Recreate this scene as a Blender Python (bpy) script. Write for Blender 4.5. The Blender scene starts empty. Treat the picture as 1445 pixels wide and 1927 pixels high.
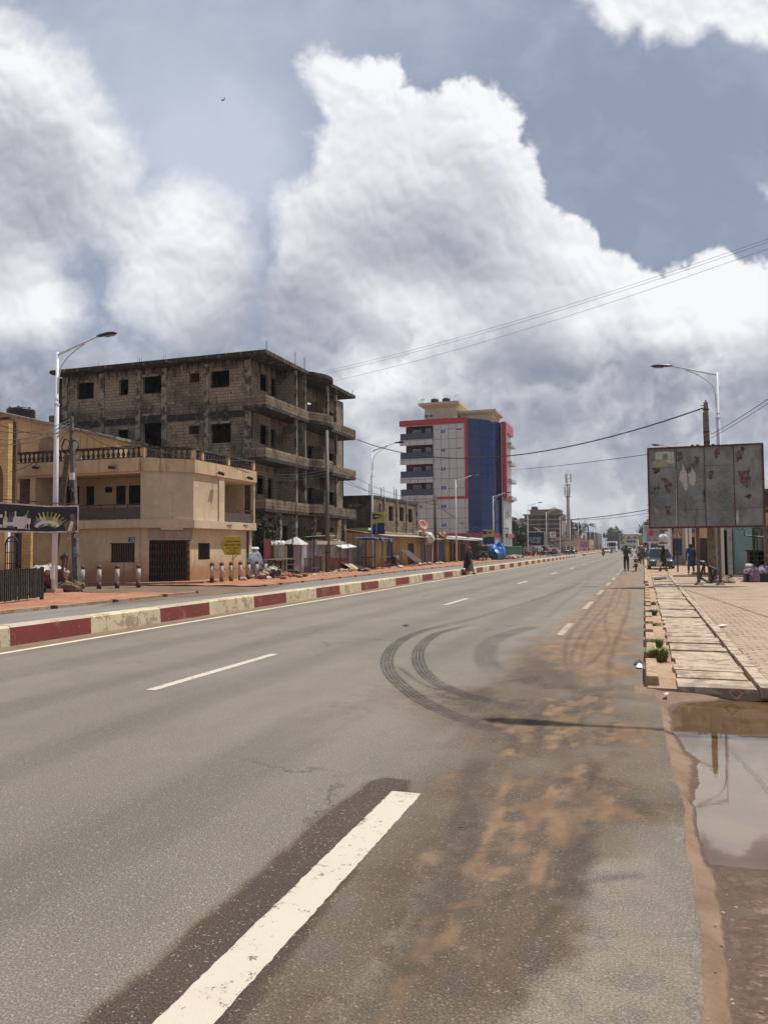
import bpy, bmesh, math, random
import numpy as np
from mathutils import Vector, Matrix
random.seed(7); rng = np.random.default_rng(5)
SC = bpy.context.scene
COL = SC.collection
R_ = math.radians

# ------------------------------------------------------------ camera
FPX, CX, CY, CH = 1447.0, 722.5, 963.5, 1.7
_th, _ph, _ro = R_(18.654), R_(2.687), R_(0.4)
_F = Vector((-math.sin(_th)*math.cos(_ph), math.cos(_th)*math.cos(_ph), math.sin(_ph)))
_R0 = Vector((math.cos(_th), math.sin(_th), 0)); _U0 = _R0.cross(_F)
_R = _R0*math.cos(_ro) - _U0*math.sin(_ro); _U = _R0*math.sin(_ro) + _U0*math.cos(_ro)
cam = bpy.data.cameras.new('camera'); camo = bpy.data.objects.new('camera', cam); COL.objects.link(camo)
cam.sensor_fit = 'VERTICAL'; cam.sensor_height = 36; cam.lens = FPX/1927*36; cam.clip_end = 9000; cam.clip_start = .05
m3 = Matrix((_R, _U, -_F)).transposed(); camo.matrix_world = Matrix.Translation((0, 0, CH)) @ m3.to_4x4()
SC.camera = camo
# measuring helpers: where a sight line meets the ground or an upright plane of the street
def ray(x, y): return _F + _R*((x-CX)/FPX) - _U*((y-CY)/FPX)
def G(x, y, z=0.0):
 d = ray(x, y); t = (z-CH)/d.z; return (d.x*t, d.y*t)
def onX(x, y, X):
 d = ray(x, y); t = X/d.x; return (X, d.y*t, d.z*t+CH)
def onY(x, y, Y):
 d = ray(x, y); t = Y/d.y; return (d.x*t, Y, d.z*t+CH)

# ------------------------------------------------------------ render look
vs = SC.view_settings; vs.view_transform = 'Standard'; vs.look = 'None'; vs.exposure = 0.25; vs.gamma = 1
SC.render.engine = 'CYCLES'
SUNV = Vector((0.30, 0.33, 1.0)).normalized()
EL = math.asin(SUNV.z); AZ = math.atan2(SUNV.x, SUNV.y)
sun = bpy.data.lights.new('sun', 'SUN'); sun.energy = 4.3; sun.angle = R_(0.6); sun.color = (1, .95, .87)
suno = bpy.data.objects.new('sun', sun); COL.objects.link(suno)
suno.rotation_euler = (-SUNV).to_track_quat('-Z', 'Y').to_euler()

# ------------------------------------------------------------ node helpers
class NT:
 def __init__(s, tree): s.t = tree; s.n = tree.nodes; s.l = tree.links
 def new(s, typ, **kw):
  n = s.n.new(typ)
  for k, v in kw.items(): setattr(n, k, v)
  return n
 def put(s, sock, v):
  if isinstance(v, bpy.types.NodeSocket): s.l.new(v, sock)
  elif v is not None:
   if sock.type == 'RGBA' and len(v) == 3: v = (*v, 1)
   sock.default_value = v
 def m(s, op, a, b=None, c=None, clamp=False):
  n = s.new('ShaderNodeMath', operation=op, use_clamp=clamp)
  for i, v in enumerate((a, b, c)):
   if v is not None: s.put(n.inputs[i], v)
  return n.outputs[0]
 def v(s, op, a, b=None, c=None, out=0):
  n = s.new('ShaderNodeVectorMath', operation=op)
  for i, x in enumerate((a, b, c)):
   if x is not None: s.put(n.inputs[i], x)
  return n.outputs['Value'] if op in ('LENGTH', 'DOT_PRODUCT', 'DISTANCE') else n.outputs[0]
 def mix(s, f, a, b, blend='MIX'):
  n = s.new('ShaderNodeMix', data_type='RGBA', blend_type=blend)
  s.put(n.inputs[0], f); s.put(n.inputs[6], a); s.put(n.inputs[7], b); return n.outputs[2]
 def noise(s, vec, scale, detail=4, rough=.55, dist=0.0, out=0, lac=2.0):
  n = s.new('ShaderNodeTexNoise'); s.put(n.inputs['Vector'], vec)
  n.inputs['Scale'].default_value = scale; n.inputs['Detail'].default_value = detail
  n.inputs['Roughness'].default_value = rough; n.inputs['Distortion'].default_value = dist
  n.inputs['Lacunarity'].default_value = lac
  return n.outputs[out]
 def vor(s, vec, scale, feature='F1', out=0, detail=0, rnd=1.0, rough=.5):
  n = s.new('ShaderNodeTexVoronoi', feature=feature); s.put(n.inputs['Vector'], vec)
  n.inputs['Scale'].default_value = scale
  if 'Detail' in n.inputs: n.inputs['Detail'].default_value = detail; n.inputs['Roughness'].default_value = rough
  n.inputs['Randomness'].default_value = rnd
  return n.outputs[out]
 def ss(s, x, lo, hi, a=0.0, b=1.0):
  n = s.new('ShaderNodeMapRange', interpolation_type='SMOOTHSTEP')
  s.put(n.inputs[0], x); s.put(n.inputs[1], lo); s.put(n.inputs[2], hi); s.put(n.inputs[3], a); s.put(n.inputs[4], b)
  return n.outputs[0]
 def lin(s, x, lo, hi, a=0.0, b=1.0):
  n = s.new('ShaderNodeMapRange'); n.clamp = True
  s.put(n.inputs[0], x); s.put(n.inputs[1], lo); s.put(n.inputs[2], hi); s.put(n.inputs[3], a); s.put(n.inputs[4], b)
  return n.outputs[0]
 def sep(s, v):
  n = s.new('ShaderNodeSeparateXYZ'); s.put(n.inputs[0], v); return n.outputs
 def comb(s, x, y, z):
  n = s.new('ShaderNodeCombineXYZ')
  for i, v in enumerate((x, y, z)): s.put(n.inputs[i], v)
  return n.outputs[0]

# ------------------------------------------------------------ sky with clouds
# ---- clouds: worked out in numpy as brightness and cover for each direction of the sky
_tab = {}
def vnoise(x, y, seed):
 """gradient noise on a lattice, about -1..1"""
 if seed not in _tab:
  g = np.random.default_rng(seed).uniform(0, 2*np.pi, (256, 256)); _tab[seed] = (np.cos(g).astype('f4'), np.sin(g).astype('f4'))
 gx, gy = _tab[seed]
 xi = np.floor(x).astype('i4'); yi = np.floor(y).astype('i4'); xf = (x-xi).astype('f4'); yf = (y-yi).astype('f4')
 u = xf*xf*xf*(xf*(xf*6-15)+10); v = yf*yf*yf*(yf*(yf*6-15)+10)
 def d(i, j):
  a = (xi+i) & 255; b = (yi+j) & 255
  return gx[b, a]*(xf-i)+gy[b, a]*(yf-j)
 return ((d(0, 0)*(1-u)+d(1, 0)*u)*(1-v)+(d(0, 1)*(1-u)+d(1, 1)*u)*v)*1.5
def fbm(x, y, sc, n, seed, gain=.5, billow=False):
 s = 0; a = 1.0; t = 0; k = 1.0/sc
 for i in range(n):
  an = .6+i*1.1+seed*.37; ca, sa = math.cos(an)*k, math.sin(an)*k
  v = vnoise(x*ca-y*sa+i*17.3, x*sa+y*ca+i*9.1, seed+i)
  s = s+a*((np.abs(v)*2.2-.6) if billow else v); t += a; a *= gain; k *= 2.03
 return s/t
def polysd(px, py, P):
 """signed distance to an outline, positive inside"""
 P = np.array(P, 'f4'); d = np.full(px.shape, 1e9, 'f4'); ins = np.zeros(px.shape, bool)
 for i in range(len(P)):
  ax, ay = P[i]; bx, by = P[(i+1) % len(P)]
  ex, ey = bx-ax, by-ay
  wx, wy = px-ax, py-ay
  h = np.clip((wx*ex+wy*ey)/(ex*ex+ey*ey+1e-9), 0, 1)
  d = np.minimum(d, (wx-ex*h)**2+(wy-ey*h)**2)
  c = (ay > py) != (by > py)
  ins ^= c & (px < ex*(py-ay)/(ey if ey else 1e-9)+ax)
 d = np.sqrt(d); return np.where(ins, d, -d)
def sst(x, a, b): t = np.clip((x-a)/(b-a), 0, 1); return t*t*(3-2*t)
CUM = [(548,108),(572,90),(622,80),(660,100),(700,104),(738,90),(765,114),(775,152),(800,168),(838,148),(880,144),(925,148),(950,172),(985,192),(998,217),(990,255),(1008,290),(1030,330),(1036,368),(1070,392),(1095,404),(1112,432),(1140,462),(1185,482),(1215,504),(1260,506),(1310,474),(1345,464),(1400,487),(1445,492),(1700,500),(1700,760),(1300,800),(1000,800),(600,760),(500,700),(470,560),(500,480),(512,410),(506,365),(560,335),(588,300),(572,262),(602,235),(588,200),(560,165)]
LEFT = [(-400,-60),(20,0),(80,62),(150,108),(198,168),(213,215),(243,255),(272,300),(262,348),(300,345),(345,327),(395,347),(440,374),(472,402),(508,470),(490,560),(480,700),(330,700),(270,640),(200,580),(205,500),(160,470),(120,520),(180,600),(140,680),(-400,700)]
CORN = [(1050,-20),(1108,8),(1122,50),(1160,76),(1195,62),(1215,95),(1250,72),(1300,82),(1350,58),(1400,82),(1445,95),(1600,110),(1600,-90),(1040,-90)]
BIT = [(1430,350),(1445,343),(1500,345),(1500,380),(1440,376)]
SPOT = [  # x, y, rx, ry, gain : lit and shaded parts of the cloud
 (640,150,130,90,.05),(640,110,90,40,.05),(730,130,60,50,.05),(950,210,80,60,.06),(880,170,120,50,.04),(760,270,200,150,.03),(1000,330,60,110,.06),(1090,440,90,70,.08),(900,330,110,90,-.04),
 (800,465,200,80,-.16),(900,400,170,70,-.05),(700,430,120,60,-.04),(960,520,220,70,-.05),(560,610,260,110,-.20),(480,560,120,80,-.06),(1180,560,180,70,.04),
 (715,560,95,60,.22),(770,610,80,50,.12),(850,600,80,50,.04),(1105,640,50,60,.26),(1060,600,120,70,.03),(1320,540,170,80,.12),(1290,620,110,60,.14),(1400,640,110,70,.08),(1180,690,130,70,-.14),
 (1240,700,80,50,-.08),(740,700,120,60,.20),(680,690,80,50,.10),(950,720,200,80,-.10),(430,690,240,70,-.10),(560,700,90,60,-.05),(320,640,120,40,.06),(200,640,80,60,-.04),
 (60,120,130,90,.06),(190,250,70,90,.06),(60,330,160,110,-.12),(20,250,120,90,-.08),(100,420,120,80,-.16),(30,510,130,80,-.06),(200,420,90,60,-.03),(360,370,110,70,.06),(400,430,100,60,.03),(350,480,90,60,.02),
 (360,560,75,50,.12),(120,550,120,50,.14),(50,600,100,40,.13),(40,690,160,80,-.16),(120,750,200,70,-.16),(60,780,150,60,-.05),(450,530,90,80,-.04),
 (985,935,75,38,.42),(960,915,40,30,.15),(1030,905,110,50,-.14),(860,900,130,50,-.03),(1000,800,420,60,-.05),(720,740,200,50,.04),(1330,730,180,60,-.02),(1250,780,240,60,-.06),(900,790,150,60,-.08),
 (1100,860,200,60,-.07),(1380,560,120,90,.03),(1240,40,220,60,.06),(1400,80,110,50,.03),(1150,960,260,60,.03),(700,860,60,80,.0),(600,540,120,60,-.05),(620,340,90,60,-.02)]
def clouds(x, y):
 x = x.astype('f4'); y = y.astype('f4')
 wx = fbm(x, y, 150, 4, 11); wy = fbm(x, y, 150, 4, 31)
 X1 = x+wx*16; Y1 = y+wy*16
 bil = fbm(X1, Y1, 95, 6, 51, .55, True); bil2 = fbm(X1*1.0, Y1, 40, 5, 71, .58, True); fine = fbm(x, y, 60, 7, 91, .62)
 wisp = fbm(x+wx*50, y*1.15+wy*50, 170, 8, 131, .60)
 sd = polysd(X1, Y1, CUM)+bil*22+bil2*10+fine*7
 sl = polysd(X1, Y1, LEFT)+bil*22+wisp*26+fine*10
 sk = np.maximum(polysd(X1, Y1, CORN), polysd(X1, Y1, BIT)-2)+bil*16+wisp*16+fine*9
 soft = 1-sst(x, 560, 700)*1.0  # left flank of the tower is ragged
 sd = sd+wisp*22*soft
 mC = sst(sd, -4-8*soft, 16+22*soft); mL = sst(sl, -30, 60); mK = sst(sk, -8, 34)
 floor_ = sst(y+wisp*95+bil*26, 585, 720)
 mask = np.maximum(np.maximum(mC, mL), np.maximum(mK, floor_*.96))
 d = np.maximum(np.maximum(sd, sl*.8), sk)
 # relief: thin forward-lit edges are bright, folds and undersides grey
 def hg(u, v): return fbm(u, v, 130, 3, 51, .5, True)*.8+fbm(u, v, 300, 2, 151)*1.2+fbm(u, v, 48, 3, 71, .5, True)*.11
 rel = np.clip((hg(X1, Y1)-hg(X1+5, Y1-12))*1.3, -.5, .5)
 low = sst(y, 540, 740)
 B = .935-.055*sst(d, 10, 120)-.05*sst(d, 60, 260)-.185*low
 B = B+rel*(.125-.045*low)+wisp*(.03+.05*low)+fine*.035
 # heaps within the grey: each with a pale rim above and a darker belly
 for (sc_, se, am) in ((260, 171, .20), (110, 191, .08)):
  n_ = fbm(x+wx*40, y*1.25+wy*40, sc_, 5, se, .5)+.12*fbm(X1, Y1, 40, 4, 71, .55, True)
  rim = sst(n_, -.16, .16)*(1-.9*sst(n_, .10, .6))
  B = B+am*(rim-.5)*(.10+.90*low)
 for (cx_, cy_, rx, ry, k) in SPOT:
  q = ((X1+wx*14-cx_)/rx)**2+((Y1+wy*14-cy_)/ry)**2
  B = B+k*np.exp(-q*1.1)*(1+.5*wisp)
 B = np.clip(B, .25, 1.0)
 # blue gap: veil strength
 veil = .22*sst(wisp, -.25, .5)+.66*np.exp(-(((x-420)/210)**2+((y-300)/170)**2))+.58*np.exp(-(((x-270)/300)**2+((y-90)/260)**2))+.30*np.exp(-(((x-760)/260)**2+((y-20)/110)**2))+.18*np.exp(-(((x-480)/120)**2+((y-330)/120)**2))
 veil = veil-.10*np.exp(-(((x-1250)/260)**2+((y-330)/200)**2))+fine*.05
 veil = np.clip(veil, 0, 1)
 # tone of cloud, display values, cool in shade
 k = [.25, .45, .62, .75, .86, 1.0]
 r = np.interp(B, k, [.40, .54, .675, .78, .88, .995]); g = np.interp(B, k, [.43, .565, .69, .79, .888, .995]); b = np.interp(B, k, [.50, .625, .735, .82, .91, 1.0])
 hz = sst(y, 760, 1010);
 r = r*(1-.25*hz)+.64*.25*hz; g = g*(1-.25*hz)+.68*.25*hz; b = b*(1-.25*hz)+.73*.25*hz
 lin = lambda c: np.where(c < .04, c/12.92, ((c+.055)/1.055)**2.4)
 cr, cg, cb = lin(r), lin(g), lin(b)
 # veil is part of the same layer: pale, half clear
 vr, vg, vb = lin(.80), lin(.83), lin(.89)
 a = mask+(1-mask)*veil*.9
 w = mask/np.maximum(a, 1e-4)
 return cr*w+vr*(1-w), cg*w+vg*(1-w), cb*w+vb*(1-w), a

def build_sky():
 W = bpy.data.worlds.new('World'); SC.world = W; W.use_nodes = True
 NW, NH = 6144, 3072
 img = bpy.data.images.new('cloud_layer', NW, NH, alpha=False)
 buf = np.zeros((NH, NW, 4), 'f4')
 # whole sky, coarse: broken cloud all round
 k = 8; ys, xs = np.mgrid[0:NH//k, 0:NW//k].astype('f4')
 az = (xs+.5)/(NW/k)*2*np.pi; el = ((ys+.5)/(NH/k)-.5)*np.pi
 elc = np.clip(el, 0, 1.45); me = np.log(np.tan(np.pi/4+elc/2))
 n_ = fbm(az*1447, me*1447, 900, 6, 301, .55); b_ = fbm(az*1447, me*1447, 300, 4, 321, .5, True)
 a_ = sst(n_+b_*.2, -.12, .22); t_ = np.clip(.80-.25*n_+.1*b_, .3, .95)
 co = np.stack([t_**2.2*.97, t_**2.2*.98, t_**2.2*1.03, a_], -1)
 buf[:] = np.repeat(np.repeat(co, k, 0), k, 1)
 # the part over the street, fine
 vaz = math.atan2(-_F.x, _F.y)   # heading left of +Y
 u0 = int(NW*(.5-(math.pi/2+vaz+R_(42))/(2*math.pi))); u1 = int(NW*(.5-(math.pi/2+vaz-R_(42))/(2*math.pi)))
 v0 = int(NH*(.5-R_(4)/math.pi)); v1 = int(NH*(.5+R_(48)/math.pi))
 ys, xs = np.mgrid[v0:v1, u0:u1].astype('f4')
 ph = -((xs+.5)/NW-.5)*2*np.pi; el = ((ys+.5)/NH-.5)*np.pi
 dx, dy, dz = np.cos(ph)*np.cos(el), np.sin(ph)*np.cos(el), np.sin(el)
 c = np.maximum(dx*_F.x+dy*_F.y+dz*_F.z, .2)
 px = CX+FPX*(dx*_R.x+dy*_R.y+dz*_R.z)/c; py = CY-FPX*(dx*_U.x+dy*_U.y+dz*_U.z)/c
 r, g, b, a = clouds(px, py)
 m = np.minimum(np.minimum(sst(xs, u0, u0+120), sst(-xs, -u1, -u1+120)), sst(-ys, -v1, -v1+100))[..., None]
 buf[v0:v1, u0:u1] = np.stack([r, g, b, a], -1)*m+buf[v0:v1, u0:u1]*(1-m)
 base_ = np.array([.285, .332, .445], 'f4')
 buf[..., :3] = buf[..., :3]*buf[..., 3:]+base_*(1-buf[..., 3:]); buf[..., 3] = 1
 buf[..., :3] = np.where(buf[..., :3] < .0031, buf[..., :3]*12.92, 1.055*np.maximum(buf[..., :3], 1e-5)**(1/2.4)-.055)
 img.pixels.foreach_set(buf.ravel()); img.update(); img.pack()
 W.node_tree.nodes.clear(); t = NT(W.node_tree)
 env = t.new('ShaderNodeTexEnvironment'); env.image = img
 sky = t.new('ShaderNodeTexSky', sky_type='NISHITA'); sky.sun_disc = False
 sky.sun_elevation = EL; sky.sun_rotation = AZ; sky.dust_density = 2.0
 sc = t.new('ShaderNodeVectorMath', operation='SCALE'); t.put(sc.inputs[0], sky.outputs[0]); sc.inputs['Scale'].default_value = .09
 col = t.mix(.06, env.outputs['Color'], sc.outputs[0])
 bg = t.new('ShaderNodeBackground'); t.put(bg.inputs[0], col); bg.inputs[1].default_value = .85
 o = t.new('ShaderNodeOutputWorld'); t.l.new(bg.outputs[0], o.inputs[0])
build_sky()

# ============================================================ mesh building
class MB:
 def __init__(s): s.v = []; s.f = []; s.mi = []
 def add(s, vs_, fs, mi=0):
  o = len(s.v); s.v += [tuple(v) for v in vs_]; s.f += [tuple(i+o for i in f) for f in fs]; s.mi += [mi]*len(fs); return s
 def box(s, x0, x1, y0, y1, z0, z1, mi=0):
  if x0 > x1: x0, x1 = x1, x0
  if y0 > y1: y0, y1 = y1, y0
  if z0 > z1: z0, z1 = z1, z0
  return s.add([(x0,y0,z0),(x1,y0,z0),(x1,y1,z0),(x0,y1,z0),(x0,y0,z1),(x1,y0,z1),(x1,y1,z1),(x0,y1,z1)],
      [(0,3,2,1),(4,5,6,7),(0,1,5,4),(1,2,6,5),(2,3,7,6),(3,0,4,7)], mi)
 def obox(s, c, size, rz=0, rx=0, ry=0, mi=0, taper=1.0):
  M = Matrix.Translation(c) @ Matrix.Rotation(rz, 4, 'Z') @ Matrix.Rotation(ry, 4, 'Y') @ Matrix.Rotation(rx, 4, 'X')
  a, b, d = size[0]/2, size[1]/2, size[2]/2; t = taper
  P = [(-a,-b,-d),(a,-b,-d),(a,b,-d),(-a,b,-d),(-a*t,-b*t,d),(a*t,-b*t,d),(a*t,b*t,d),(-a*t,b*t,d)]
  return s.add([M @ Vector(p) for p in P], [(0,3,2,1),(4,5,6,7),(0,1,5,4),(1,2,6,5),(2,3,7,6),(3,0,4,7)], mi)
 def quad(s, a, b, c, d, mi=0): return s.add([a,b,c,d], [(0,1,2,3)], mi)
 def tube(s, pts, r, n=8, mi=0, cap=True):
  pts = [Vector(p) for p in pts]; rs = r if isinstance(r, (list, tuple)) else [r]*len(pts)
  o = len(s.v); ref = None
  for i, p in enumerate(pts):
   d = (pts[min(i+1, len(pts)-1)]-pts[max(i-1, 0)])
   d = d.normalized() if d.length > 1e-9 else Vector((0,0,1))
   if ref is None:
    ref = Vector((1,0,0)) if abs(d.x) < .9 else Vector((0,1,0))
   u = (ref-d*ref.dot(d)).normalized(); w = d.cross(u); ref = u
   for k in range(n):
    a = 2*math.pi*k/n; q = p+(u*math.cos(a)+w*math.sin(a))*rs[i]; s.v.append(tuple(q))
  for i in range(len(pts)-1):
   for k in range(n):
    a = o+i*n+k; b = o+i*n+(k+1) % n
    s.f.append((a, b, b+n, a+n)); s.mi.append(mi)
  if cap:
   s.f.append(tuple(o+k for k in range(n))[::-1]); s.mi.append(mi)
   s.f.append(tuple(o+(len(pts)-1)*n+k for k in range(n))); s.mi.append(mi)
  return s
 def lathe(s, prof, c=(0,0,0), n=12, mi=0, rx=0, ry=0):
  M = Matrix.Translation(c) @ Matrix.Rotation(ry, 4, 'Y') @ Matrix.Rotation(rx, 4, 'X')
  o = len(s.v)
  for (r, z) in prof:
   for k in range(n):
    a = 2*math.pi*k/n; s.v.append(tuple(M @ Vector((r*math.cos(a), r*math.sin(a), z))))
  for i in range(len(prof)-1):
   for k in range(n):
    a = o+i*n+k; b = o+i*n+(k+1) % n; s.f.append((a, b, b+n, a+n)); s.mi.append(mi)
  s.f.append(tuple(o+k for k in range(n))[::-1]); s.mi.append(mi)
  s.f.append(tuple(o+(len(prof)-1)*n+k for k in range(n))); s.mi.append(mi)
  return s
 def ell(s, c, r, n=12, m=8, mi=0, M=None, jit=0):
  c = Vector(c); o = len(s.v); r = r if isinstance(r, (tuple, list)) else (r, r, r)
  for i in range(m+1):
   th = math.pi*i/m
   for k in range(n):
    a = 2*math.pi*k/n; j = 1+random.uniform(-jit, jit)
    q = Vector((math.sin(th)*math.cos(a)*r[0]*j, math.sin(th)*math.sin(a)*r[1]*j, math.cos(th)*r[2]*j))
    if M is not None: q = M @ q
    s.v.append(tuple(c+q))
  for i in range(m):
   for k in range(n):
    a = o+i*n+k; b = o+i*n+(k+1) % n; s.f.append((a, a+n, b+n, b)); s.mi.append(mi)
  return s
 def prism(s, poly, z0, z1, mi=0, axis='z', side=None):
  """poly 2d outline; axis z: (x,y); axis y: (x,z) extruded y; axis x: (y,z) extruded x"""
  n = len(poly)
  def P(p, w): return (p[0], p[1], w) if axis == 'z' else ((p[0], w, p[1]) if axis == 'y' else (w, p[0], p[1]))
  vs_ = [P(p, z0) for p in poly]+[P(p, z1) for p in poly]
  fs = [tuple(range(n))[::-1], tuple(range(n, 2*n))]+[(i, (i+1) % n, (i+1) % n+n, i+n) for i in range(n)]
  s.add(vs_, fs, mi)
  if side is not None:
   for q in range(n): s.mi[-1-q] = side
  return s
 def wall(s, axis, w, t, u0, u1, z0, z1, holes=(), mi=0):
  """upright wall with openings. axis 'y': faces -Y at y=w (t behind it), u is x. axis 'x': faces +X at x=w, u is y."""
  us = sorted({u0, u1} | {min(max(a, u0), u1) for h in holes for a in h[:2]})
  zs = sorted({z0, z1} | {min(max(a, z0), z1) for h in holes for a in h[2:4]})
  def solid(i, j):
   if i < 0 or j < 0 or i >= len(us)-1 or j >= len(zs)-1: return False
   cu, cz = (us[i]+us[i+1])/2, (zs[j]+zs[j+1])/2
   return not any(h[0] < cu < h[1] and h[2] < cz < h[3] for h in holes)
  def P(u, z, k): return (u, w+(t if k else 0), z) if axis == 'y' else (w-(t if k else 0), u, z)
  for i in range(len(us)-1):
   for j in range(len(zs)-1):
    if not solid(i, j): continue
    a, b, c, d = us[i], us[i+1], zs[j], zs[j+1]
    s.add([P(a,c,0),P(b,c,0),P(b,d,0),P(a,d,0)], [(0,1,2,3)], mi)
    s.add([P(a,c,1),P(b,c,1),P(b,d,1),P(a,d,1)], [(3,2,1,0)], mi)
    if not solid(i-1, j): s.add([P(a,c,0),P(a,d,0),P(a,d,1),P(a,c,1)], [(0,1,2,3)], mi)
    if not solid(i+1, j): s.add([P(b,c,0),P(b,d,0),P(b,d,1),P(b,c,1)], [(3,2,1,0)], mi)
    if not solid(i, j-1): s.add([P(a,c,0),P(b,c,0),P(b,c,1),P(a,c,1)], [(3,2,1,0)], mi)
    if not solid(i, j+1): s.add([P(a,d,0),P(b,d,0),P(b,d,1),P(a,d,1)], [(0,1,2,3)], mi)
  return s
 def build(s, name, mats, parent=None, smooth=False, loc=None, world=False, bevel=0):
  me = bpy.data.meshes.new(name)
  off = Vector(loc) if loc is not None else (Vector(parent.location) if (world and parent is not None) else Vector((0,0,0)))
  if world and parent is not None and parent.parent is not None: off += Vector(parent.parent.location)
  vs_ = [tuple(Vector(v)-off) for v in s.v]
  me.from_pydata(vs_, [], s.f)
  for m in (mats if isinstance(mats, (list, tuple)) else [mats]): me.materials.append(m)
  me.polygons.foreach_set('material_index', s.mi)
  if smooth: me.polygons.foreach_set('use_smooth', [True]*len(me.polygons))
  bm = bmesh.new(); bm.from_mesh(me)
  if bevel: bmesh.ops.remove_doubles(bm, verts=bm.verts, dist=1e-4)
  bmesh.ops.recalc_face_normals(bm, faces=bm.faces)
  bm.to_mesh(me); bm.free()
  box_uv(me, off)
  o = bpy.data.objects.new(name, me); COL.objects.link(o)
  if loc is not None: o.location = loc
  if parent is not None: o.parent = parent
  if bevel:
   b = o.modifiers.new('bevel', 'BEVEL'); b.width = bevel; b.segments = 2; b.limit_method = 'ANGLE'; b.angle_limit = R_(40)
  return o
def box_uv(me, off=Vector((0,0,0))):
 n = len(me.loops)
 if not n: return
 uv = me.uv_layers.new(name='UVMap')
 co = np.empty(len(me.vertices)*3, 'f4'); me.vertices.foreach_get('co', co); co = co.reshape(-1, 3)+np.array(off, 'f4')
 li = np.empty(n, 'i4'); me.loops.foreach_get('vertex_index', li)
 nr = np.empty(len(me.polygons)*3, 'f4'); me.polygons.foreach_get('normal', nr); nr = np.abs(nr.reshape(-1, 3))
 tot = np.empty(len(me.polygons), 'i4'); me.polygons.foreach_get('loop_total', tot)
 ax = np.repeat(nr.argmax(1), tot); p = co[li]
 out = np.empty((n, 2), 'f4')
 out[:, 0] = np.where(ax == 0, p[:, 1], p[:, 0]); out[:, 1] = np.where(ax == 2, p[:, 1], p[:, 2])
 uv.data.foreach_set('uv', out.ravel())

def thing(name, label, cat, loc=(0,0,0), rz=0, group=None):
 o = bpy.data.objects.new(name, None); o.empty_display_size = .2; COL.objects.link(o)
 o.location = loc; o.rotation_euler = (0, 0, rz); return tag(o, label, cat, group)
def wboxes(name, mats, par, boxes):
 for q in boxes: mb = MB(); mb.box(*q); mb.build(name, mats, par, world=True)
def tag(o, label, cat, group=None):
 o['label'] = label; o['category'] = cat
 if group: o['group'] = group
 return o
def struct(o, kind='structure'):
 o['kind'] = kind; return o
def dup(root, loc=None, rz=None, label=None, scale=None):
 def cp(o, par):
  c = o.copy(); COL.objects.link(c)
  if par is not None: c.parent = par
  for ch in list(o.children): cp(ch, c)
  return c
 r = cp(root, None)
 if loc is not None: r.location = loc
 if rz is not None: r.rotation_euler = (0, 0, rz)
 if label: r['label'] = label
 if scale: r.scale = (scale,)*3
 return r
def text_mesh(txt, size, mats, name, parent, M, ext=.002, align='CENTER', spacing=1.0, sx=1.0):
 cu = bpy.data.curves.new('t', 'FONT'); cu.body = txt; cu.size = size; cu.extrude = ext; cu.align_x = align; cu.align_y = 'CENTER'
 cu.space_line = spacing; cu.resolution_u = 3; cu.offset = size*.012
 o = bpy.data.objects.new('t', cu); COL.objects.link(o)
 dg = bpy.context.evaluated_depsgraph_get(); me = bpy.data.meshes.new_from_object(o.evaluated_get(dg))
 bpy.data.objects.remove(o); me.name = name
 me.transform(Matrix.Diagonal((sx, 1, 1, 1))); me.transform(M)
 me.materials.clear(); me.materials.append(mats)
 ob = bpy.data.objects.new(name, me); COL.objects.link(ob); ob.parent = parent
 return ob
FACE_Y = Matrix.Rotation(R_(90), 4, 'X')                 # lettering read from -Y
FACE_X = Matrix.Rotation(R_(90), 4, 'Z') @ Matrix.Rotation(R_(90), 4, 'X')   # lettering read from +X
def at_(x, y, z, F=FACE_Y): return Matrix.Translation((x, y, z)) @ F

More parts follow.
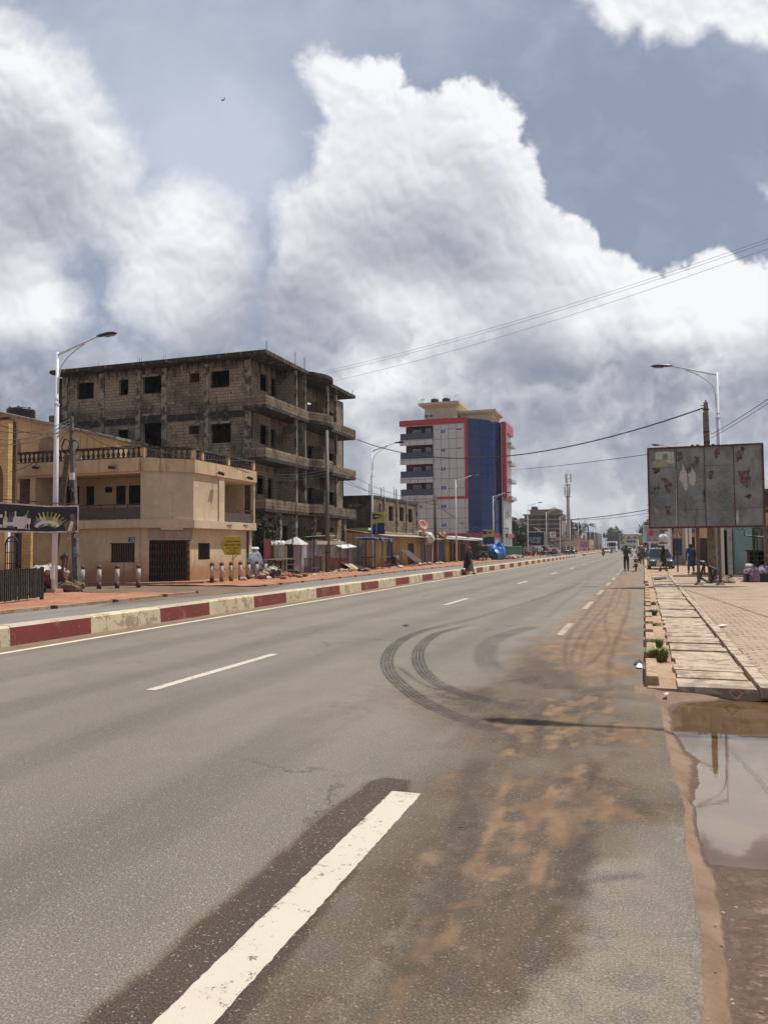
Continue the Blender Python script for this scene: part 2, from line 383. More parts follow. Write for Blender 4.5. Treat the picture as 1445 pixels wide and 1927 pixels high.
# ============================================================ materials
MATS = {}
def new_mat(name):
 m = bpy.data.materials.new(name); m.use_nodes = True; m.node_tree.nodes.clear(); t = NT(m.node_tree)
 b = t.new('ShaderNodeBsdfPrincipled'); o = t.new('ShaderNodeOutputMaterial'); t.l.new(b.outputs[0], o.inputs[0])
 return m, t, b
def pos(t): return t.new('ShaderNodeNewGeometry').outputs['Position']
def uvc(t): return t.new('ShaderNodeTexCoord').outputs['UV']
def bump(t, b, h, dist=.01, strength=.6, base=None):
 n = t.new('ShaderNodeBump'); n.inputs['Distance'].default_value = dist; n.inputs['Strength'].default_value = strength
 t.put(n.inputs['Height'], h)
 if base is not None: t.l.new(base, n.inputs['Normal'])
 t.l.new(n.outputs[0], b.inputs['Normal']); return n.outputs[0]
def S(name, col, rough=.7, metal=0.0, var=.25, scale=3.0, col2=None, amt=.5, dirt=0.0, bmp=.0, spec=.5, streak=0.0, alpha=None, dirtcol=(.12,.07,.04)):
 """plain material with mottling, optional second colour, grime streaks running down"""
 if name in MATS: return MATS[name]
 m, t, b = new_mat(name); P = pos(t)
 c = (*col, 1)
 n = t.noise(P, scale, 6, .6); n2 = t.noise(P, scale*7, 4, .6)
 k = t.m('ADD', t.m('MULTIPLY', n, .65), t.m('MULTIPLY', n2, .35))
 dark = tuple(x*(1-var) for x in col); lite = tuple(min(1, x*(1+var*.7)) for x in col)
 cc = t.mix(t.ss(k, .3, .7), dark, lite)
 if col2 is not None: cc = t.mix(t.ss(t.noise(P, scale*1.7, 7, .65), .62-amt*.25, .72-amt*.25), cc, col2)
 if streak:
  st = t.noise(t.v('MULTIPLY', P, (5.0, 5.0, .35)), 1.2, 5, .65)
  st2 = t.noise(P, .6, 3, .5)
  cc = t.mix(t.m('MULTIPLY', t.m('MULTIPLY', t.ss(st, .5, .72), t.ss(st2, .35, .6)), streak), cc, dirtcol)
 if dirt: cc = t.mix(t.m('MULTIPLY', t.ss(t.noise(P, 1.1, 6, .65), .45, .75), dirt), cc, dirtcol)
 t.put(b.inputs['Base Color'], cc); b.inputs['Roughness'].default_value = rough; b.inputs['Metallic'].default_value = metal
 b.inputs['Specular IOR Level'].default_value = spec
 if bmp: bump(t, b, n2, bmp, .7)
 MATS[name] = m; return m
def wear_edges(): pass

# ============================================================ ground, roads, kerbs
def npn(x, y, sc, n=4, seed=401, gain=.55): return fbm(np.asarray(x, 'f4'), np.asarray(y, 'f4'), sc, n, seed, gain)
def grid_mesh(name, xs, ys, zf, mat, paint=None):
 X, Y = np.meshgrid(np.array(xs, 'f4'), np.array(ys, 'f4')); Z = zf(X, Y) if callable(zf) else np.full_like(X, zf)
 nx, ny = len(xs), len(ys)
 co = np.stack([X, Y, Z], -1).reshape(-1, 3)
 i = np.arange(nx*ny).reshape(ny, nx); q = np.stack([i[:-1, :-1], i[:-1, 1:], i[1:, 1:], i[1:, :-1]], -1).reshape(-1, 4)
 me = bpy.data.meshes.new(name); me.vertices.add(len(co)); me.vertices.foreach_set('co', co.ravel())
 me.loops.add(q.size); me.loops.foreach_set('vertex_index', q.ravel().astype('i4'))
 me.polygons.add(len(q)); me.polygons.foreach_set('loop_start', np.arange(len(q), dtype='i4')*4); me.polygons.foreach_set('loop_total', np.full(len(q), 4, 'i4'))
 me.update(); me.validate(); me.polygons.foreach_set('use_smooth', [True]*len(q))
 me.materials.append(mat)
 if paint is not None:
  a = me.color_attributes.new('paint', 'FLOAT_COLOR', 'POINT'); a.data.foreach_set('color', paint(X, Y).reshape(-1).astype('f4'))
 o = bpy.data.objects.new(name, me); COL.objects.link(o); return o
def pdist(X, Y, pts):
 """distance to a line and how far along it, 0..1"""
 d = np.full(X.shape, 1e9, 'f4'); al = np.zeros(X.shape, 'f4'); n = len(pts)-1
 for i in range(n):
  ax, ay = pts[i]; bx, by = pts[i+1]; ex, ey = bx-ax, by-ay
  h = np.clip(((X-ax)*ex+(Y-ay)*ey)/(ex*ex+ey*ey+1e-9), 0, 1)
  q = (X-ax-ex*h)**2+(Y-ay-ey*h)**2; m = q < d; d = np.where(m, q, d); al = np.where(m, (i+h)/n, al)
 return np.sqrt(d), al
def smooth_line(pts, k=6):
 out = []; n = len(pts)
 for i in range(n-1):
  p0, p1, p2, p3 = [np.array(pts[min(max(j, 0), n-1)]) for j in (i-1, i, i+1, i+2)]
  for s_ in range(k):
   u = s_/k; out.append(tuple(.5*((2*p1)+(-p0+p2)*u+(2*p0-5*p1+4*p2-p3)*u*u+(-p0+3*p1-3*p2+p3)*u**3)))
 return out+[tuple(pts[-1])]

DIRT = [G(*p) for p in [(1150,1084),(1212,1084),(1210,1180),(1209,1290),(1150,1300),(1090,1290),(1040,1262),(1000,1235),(985,1212),(1010,1190),(1060,1155),(1110,1118)]]
DIRT2 = [G(*p) for p in [(900,1330),(1000,1300),(1150,1290),(1215,1300),(1235,1380),(1240,1500),(1215,1560),(1130,1640),(1000,1700),(900,1800),(840,1900),(740,1990),(560,1990),(700,1750),(830,1560),(850,1470),(840,1400)]]
WETS = [G(*p) for p in [(690,1472),(730,1462),(775,1468),(770,1500),(620,1720),(430,1990),(20,2040),(150,1927),(300,1795),(470,1650),(620,1520)]]
BRN = [G(*p) for p in [(720,1300),(900,1290),(1000,1200),(1210,1180),(1215,1300),(1260,1500),(1290,1990),(300,2010),(560,1700),(780,1480),(850,1400),(800,1360)]]
DKA = [G(*p) for p in [(800,1300),(880,1290),(1000,1262),(1100,1285),(1210,1285),(1240,1400),(1262,1525),(1200,1545),(1150,1600),(1080,1560),(1000,1470),(900,1440),(840,1380)]]
LPA = [G(*p) for p in [(1195,1548),(1262,1532),(1290,1700),(1330,2040),(880,2040),(1000,1900),(1100,1790),(1085,1700),(1120,1640)]]
LPB = [G(*p) for p in [(875,1530),(892,1545),(800,1740),(700,1900),(560,2040),(480,2040),(690,1780)]]
OCH = [(G(*a), r, k) for a, r, k in [((1000,1445),.35,1.0),((960,1480),.3,.8),((1060,1520),.4,.9),((1100,1590),.25,.8),((1010,1560),.35,.8),((1150,1460),.3,.7),((930,1640),.25,.7),((1080,1690),.2,.6),((960,1740),.2,.6)]]
TY = [(smooth_line([G(*p) for p in L]), w, k) for L, w, k in [
 ([(870,1166),(818,1181),(777,1194),(744,1214),(729,1239),(734,1266),(760,1293),(794,1318),(840,1341),(895,1362),(960,1385)], .125, 1.0),
 ([(900,1172),(856,1183),(819,1194),(794,1214),(786,1235),(794,1260),(819,1283),(864,1304),(931,1322),(1010,1345)], .115, 1.0),
 ([(1014,1177),(964,1190),(927,1206),(913,1227),(919,1252),(939,1274)], .24, .7),
 ([(1097,1094),(1060,1111),(972,1140),(873,1169),(800,1188)], .14, .45),
 ([(1110,1092),(1085,1117),(1060,1135),(1014,1177)], .10, .35),
 ([(745,1252),(800,1290),(850,1300)], .10, .4)]]
RUT = [(smooth_line([G(*p) for p in L]), w) for L, w in [
 ([(1163,1100),(1159,1109),(1148,1135),(1138,1165),(1141,1190),(1145,1206),(1125,1235),(1089,1264)], .035),
 ([(1172,1100),(1160,1140),(1140,1155),(1120,1180),(1100,1215),(1092,1260)], .03),
 ([(1135,1110),(1130,1123),(1095,1165),(1072,1194),(1064,1220),(1064,1248),(1080,1275)], .05),
 ([(1150,1130),(1105,1180),(1078,1225),(1078,1262)], .04),
 ([(1185,1110),(1180,1150),(1150,1230),(1146,1300)], .05),
 ([(1120,1440),(1115,1500),(1100,1600),(1075,1720)], .06), ([(1085,1470),(1080,1560),(1050,1700)], .05), ([(900,1420),(870,1560),(820,1700),(760,1860)], .10),
 ([(850,1705),(930,1690),(1020,1668),(1120,1655),(1180,1640)], .035), ([(1000,1760),(1060,1700)], .04)]]
EDGE = [(0.5,.17),(3.03,.16),(3.7,.20),(4.69,.18),(5.6,.21),(6.4,.16),(7.12,.15),(8.6,.12),(10.04,.05),(10.6,-.02),(700,-.02)]
def edge_x(Y):
 Y = np.asarray(Y, 'f4')
 return np.interp(Y, [e[0] for e in EDGE], [e[1] for e in EDGE])+npn(Y*1.0, Y*0+3.3, .35, 4, 451)*.02*(np.asarray(Y) < 10.2)+npn(Y*1.0, Y*0+7.3, .05, 3, 461)*.010*(np.asarray(Y) < 10.2)
def road_paint(X, Y):
 n1 = npn(X, Y, .9, 5, 411); n2 = npn(X, Y, .25, 4, 421); n3 = npn(X, Y*.35, .5, 4, 431)
 d = polysd(X, Y, DIRT); r = sst(d+n1*.55+n2*.15, -.25, .55)*(.75+.5*n1)
 d = polysd(X, Y, DIRT2); r2 = sst(d+n1*.55+n3*.2, -.2, .5)*np.clip(.46+1.0*n3+.5*n1+.5*n2, .05, .85)
 for (c, rad, k) in OCH: r2 = np.maximum(r2, .62*k*np.exp(-(((X-c[0])/rad)**2+((Y-c[1])/(rad*1.6))**2))*np.clip(.75+1.6*n3, 0, 1.2))
 for L_, w_ in ((smooth_line([G(*p) for p in [(845,1708),(900,1697),(930,1690),(1020,1668),(1060,1660)]]), .05), (smooth_line([G(*p) for p in [(935,1655),(990,1665),(1050,1655)]]), .03), (smooth_line([G(*p) for p in [(960,1450),(935,1530),(880,1640)]]), .06), (smooth_line([G(*p) for p in [(1040,1470),(1035,1560),(1000,1680)]]), .05)):
  q, al = pdist(X, Y, L_); r2 = np.maximum(r2, sst(-(q+n2*.03), -w_, -w_*.3)*.95)
 n4 = npn(X, Y*.28, .14, 4, 441); r2 = r2*np.clip(.8+1.5*n4+.8*n2, .1, 1.5)
 r = np.clip(np.maximum(r, r2), 0, 1.2)
 # thin wash of dust along the right side further off
 r = np.maximum(r, sst(-np.abs(X+.55)+n1*.3, -1.0, -.2)*sst(Y, 30, 45)*.55)
 r = np.maximum(r, sst(-np.abs(X+10.55)+n1*.1, -.35, -.05)*.75)
 g = np.zeros_like(X)
 for L, w, k in TY:
  q, al = pdist(X, Y, L); f = sst(-(q+n2*.02), -w, -w*.55)*k*sst(al, 0, .12)*(1-sst(al, .8, 1))*(.75+.5*n1)
  bars = .68+.32*np.cos(q/w*2*np.pi*1.5); g = np.maximum(g, f*(bars if w in (.125, .115) else 1)*1.0)
 cut = np.zeros_like(X)
 for L, w in RUT:
  q, al = pdist(X, Y, L); cut = np.maximum(cut, sst(-q, -w*1.3, -w*.4)*sst(al, 0, .1)*(1-sst(al, .9, 1))*.55)
 g = np.maximum(g, cut*.8)
 b = sst(polysd(X, Y, BRN)+n1*.5+n2*.1, -.35, .5)*np.clip(1.0+.7*n1+.8*n3, .25, 1.0)*.80
 b = np.maximum(b, sst(polysd(X, Y, WETS)+n2*.03+n1*.03, -.03, .04)*(1.0+.2*n1)*(1-sst(X, -1.52, -1.2)*.45))
 b = np.maximum(b, sst(-np.abs(X+10.45)+n1*.05, -.16, -.02)*.6)
 b = np.maximum(b, sst(polysd(X, Y, DKA)+n1*.35+n2*.12, -.35, .45)*np.clip(.88+.5*n1+.6*n3, .3, 1.0))
 lp = sst(polysd(X, Y, LPA)+n1*.10+n2*.10+n3*.08, -.05, .07); b = b*(1-lp*.9); r = r*(1-lp*.75)
 a = lp*np.clip(.7+1.0*n1+.9*n3, .1, .95)
 a = np.maximum(a, sst(polysd(X, Y, LPB)+n1*.12+n3*.10, -.05, .08)*np.clip(.7+.9*n3+.5*n2, 0, 1)*.8)
 ed = sst(X-edge_x(Y)+n2*.03, -.055, -.02)*(Y < 10); b = np.maximum(b, ed); a = a*(1-ed)
 a = np.maximum(a, np.exp(-((X+2.9)/.8)**2-((Y-8.2)/1.6)**2)*np.clip(.6+1.3*n1+n3, 0, 1)*.9)
 a = np.maximum(a, np.clip(.3+.9*n3, 0, 1)*.55*sst(-np.abs(X+7.6), -1.4, -.2))
 a = a*(1-np.clip(r, 0, 1)*.6)
 return np.stack([np.clip(r, 0, 1), np.clip(g, 0, 1), np.clip(b, 0, 1), np.clip(a, 0, 1)], -1)

def asphalt_mat(name, tint=(1.09, 1.0, .905), painted=True, rough=.8):
 m, t, b = new_mat(name); P = pos(t)
 big = t.noise(P, .35, 5, .6); mid = t.noise(t.v('MULTIPLY', P, (1, .25, 1)), 2.2, 5, .6); fine = t.noise(P, 75, 3, .7); grit = t.vor(P, 95, out=1)
 gs = t.sep(grit)[0]; spk = t.ss(gs, .80, .96); cell = t.vor(P, 105, out=0)
 stone = t.m('MULTIPLY', spk, t.ss(cell, .55, .25))
 pore = t.ss(t.noise(P, 95, 4, .75), .38, .62)
 c = t.mix(pore, tuple(x*y for x, y in zip((.080,.075,.068), tint)), tuple(x*y for x, y in zip((.225,.213,.195), tint)))
 c = t.mix(t.ss(big, .35, .7, 0, .35), c, tuple(x*y for x, y in zip((.235,.223,.204), tint)))
 c = t.mix(t.ss(mid, .4, .75, 0, .30), c, tuple(x*y for x, y in zip((.115,.109,.101), tint)))
 wp = t.m('SINE', t.m('MULTIPLY', t.sep(P)[0], 3.6)); c = t.mix(t.m('MULTIPLY', t.ss(t.m('ADD', t.m('MULTIPLY', wp, .25), t.noise(t.v('MULTIPLY', P, (1, .12, 1)), 1.3, 6, .65)), .45, .8), .35), c, tuple(x*y for x, y in zip((.075,.070,.064), tint)))
 ck = t.vor(t.v('ADD', P, t.v('MULTIPLY', t.noise(P, 1.6, 5, .7, out=1), (.9, .9, 0))), .42, feature='DISTANCE_TO_EDGE'); crk = t.m('MULTIPLY', t.ss(ck, .012, .003), t.ss(t.noise(P, .5, 2, .5), .52, .62)); c = t.mix(t.m('MULTIPLY', crk, .55), c, (.045,.041,.037))
 oil = t.m('MULTIPLY', t.ss(t.vor(P, .55), .10, .03), t.ss(t.noise(P, 9, 4, .7), .42, .6)); c = t.mix(t.m('MULTIPLY', oil, .6), c, (.045,.040,.036))
 c = t.mix(t.m('MULTIPLY', stone, .75), c, (.40,.38,.34))
 rg = t.m('ADD', rough, t.m('MULTIPLY', fine, .1))
 if painted:
  at = t.new('ShaderNodeAttribute', attribute_name='paint'); s3_ = t.new('ShaderNodeSeparateColor'); t.l.new(at.outputs['Color'], s3_.inputs[0])
  r, g, bl = s3_.outputs; a = at.outputs['Alpha']
  br = t.noise(P, 9, 6, .65); br2 = t.noise(t.v('MULTIPLY', P, (1, .45, 1)), 3.5, 7, .68)
  c = t.mix(t.m('MULTIPLY', a, t.ss(t.noise(P, 6, 8, .72), .40, .56, .1, .95)), c, t.mix(pore, (.155,.128,.098), (.30,.255,.20)))
  bl = t.m('MULTIPLY', bl, t.m('SUBTRACT', 1.0, t.m('MULTIPLY', a, t.ss(t.noise(P, 6, 8, .72), .42, .54, 0, .85))))
  c = t.mix(t.m('MULTIPLY', bl, .92), c, t.mix(t.ss(br2, .3, .7), t.mix(pore, (.040,.027,.018), (.110,.072,.044)), t.mix(pore, (.065,.037,.020), (.175,.108,.056))))
  c = t.mix(t.m('MULTIPLY', t.ss(bl, .62, 1.0), .60), c, t.mix(pore, (.026,.022,.020), (.066,.057,.050)))
  c = t.mix(t.m('MULTIPLY', t.m('MULTIPLY', t.ss(gs, .90, .93), t.ss(cell, .6, .35)), bl), c, (.27,.235,.19))
  dm = t.m('MULTIPLY', t.ss(t.m('ADD', t.m('ADD', r, t.m('MULTIPLY', t.m('SUBTRACT', br, .5), .8)), t.m('MULTIPLY', t.m('SUBTRACT', t.noise(t.v('MULTIPLY', P, (1, .3, 1)), 38, 5, .7), .5), .7)), -.05, 1.0), .86)
  dm = t.m('MULTIPLY', dm, t.ss(t.m('ADD', t.m('MULTIPLY', pore, -.25), r), -.1, .5))
  dc = t.mix(t.ss(br2, .35, .65), (.165,.098,.054), (.26,.168,.100))
  c = t.mix(dm, c, dc)
  tn = t.ss(t.noise(P, 14, 5, .7), .3, .6, .55, 1)
  c = t.mix(t.m('MULTIPLY', t.m('MULTIPLY', g, tn), .92), c, (.034,.030,.028))
  rg = t.m('ADD', rg, t.m('MULTIPLY', bl, .05))
 t.put(b.inputs['Base Color'], c); t.put(b.inputs['Roughness'], rg); b.inputs['Specular IOR Level'].default_value = .35
 h = t.m('ADD', t.m('MULTIPLY', pore, .6), t.m('MULTIPLY', stone, .5))
 bump(t, b, h, .006, .55)
 return m
M_ROAD = asphalt_mat('asphalt'); M_SERV = asphalt_mat('asphalt_pale', (1.14, 1.13, 1.10), False, .55)

# road edge beside the camera is ragged
ys = [-3.0, 0, .8]
while ys[-1] < 650: ys.append(ys[-1]*1.0085 if ys[-1] > .5 else 1)
xs = list(np.arange(-11.0, -6.2, .07))+list(np.arange(-6.2, .001, .036))
def road_shape():
 X, Y = np.meshgrid(np.array(xs, 'f4'), np.array(ys, 'f4')); return X, Y
o = grid_mesh('road', xs+[.05, .10], ys, 0.0, M_ROAD, road_paint)
# stretch the last columns out to the ragged edge and turn the lip down
me = o.data; n_ = len(xs)+2; co = np.empty(len(me.vertices)*3, 'f4'); me.vertices.foreach_get('co', co); co = co.reshape(len(ys), n_, 3)
ex = edge_x(np.array(ys)); co[:, -2, 0] = ex; co[:, -1, 0] = ex+.006+npn(np.array(ys), np.array(ys)*0+1.1, .03, 3, 471)*.006; co[:, -1, 2] = -.07
w = (co[:, :-2, 0] > -.25); f = (co[:, :-2, 0]+.25)/.25
co[:, :-2, 0] = np.where(w, -.25+np.clip(f, 0, .97)*(ex[:, None]+.25), co[:, :-2, 0])
co[:, :, 2] += np.where((co[:, :, 0] > ex[:, None]-.07) & (co[:, :, 2] > -.05), npn(co[:, :, 0], co[:, :, 1], .03, 3, 481)*.006-.004, 0)
me.vertices.foreach_set('co', co.ravel()); me.update(); struct(o)

def ground_mat(name, c1, c2, c3=None, sc=1.0, rough=.92, grit=40, bmp=.02):
 m, t, b = new_mat(name); P = pos(t)
 n = t.noise(P, .7*sc, 7, .62); n2 = t.noise(P, 6*sc, 6, .65); n3 = t.noise(P, grit, 4, .7)
 c = t.mix(t.ss(t.m('ADD', t.m('MULTIPLY', n, .6), t.m('MULTIPLY', n2, .4)), .36, .64), c1, c2)
 if c3: c = t.mix(t.m('MULTIPLY', t.ss(n3, .56, .7), .7), c, c3)
 t.put(b.inputs['Base Color'], c); b.inputs['Roughness'].default_value = rough; b.inputs['Specular IOR Level'].default_value = .25
 bump(t, b, t.m('ADD', n3, t.m('MULTIPLY', n2, 2)), bmp, .6); return m
M_EARTH = ground_mat('red_earth', (.22,.095,.05), (.34,.18,.11), (.42,.30,.22))
M_SAND = ground_mat('sandy_earth', (.30,.19,.12), (.40,.29,.20), (.48,.40,.32), sc=.8)
mb = MB(); mb.quad((-400,-60,-.12), (400,-60,-.12), (400,880,-.12), (-400,880,-.12))
struct(mb.build('ground', M_EARTH))
# service road beyond the divider, footpath of red earth, side street mouth
mb = MB(); mb.quad((-16.3,-20,-.004), (-11.02,-20,-.004), (-11.02,420,-.004), (-16.3,420,-.004)); mb.quad((-60,26.2,-.008), (-16.3,26.0,-.008), (-16.3,31.0,-.008), (-60,30.4,-.008))
struct(mb.build('service_road', M_SERV))
# mud washed over the side street mouth and along the gutter
M_WASH = ground_mat('washed_mud', (.115,.078,.055), (.20,.135,.095), sc=1.2, rough=.6)
mb = MB(); P_ = [(-60,26.4),(-30,26.3),(-19.5,25.9),(-17.3,24.6),(-16.32,21),(-15.7,19.5),(-15.5,24),(-15.0,27.5),(-15.5,31),(-16.2,34),(-18.5,31.4),(-22,30.9),(-60,30.2)]
mb.prism(P_, -.03, .0025); struct(mb.build('mud_wash', M_WASH))
def left_path():
 zf = lambda X, Y: .075+npn(X, Y, 1.2, 5, 511)*.05*sst(-X, 16.5, 17.2)-.02
 M = ground_mat('path_earth', (.26,.105,.055), (.40,.20,.12), (.44,.33,.25), grit=22, bmp=.04)
 def seg(y0, y1, tipx=None):
  ysl = [y0]
  while ysl[-1] < y1: ysl.append(ysl[-1]+max(.2, ysl[-1]*.006))
  xl = list(np.arange(-24.5, -16.45, .15))+[-16.45, -16.44]
  return xl, ysl
 xl, yl = seg(31.0, 420); o = grid_mesh('footpath', xl, yl, zf, M); struct(o)
 xl, yl = seg(2.0, 26.0); xl = list(np.arange(-34, -24.5, .3))+xl; o = grid_mesh('footpath', xl, yl, lambda X, Y: zf(X, Y)-.12*sst(Y-(X+16.4)*.12, 25.4, 26.0), M); struct(o)
left_path()
# footpath kerb with its dark drain notches
M_KC = S('kerb_concrete', (.33,.24,.17), .85, var=.3, scale=2, col2=(.30,.13,.07), amt=.5, bmp=.01)
M_DARK = S('dark_void', (.012,.010,.009), .9, var=.1)
def foot_kerb(y0, y1, first):
 mb = MB(); y = y0; nxt = first
 while y < y1:
  e = min(nxt-.14, y1)
  mb.box(-16.46, -16.30, y, e-.03, -.05, .10+random.uniform(-.02, .01)); mb.box(-16.46, -16.42, e, e+.26, -.05, .09, 1)
  mb.box(-16.44, -16.34, e, e+.25, -.05, .015, 1)
  y = e+.28; nxt = y+(2.35 if y > 30 else 2.6)
 struct(mb.build('footpath_kerb', [M_KC, M_DARK]))
foot_kerb(6, 25.8, 7.3); foot_kerb(31.6, 240, 33.0)

# the painted divider
def paint_mat(name, col, under=(.30,.26,.20), wear=.5, rough=.75, sc=1.0):
 m, t, b = new_mat(name); P = pos(t)
 n = t.noise(P, 2.2*sc, 8, .68); n2 = t.noise(P, 14*sc, 5, .65); z = t.sep(P)[2]
 c = t.mix(t.ss(t.noise(P, 1.4*sc, 5, .6), .35, .7), tuple(x*.82 for x in col), col)
 c = t.mix(t.m('MULTIPLY', t.ss(t.m('ADD', n, t.m('MULTIPLY', t.m('SUBTRACT', n2, .5), .5)), .66-wear*.2, .74-wear*.2), .8), c, under)
 t.put(b.inputs['Base Color'], c); b.inputs['Roughness'].default_value = rough; bump(t, b, n2, .006, .5); return m
M_CREAM = paint_mat('kerb_cream', (.60,.50,.33), (.27,.20,.13), .75)
M_RED = paint_mat('kerb_red', (.20,.034,.024), (.20,.12,.085), .55)
M_KTOP = paint_mat('kerb_top_worn', (.46,.37,.28), (.30,.18,.13), .5)
def divider(name, bounds, firstred, x1=-10.75, w=.36, h=.36, jit=.004):
 mb = MB(); red = firstred
 for y0, y1 in zip(bounds[:-1], bounds[1:]):
  j = random.uniform(-jit, jit); a = 0 if not red else 1; top = 0 if not red else 2
  X1 = x1+j; X0 = x1-w+j; H = h+random.uniform(-.006, .006); c = .035
  prof = [(X0,-.06),(X1+.025,-.06),(X1,H-c),(X1-c,H),(X0+c,H),(X0,H-c)]
  n = len(prof); g = .006
  vs_ = [(p[0], y0+g, p[1]) for p in prof]+[(p[0], y1-g, p[1]) for p in prof]
  base = len(mb.f)
  mb.add(vs_, [tuple(range(n)), tuple(range(n, 2*n))[::-1]]+[(i, i+n, (i+1) % n+n, (i+1) % n) for i in range(n)], a)
  for q in (2, 3, 4): mb.mi[base+2+q] = top
  mb.mi[base] = 0 if not red else 2; red = not red
 mb.box(x1-w+.02, x1-.01, bounds[0], bounds[-1], -.06, h-.05, 2)
 struct(mb.build(name, [M_CREAM, M_RED, M_KTOP]))
b_ = [10.95, 13.06, 15.45, 17.58, 20.0, 22.11, 24.48, 26.61, 28.9, 31.02, 33.41, 35.54, 37.84, 39.92, 42.35, 44.4, 46.76, 48.95, 51.23, 53.4, 55.74, 57.8, 60.11, 62.3, 64.64]
pre = [10.95-2.4, 10.95-4.5, 10.95-6.9, 10.95-9.0, 10.95-11.4]; b_ = pre[::-1]+b_; k_ = 0
while b_[-1] < 128: b_.append(b_[-1]+(2.13 if k_ % 2 == 0 else 2.3)); k_ += 1
divider('road_divider', b_, False)
b2 = [150.0]
while b2[-1] < 320: b2.append(b2[-1]+2.2)
divider('road_divider', b2, True)
# gutter strip of washed sand at the divider's foot and the marks on the road
def mark_mat(name, col, wear):
 m, t, b = new_mat(name); P = pos(t)
 n = t.noise(P, 18, 6, .7); n2 = t.noise(P, 3, 5, .6); g = t.noise(P, 90, 3, .7)
 c = t.mix(t.ss(n2, .4, .75, 0, .35), col, (.46,.37,.28))
 k = t.m('ADD', t.m('ADD', t.m('MULTIPLY', n, .55), t.m('MULTIPLY', n2, .25)), t.m('MULTIPLY', g, .2))
 c = t.mix(t.ss(k, .60-wear*.1, .66-wear*.1), c, (.13,.115,.10))
 t.put(b.inputs['Base Color'], c); b.inputs['Roughness'].default_value = .7; bump(t, b, g, .004, .5); return m
M_MARK = mark_mat('road_paint_white', (.50,.45,.37), .6); M_EDGEP = mark_mat('road_paint_yellowed', (.62,.54,.36), .3)
def ragged(mb, x0, x1, y0, y1, z=.004):
 n = max(2, int((y1-y0)/.03)) if y1 < 14 else max(2, int((y1-y0)/.4)); a = []; c = []
 for i in range(n+1):
  y = y0+(y1-y0)*i/n; j = .004 if y1 < 14 else .006
  a.append((x0+random.uniform(-j, j), y, z)); c.append((x1+random.uniform(-j, j), y, z))
 o_ = len(mb.v); mb.v += a+c
 for i in range(n): mb.f.append((o_+i, o_+i+n+1, o_+i+n+2, o_+i+1)); mb.mi.append(0)
mb = MB()
ragged(mb, -1.705, -1.495, 2.18, 5.19)
for y0, L in [(8.0,3.3),(22.3,3.1),(35.9,3.0),(49.0,3.0),(61.4,3.0),(74.0,3.0),(86,3),(98.5,3),(111,3),(124,3),(137,3),(150,3),(163,3),(176,3),(189,3),(202,3),(228,3),(254,3)]: ragged(mb, -5.80+.004*y0, -5.66+.004*y0, y0, y0+L)
struct(mb.build('lane_dashes', M_MARK))
mb = MB()
for y0 in (15.2, 21.7, 28.2, 34.7, 41.2, 47.7, 54.2, 60.7, 67.2): ragged(mb, -1.65, -1.51, y0, y0+3.0 if y0 > 20 else y0+2.4)
struct(mb.build('lane_dashes', mark_mat('dusty_road_paint', (.40,.32,.22), 1.1)))
mb = MB(); ragged(mb, -10.17, -10.03, -2, 330); struct(mb.build('edge_line', M_EDGEP))

def rubber():
 m, t, b = new_mat('rubber_mark'); P = pos(t); b.inputs['Base Color'].default_value = (.035,.031,.028,1); b.inputs['Roughness'].default_value = .8
 at = t.new('ShaderNodeAttribute', attribute_name='paint'); s_ = t.new('ShaderNodeSeparateColor'); t.l.new(at.outputs['Color'], s_.inputs[0])
 t.put(b.inputs['Alpha'], t.m('MULTIPLY', s_.outputs[0], t.ss(t.m('ADD', t.m('MULTIPLY', t.noise(P, 60, 4, .75), .6), t.m('MULTIPLY', t.noise(P, 7, 4, .6), .4)), .40, .58))); return m
M_RUB = rubber()
for li, lines in ((0, (-.085, -.035, .02, .075)), (1, (-.08, -.03, .025, .08)), (5, (0.0,))):
 for off in lines:
  L = TY[li][0]; V = []; F_ = []; Cc = []; n = len(L)
  for i in range(n):
   a, c = L[max(i-1, 0)], L[min(i+1, n-1)]; d = Vector((c[0]-a[0], c[1]-a[1])).normalized(); nn = Vector((-d.y, d.x)); f = min(1, i/(n*.2), (n-1-i)/(n*.25)); w_ = .016+.004*math.sin(i)
   for sd in (-1, 1): q = Vector(L[i])+nn*(off+sd*w_); V.append((q.x, q.y, .0025)); Cc += [max(f, 0)*.52, 0, 0, 1]
   if i: F_.append((2*i-2, 2*i-1, 2*i+1, 2*i))
  me = bpy.data.meshes.new('tyre_mark'); me.from_pydata(V, [], F_); me.materials.append(M_RUB); at = me.color_attributes.new('paint', 'FLOAT_COLOR', 'POINT'); at.data.foreach_set('color', Cc); o = bpy.data.objects.new('tyre_mark', me); COL.objects.link(o); struct(o)
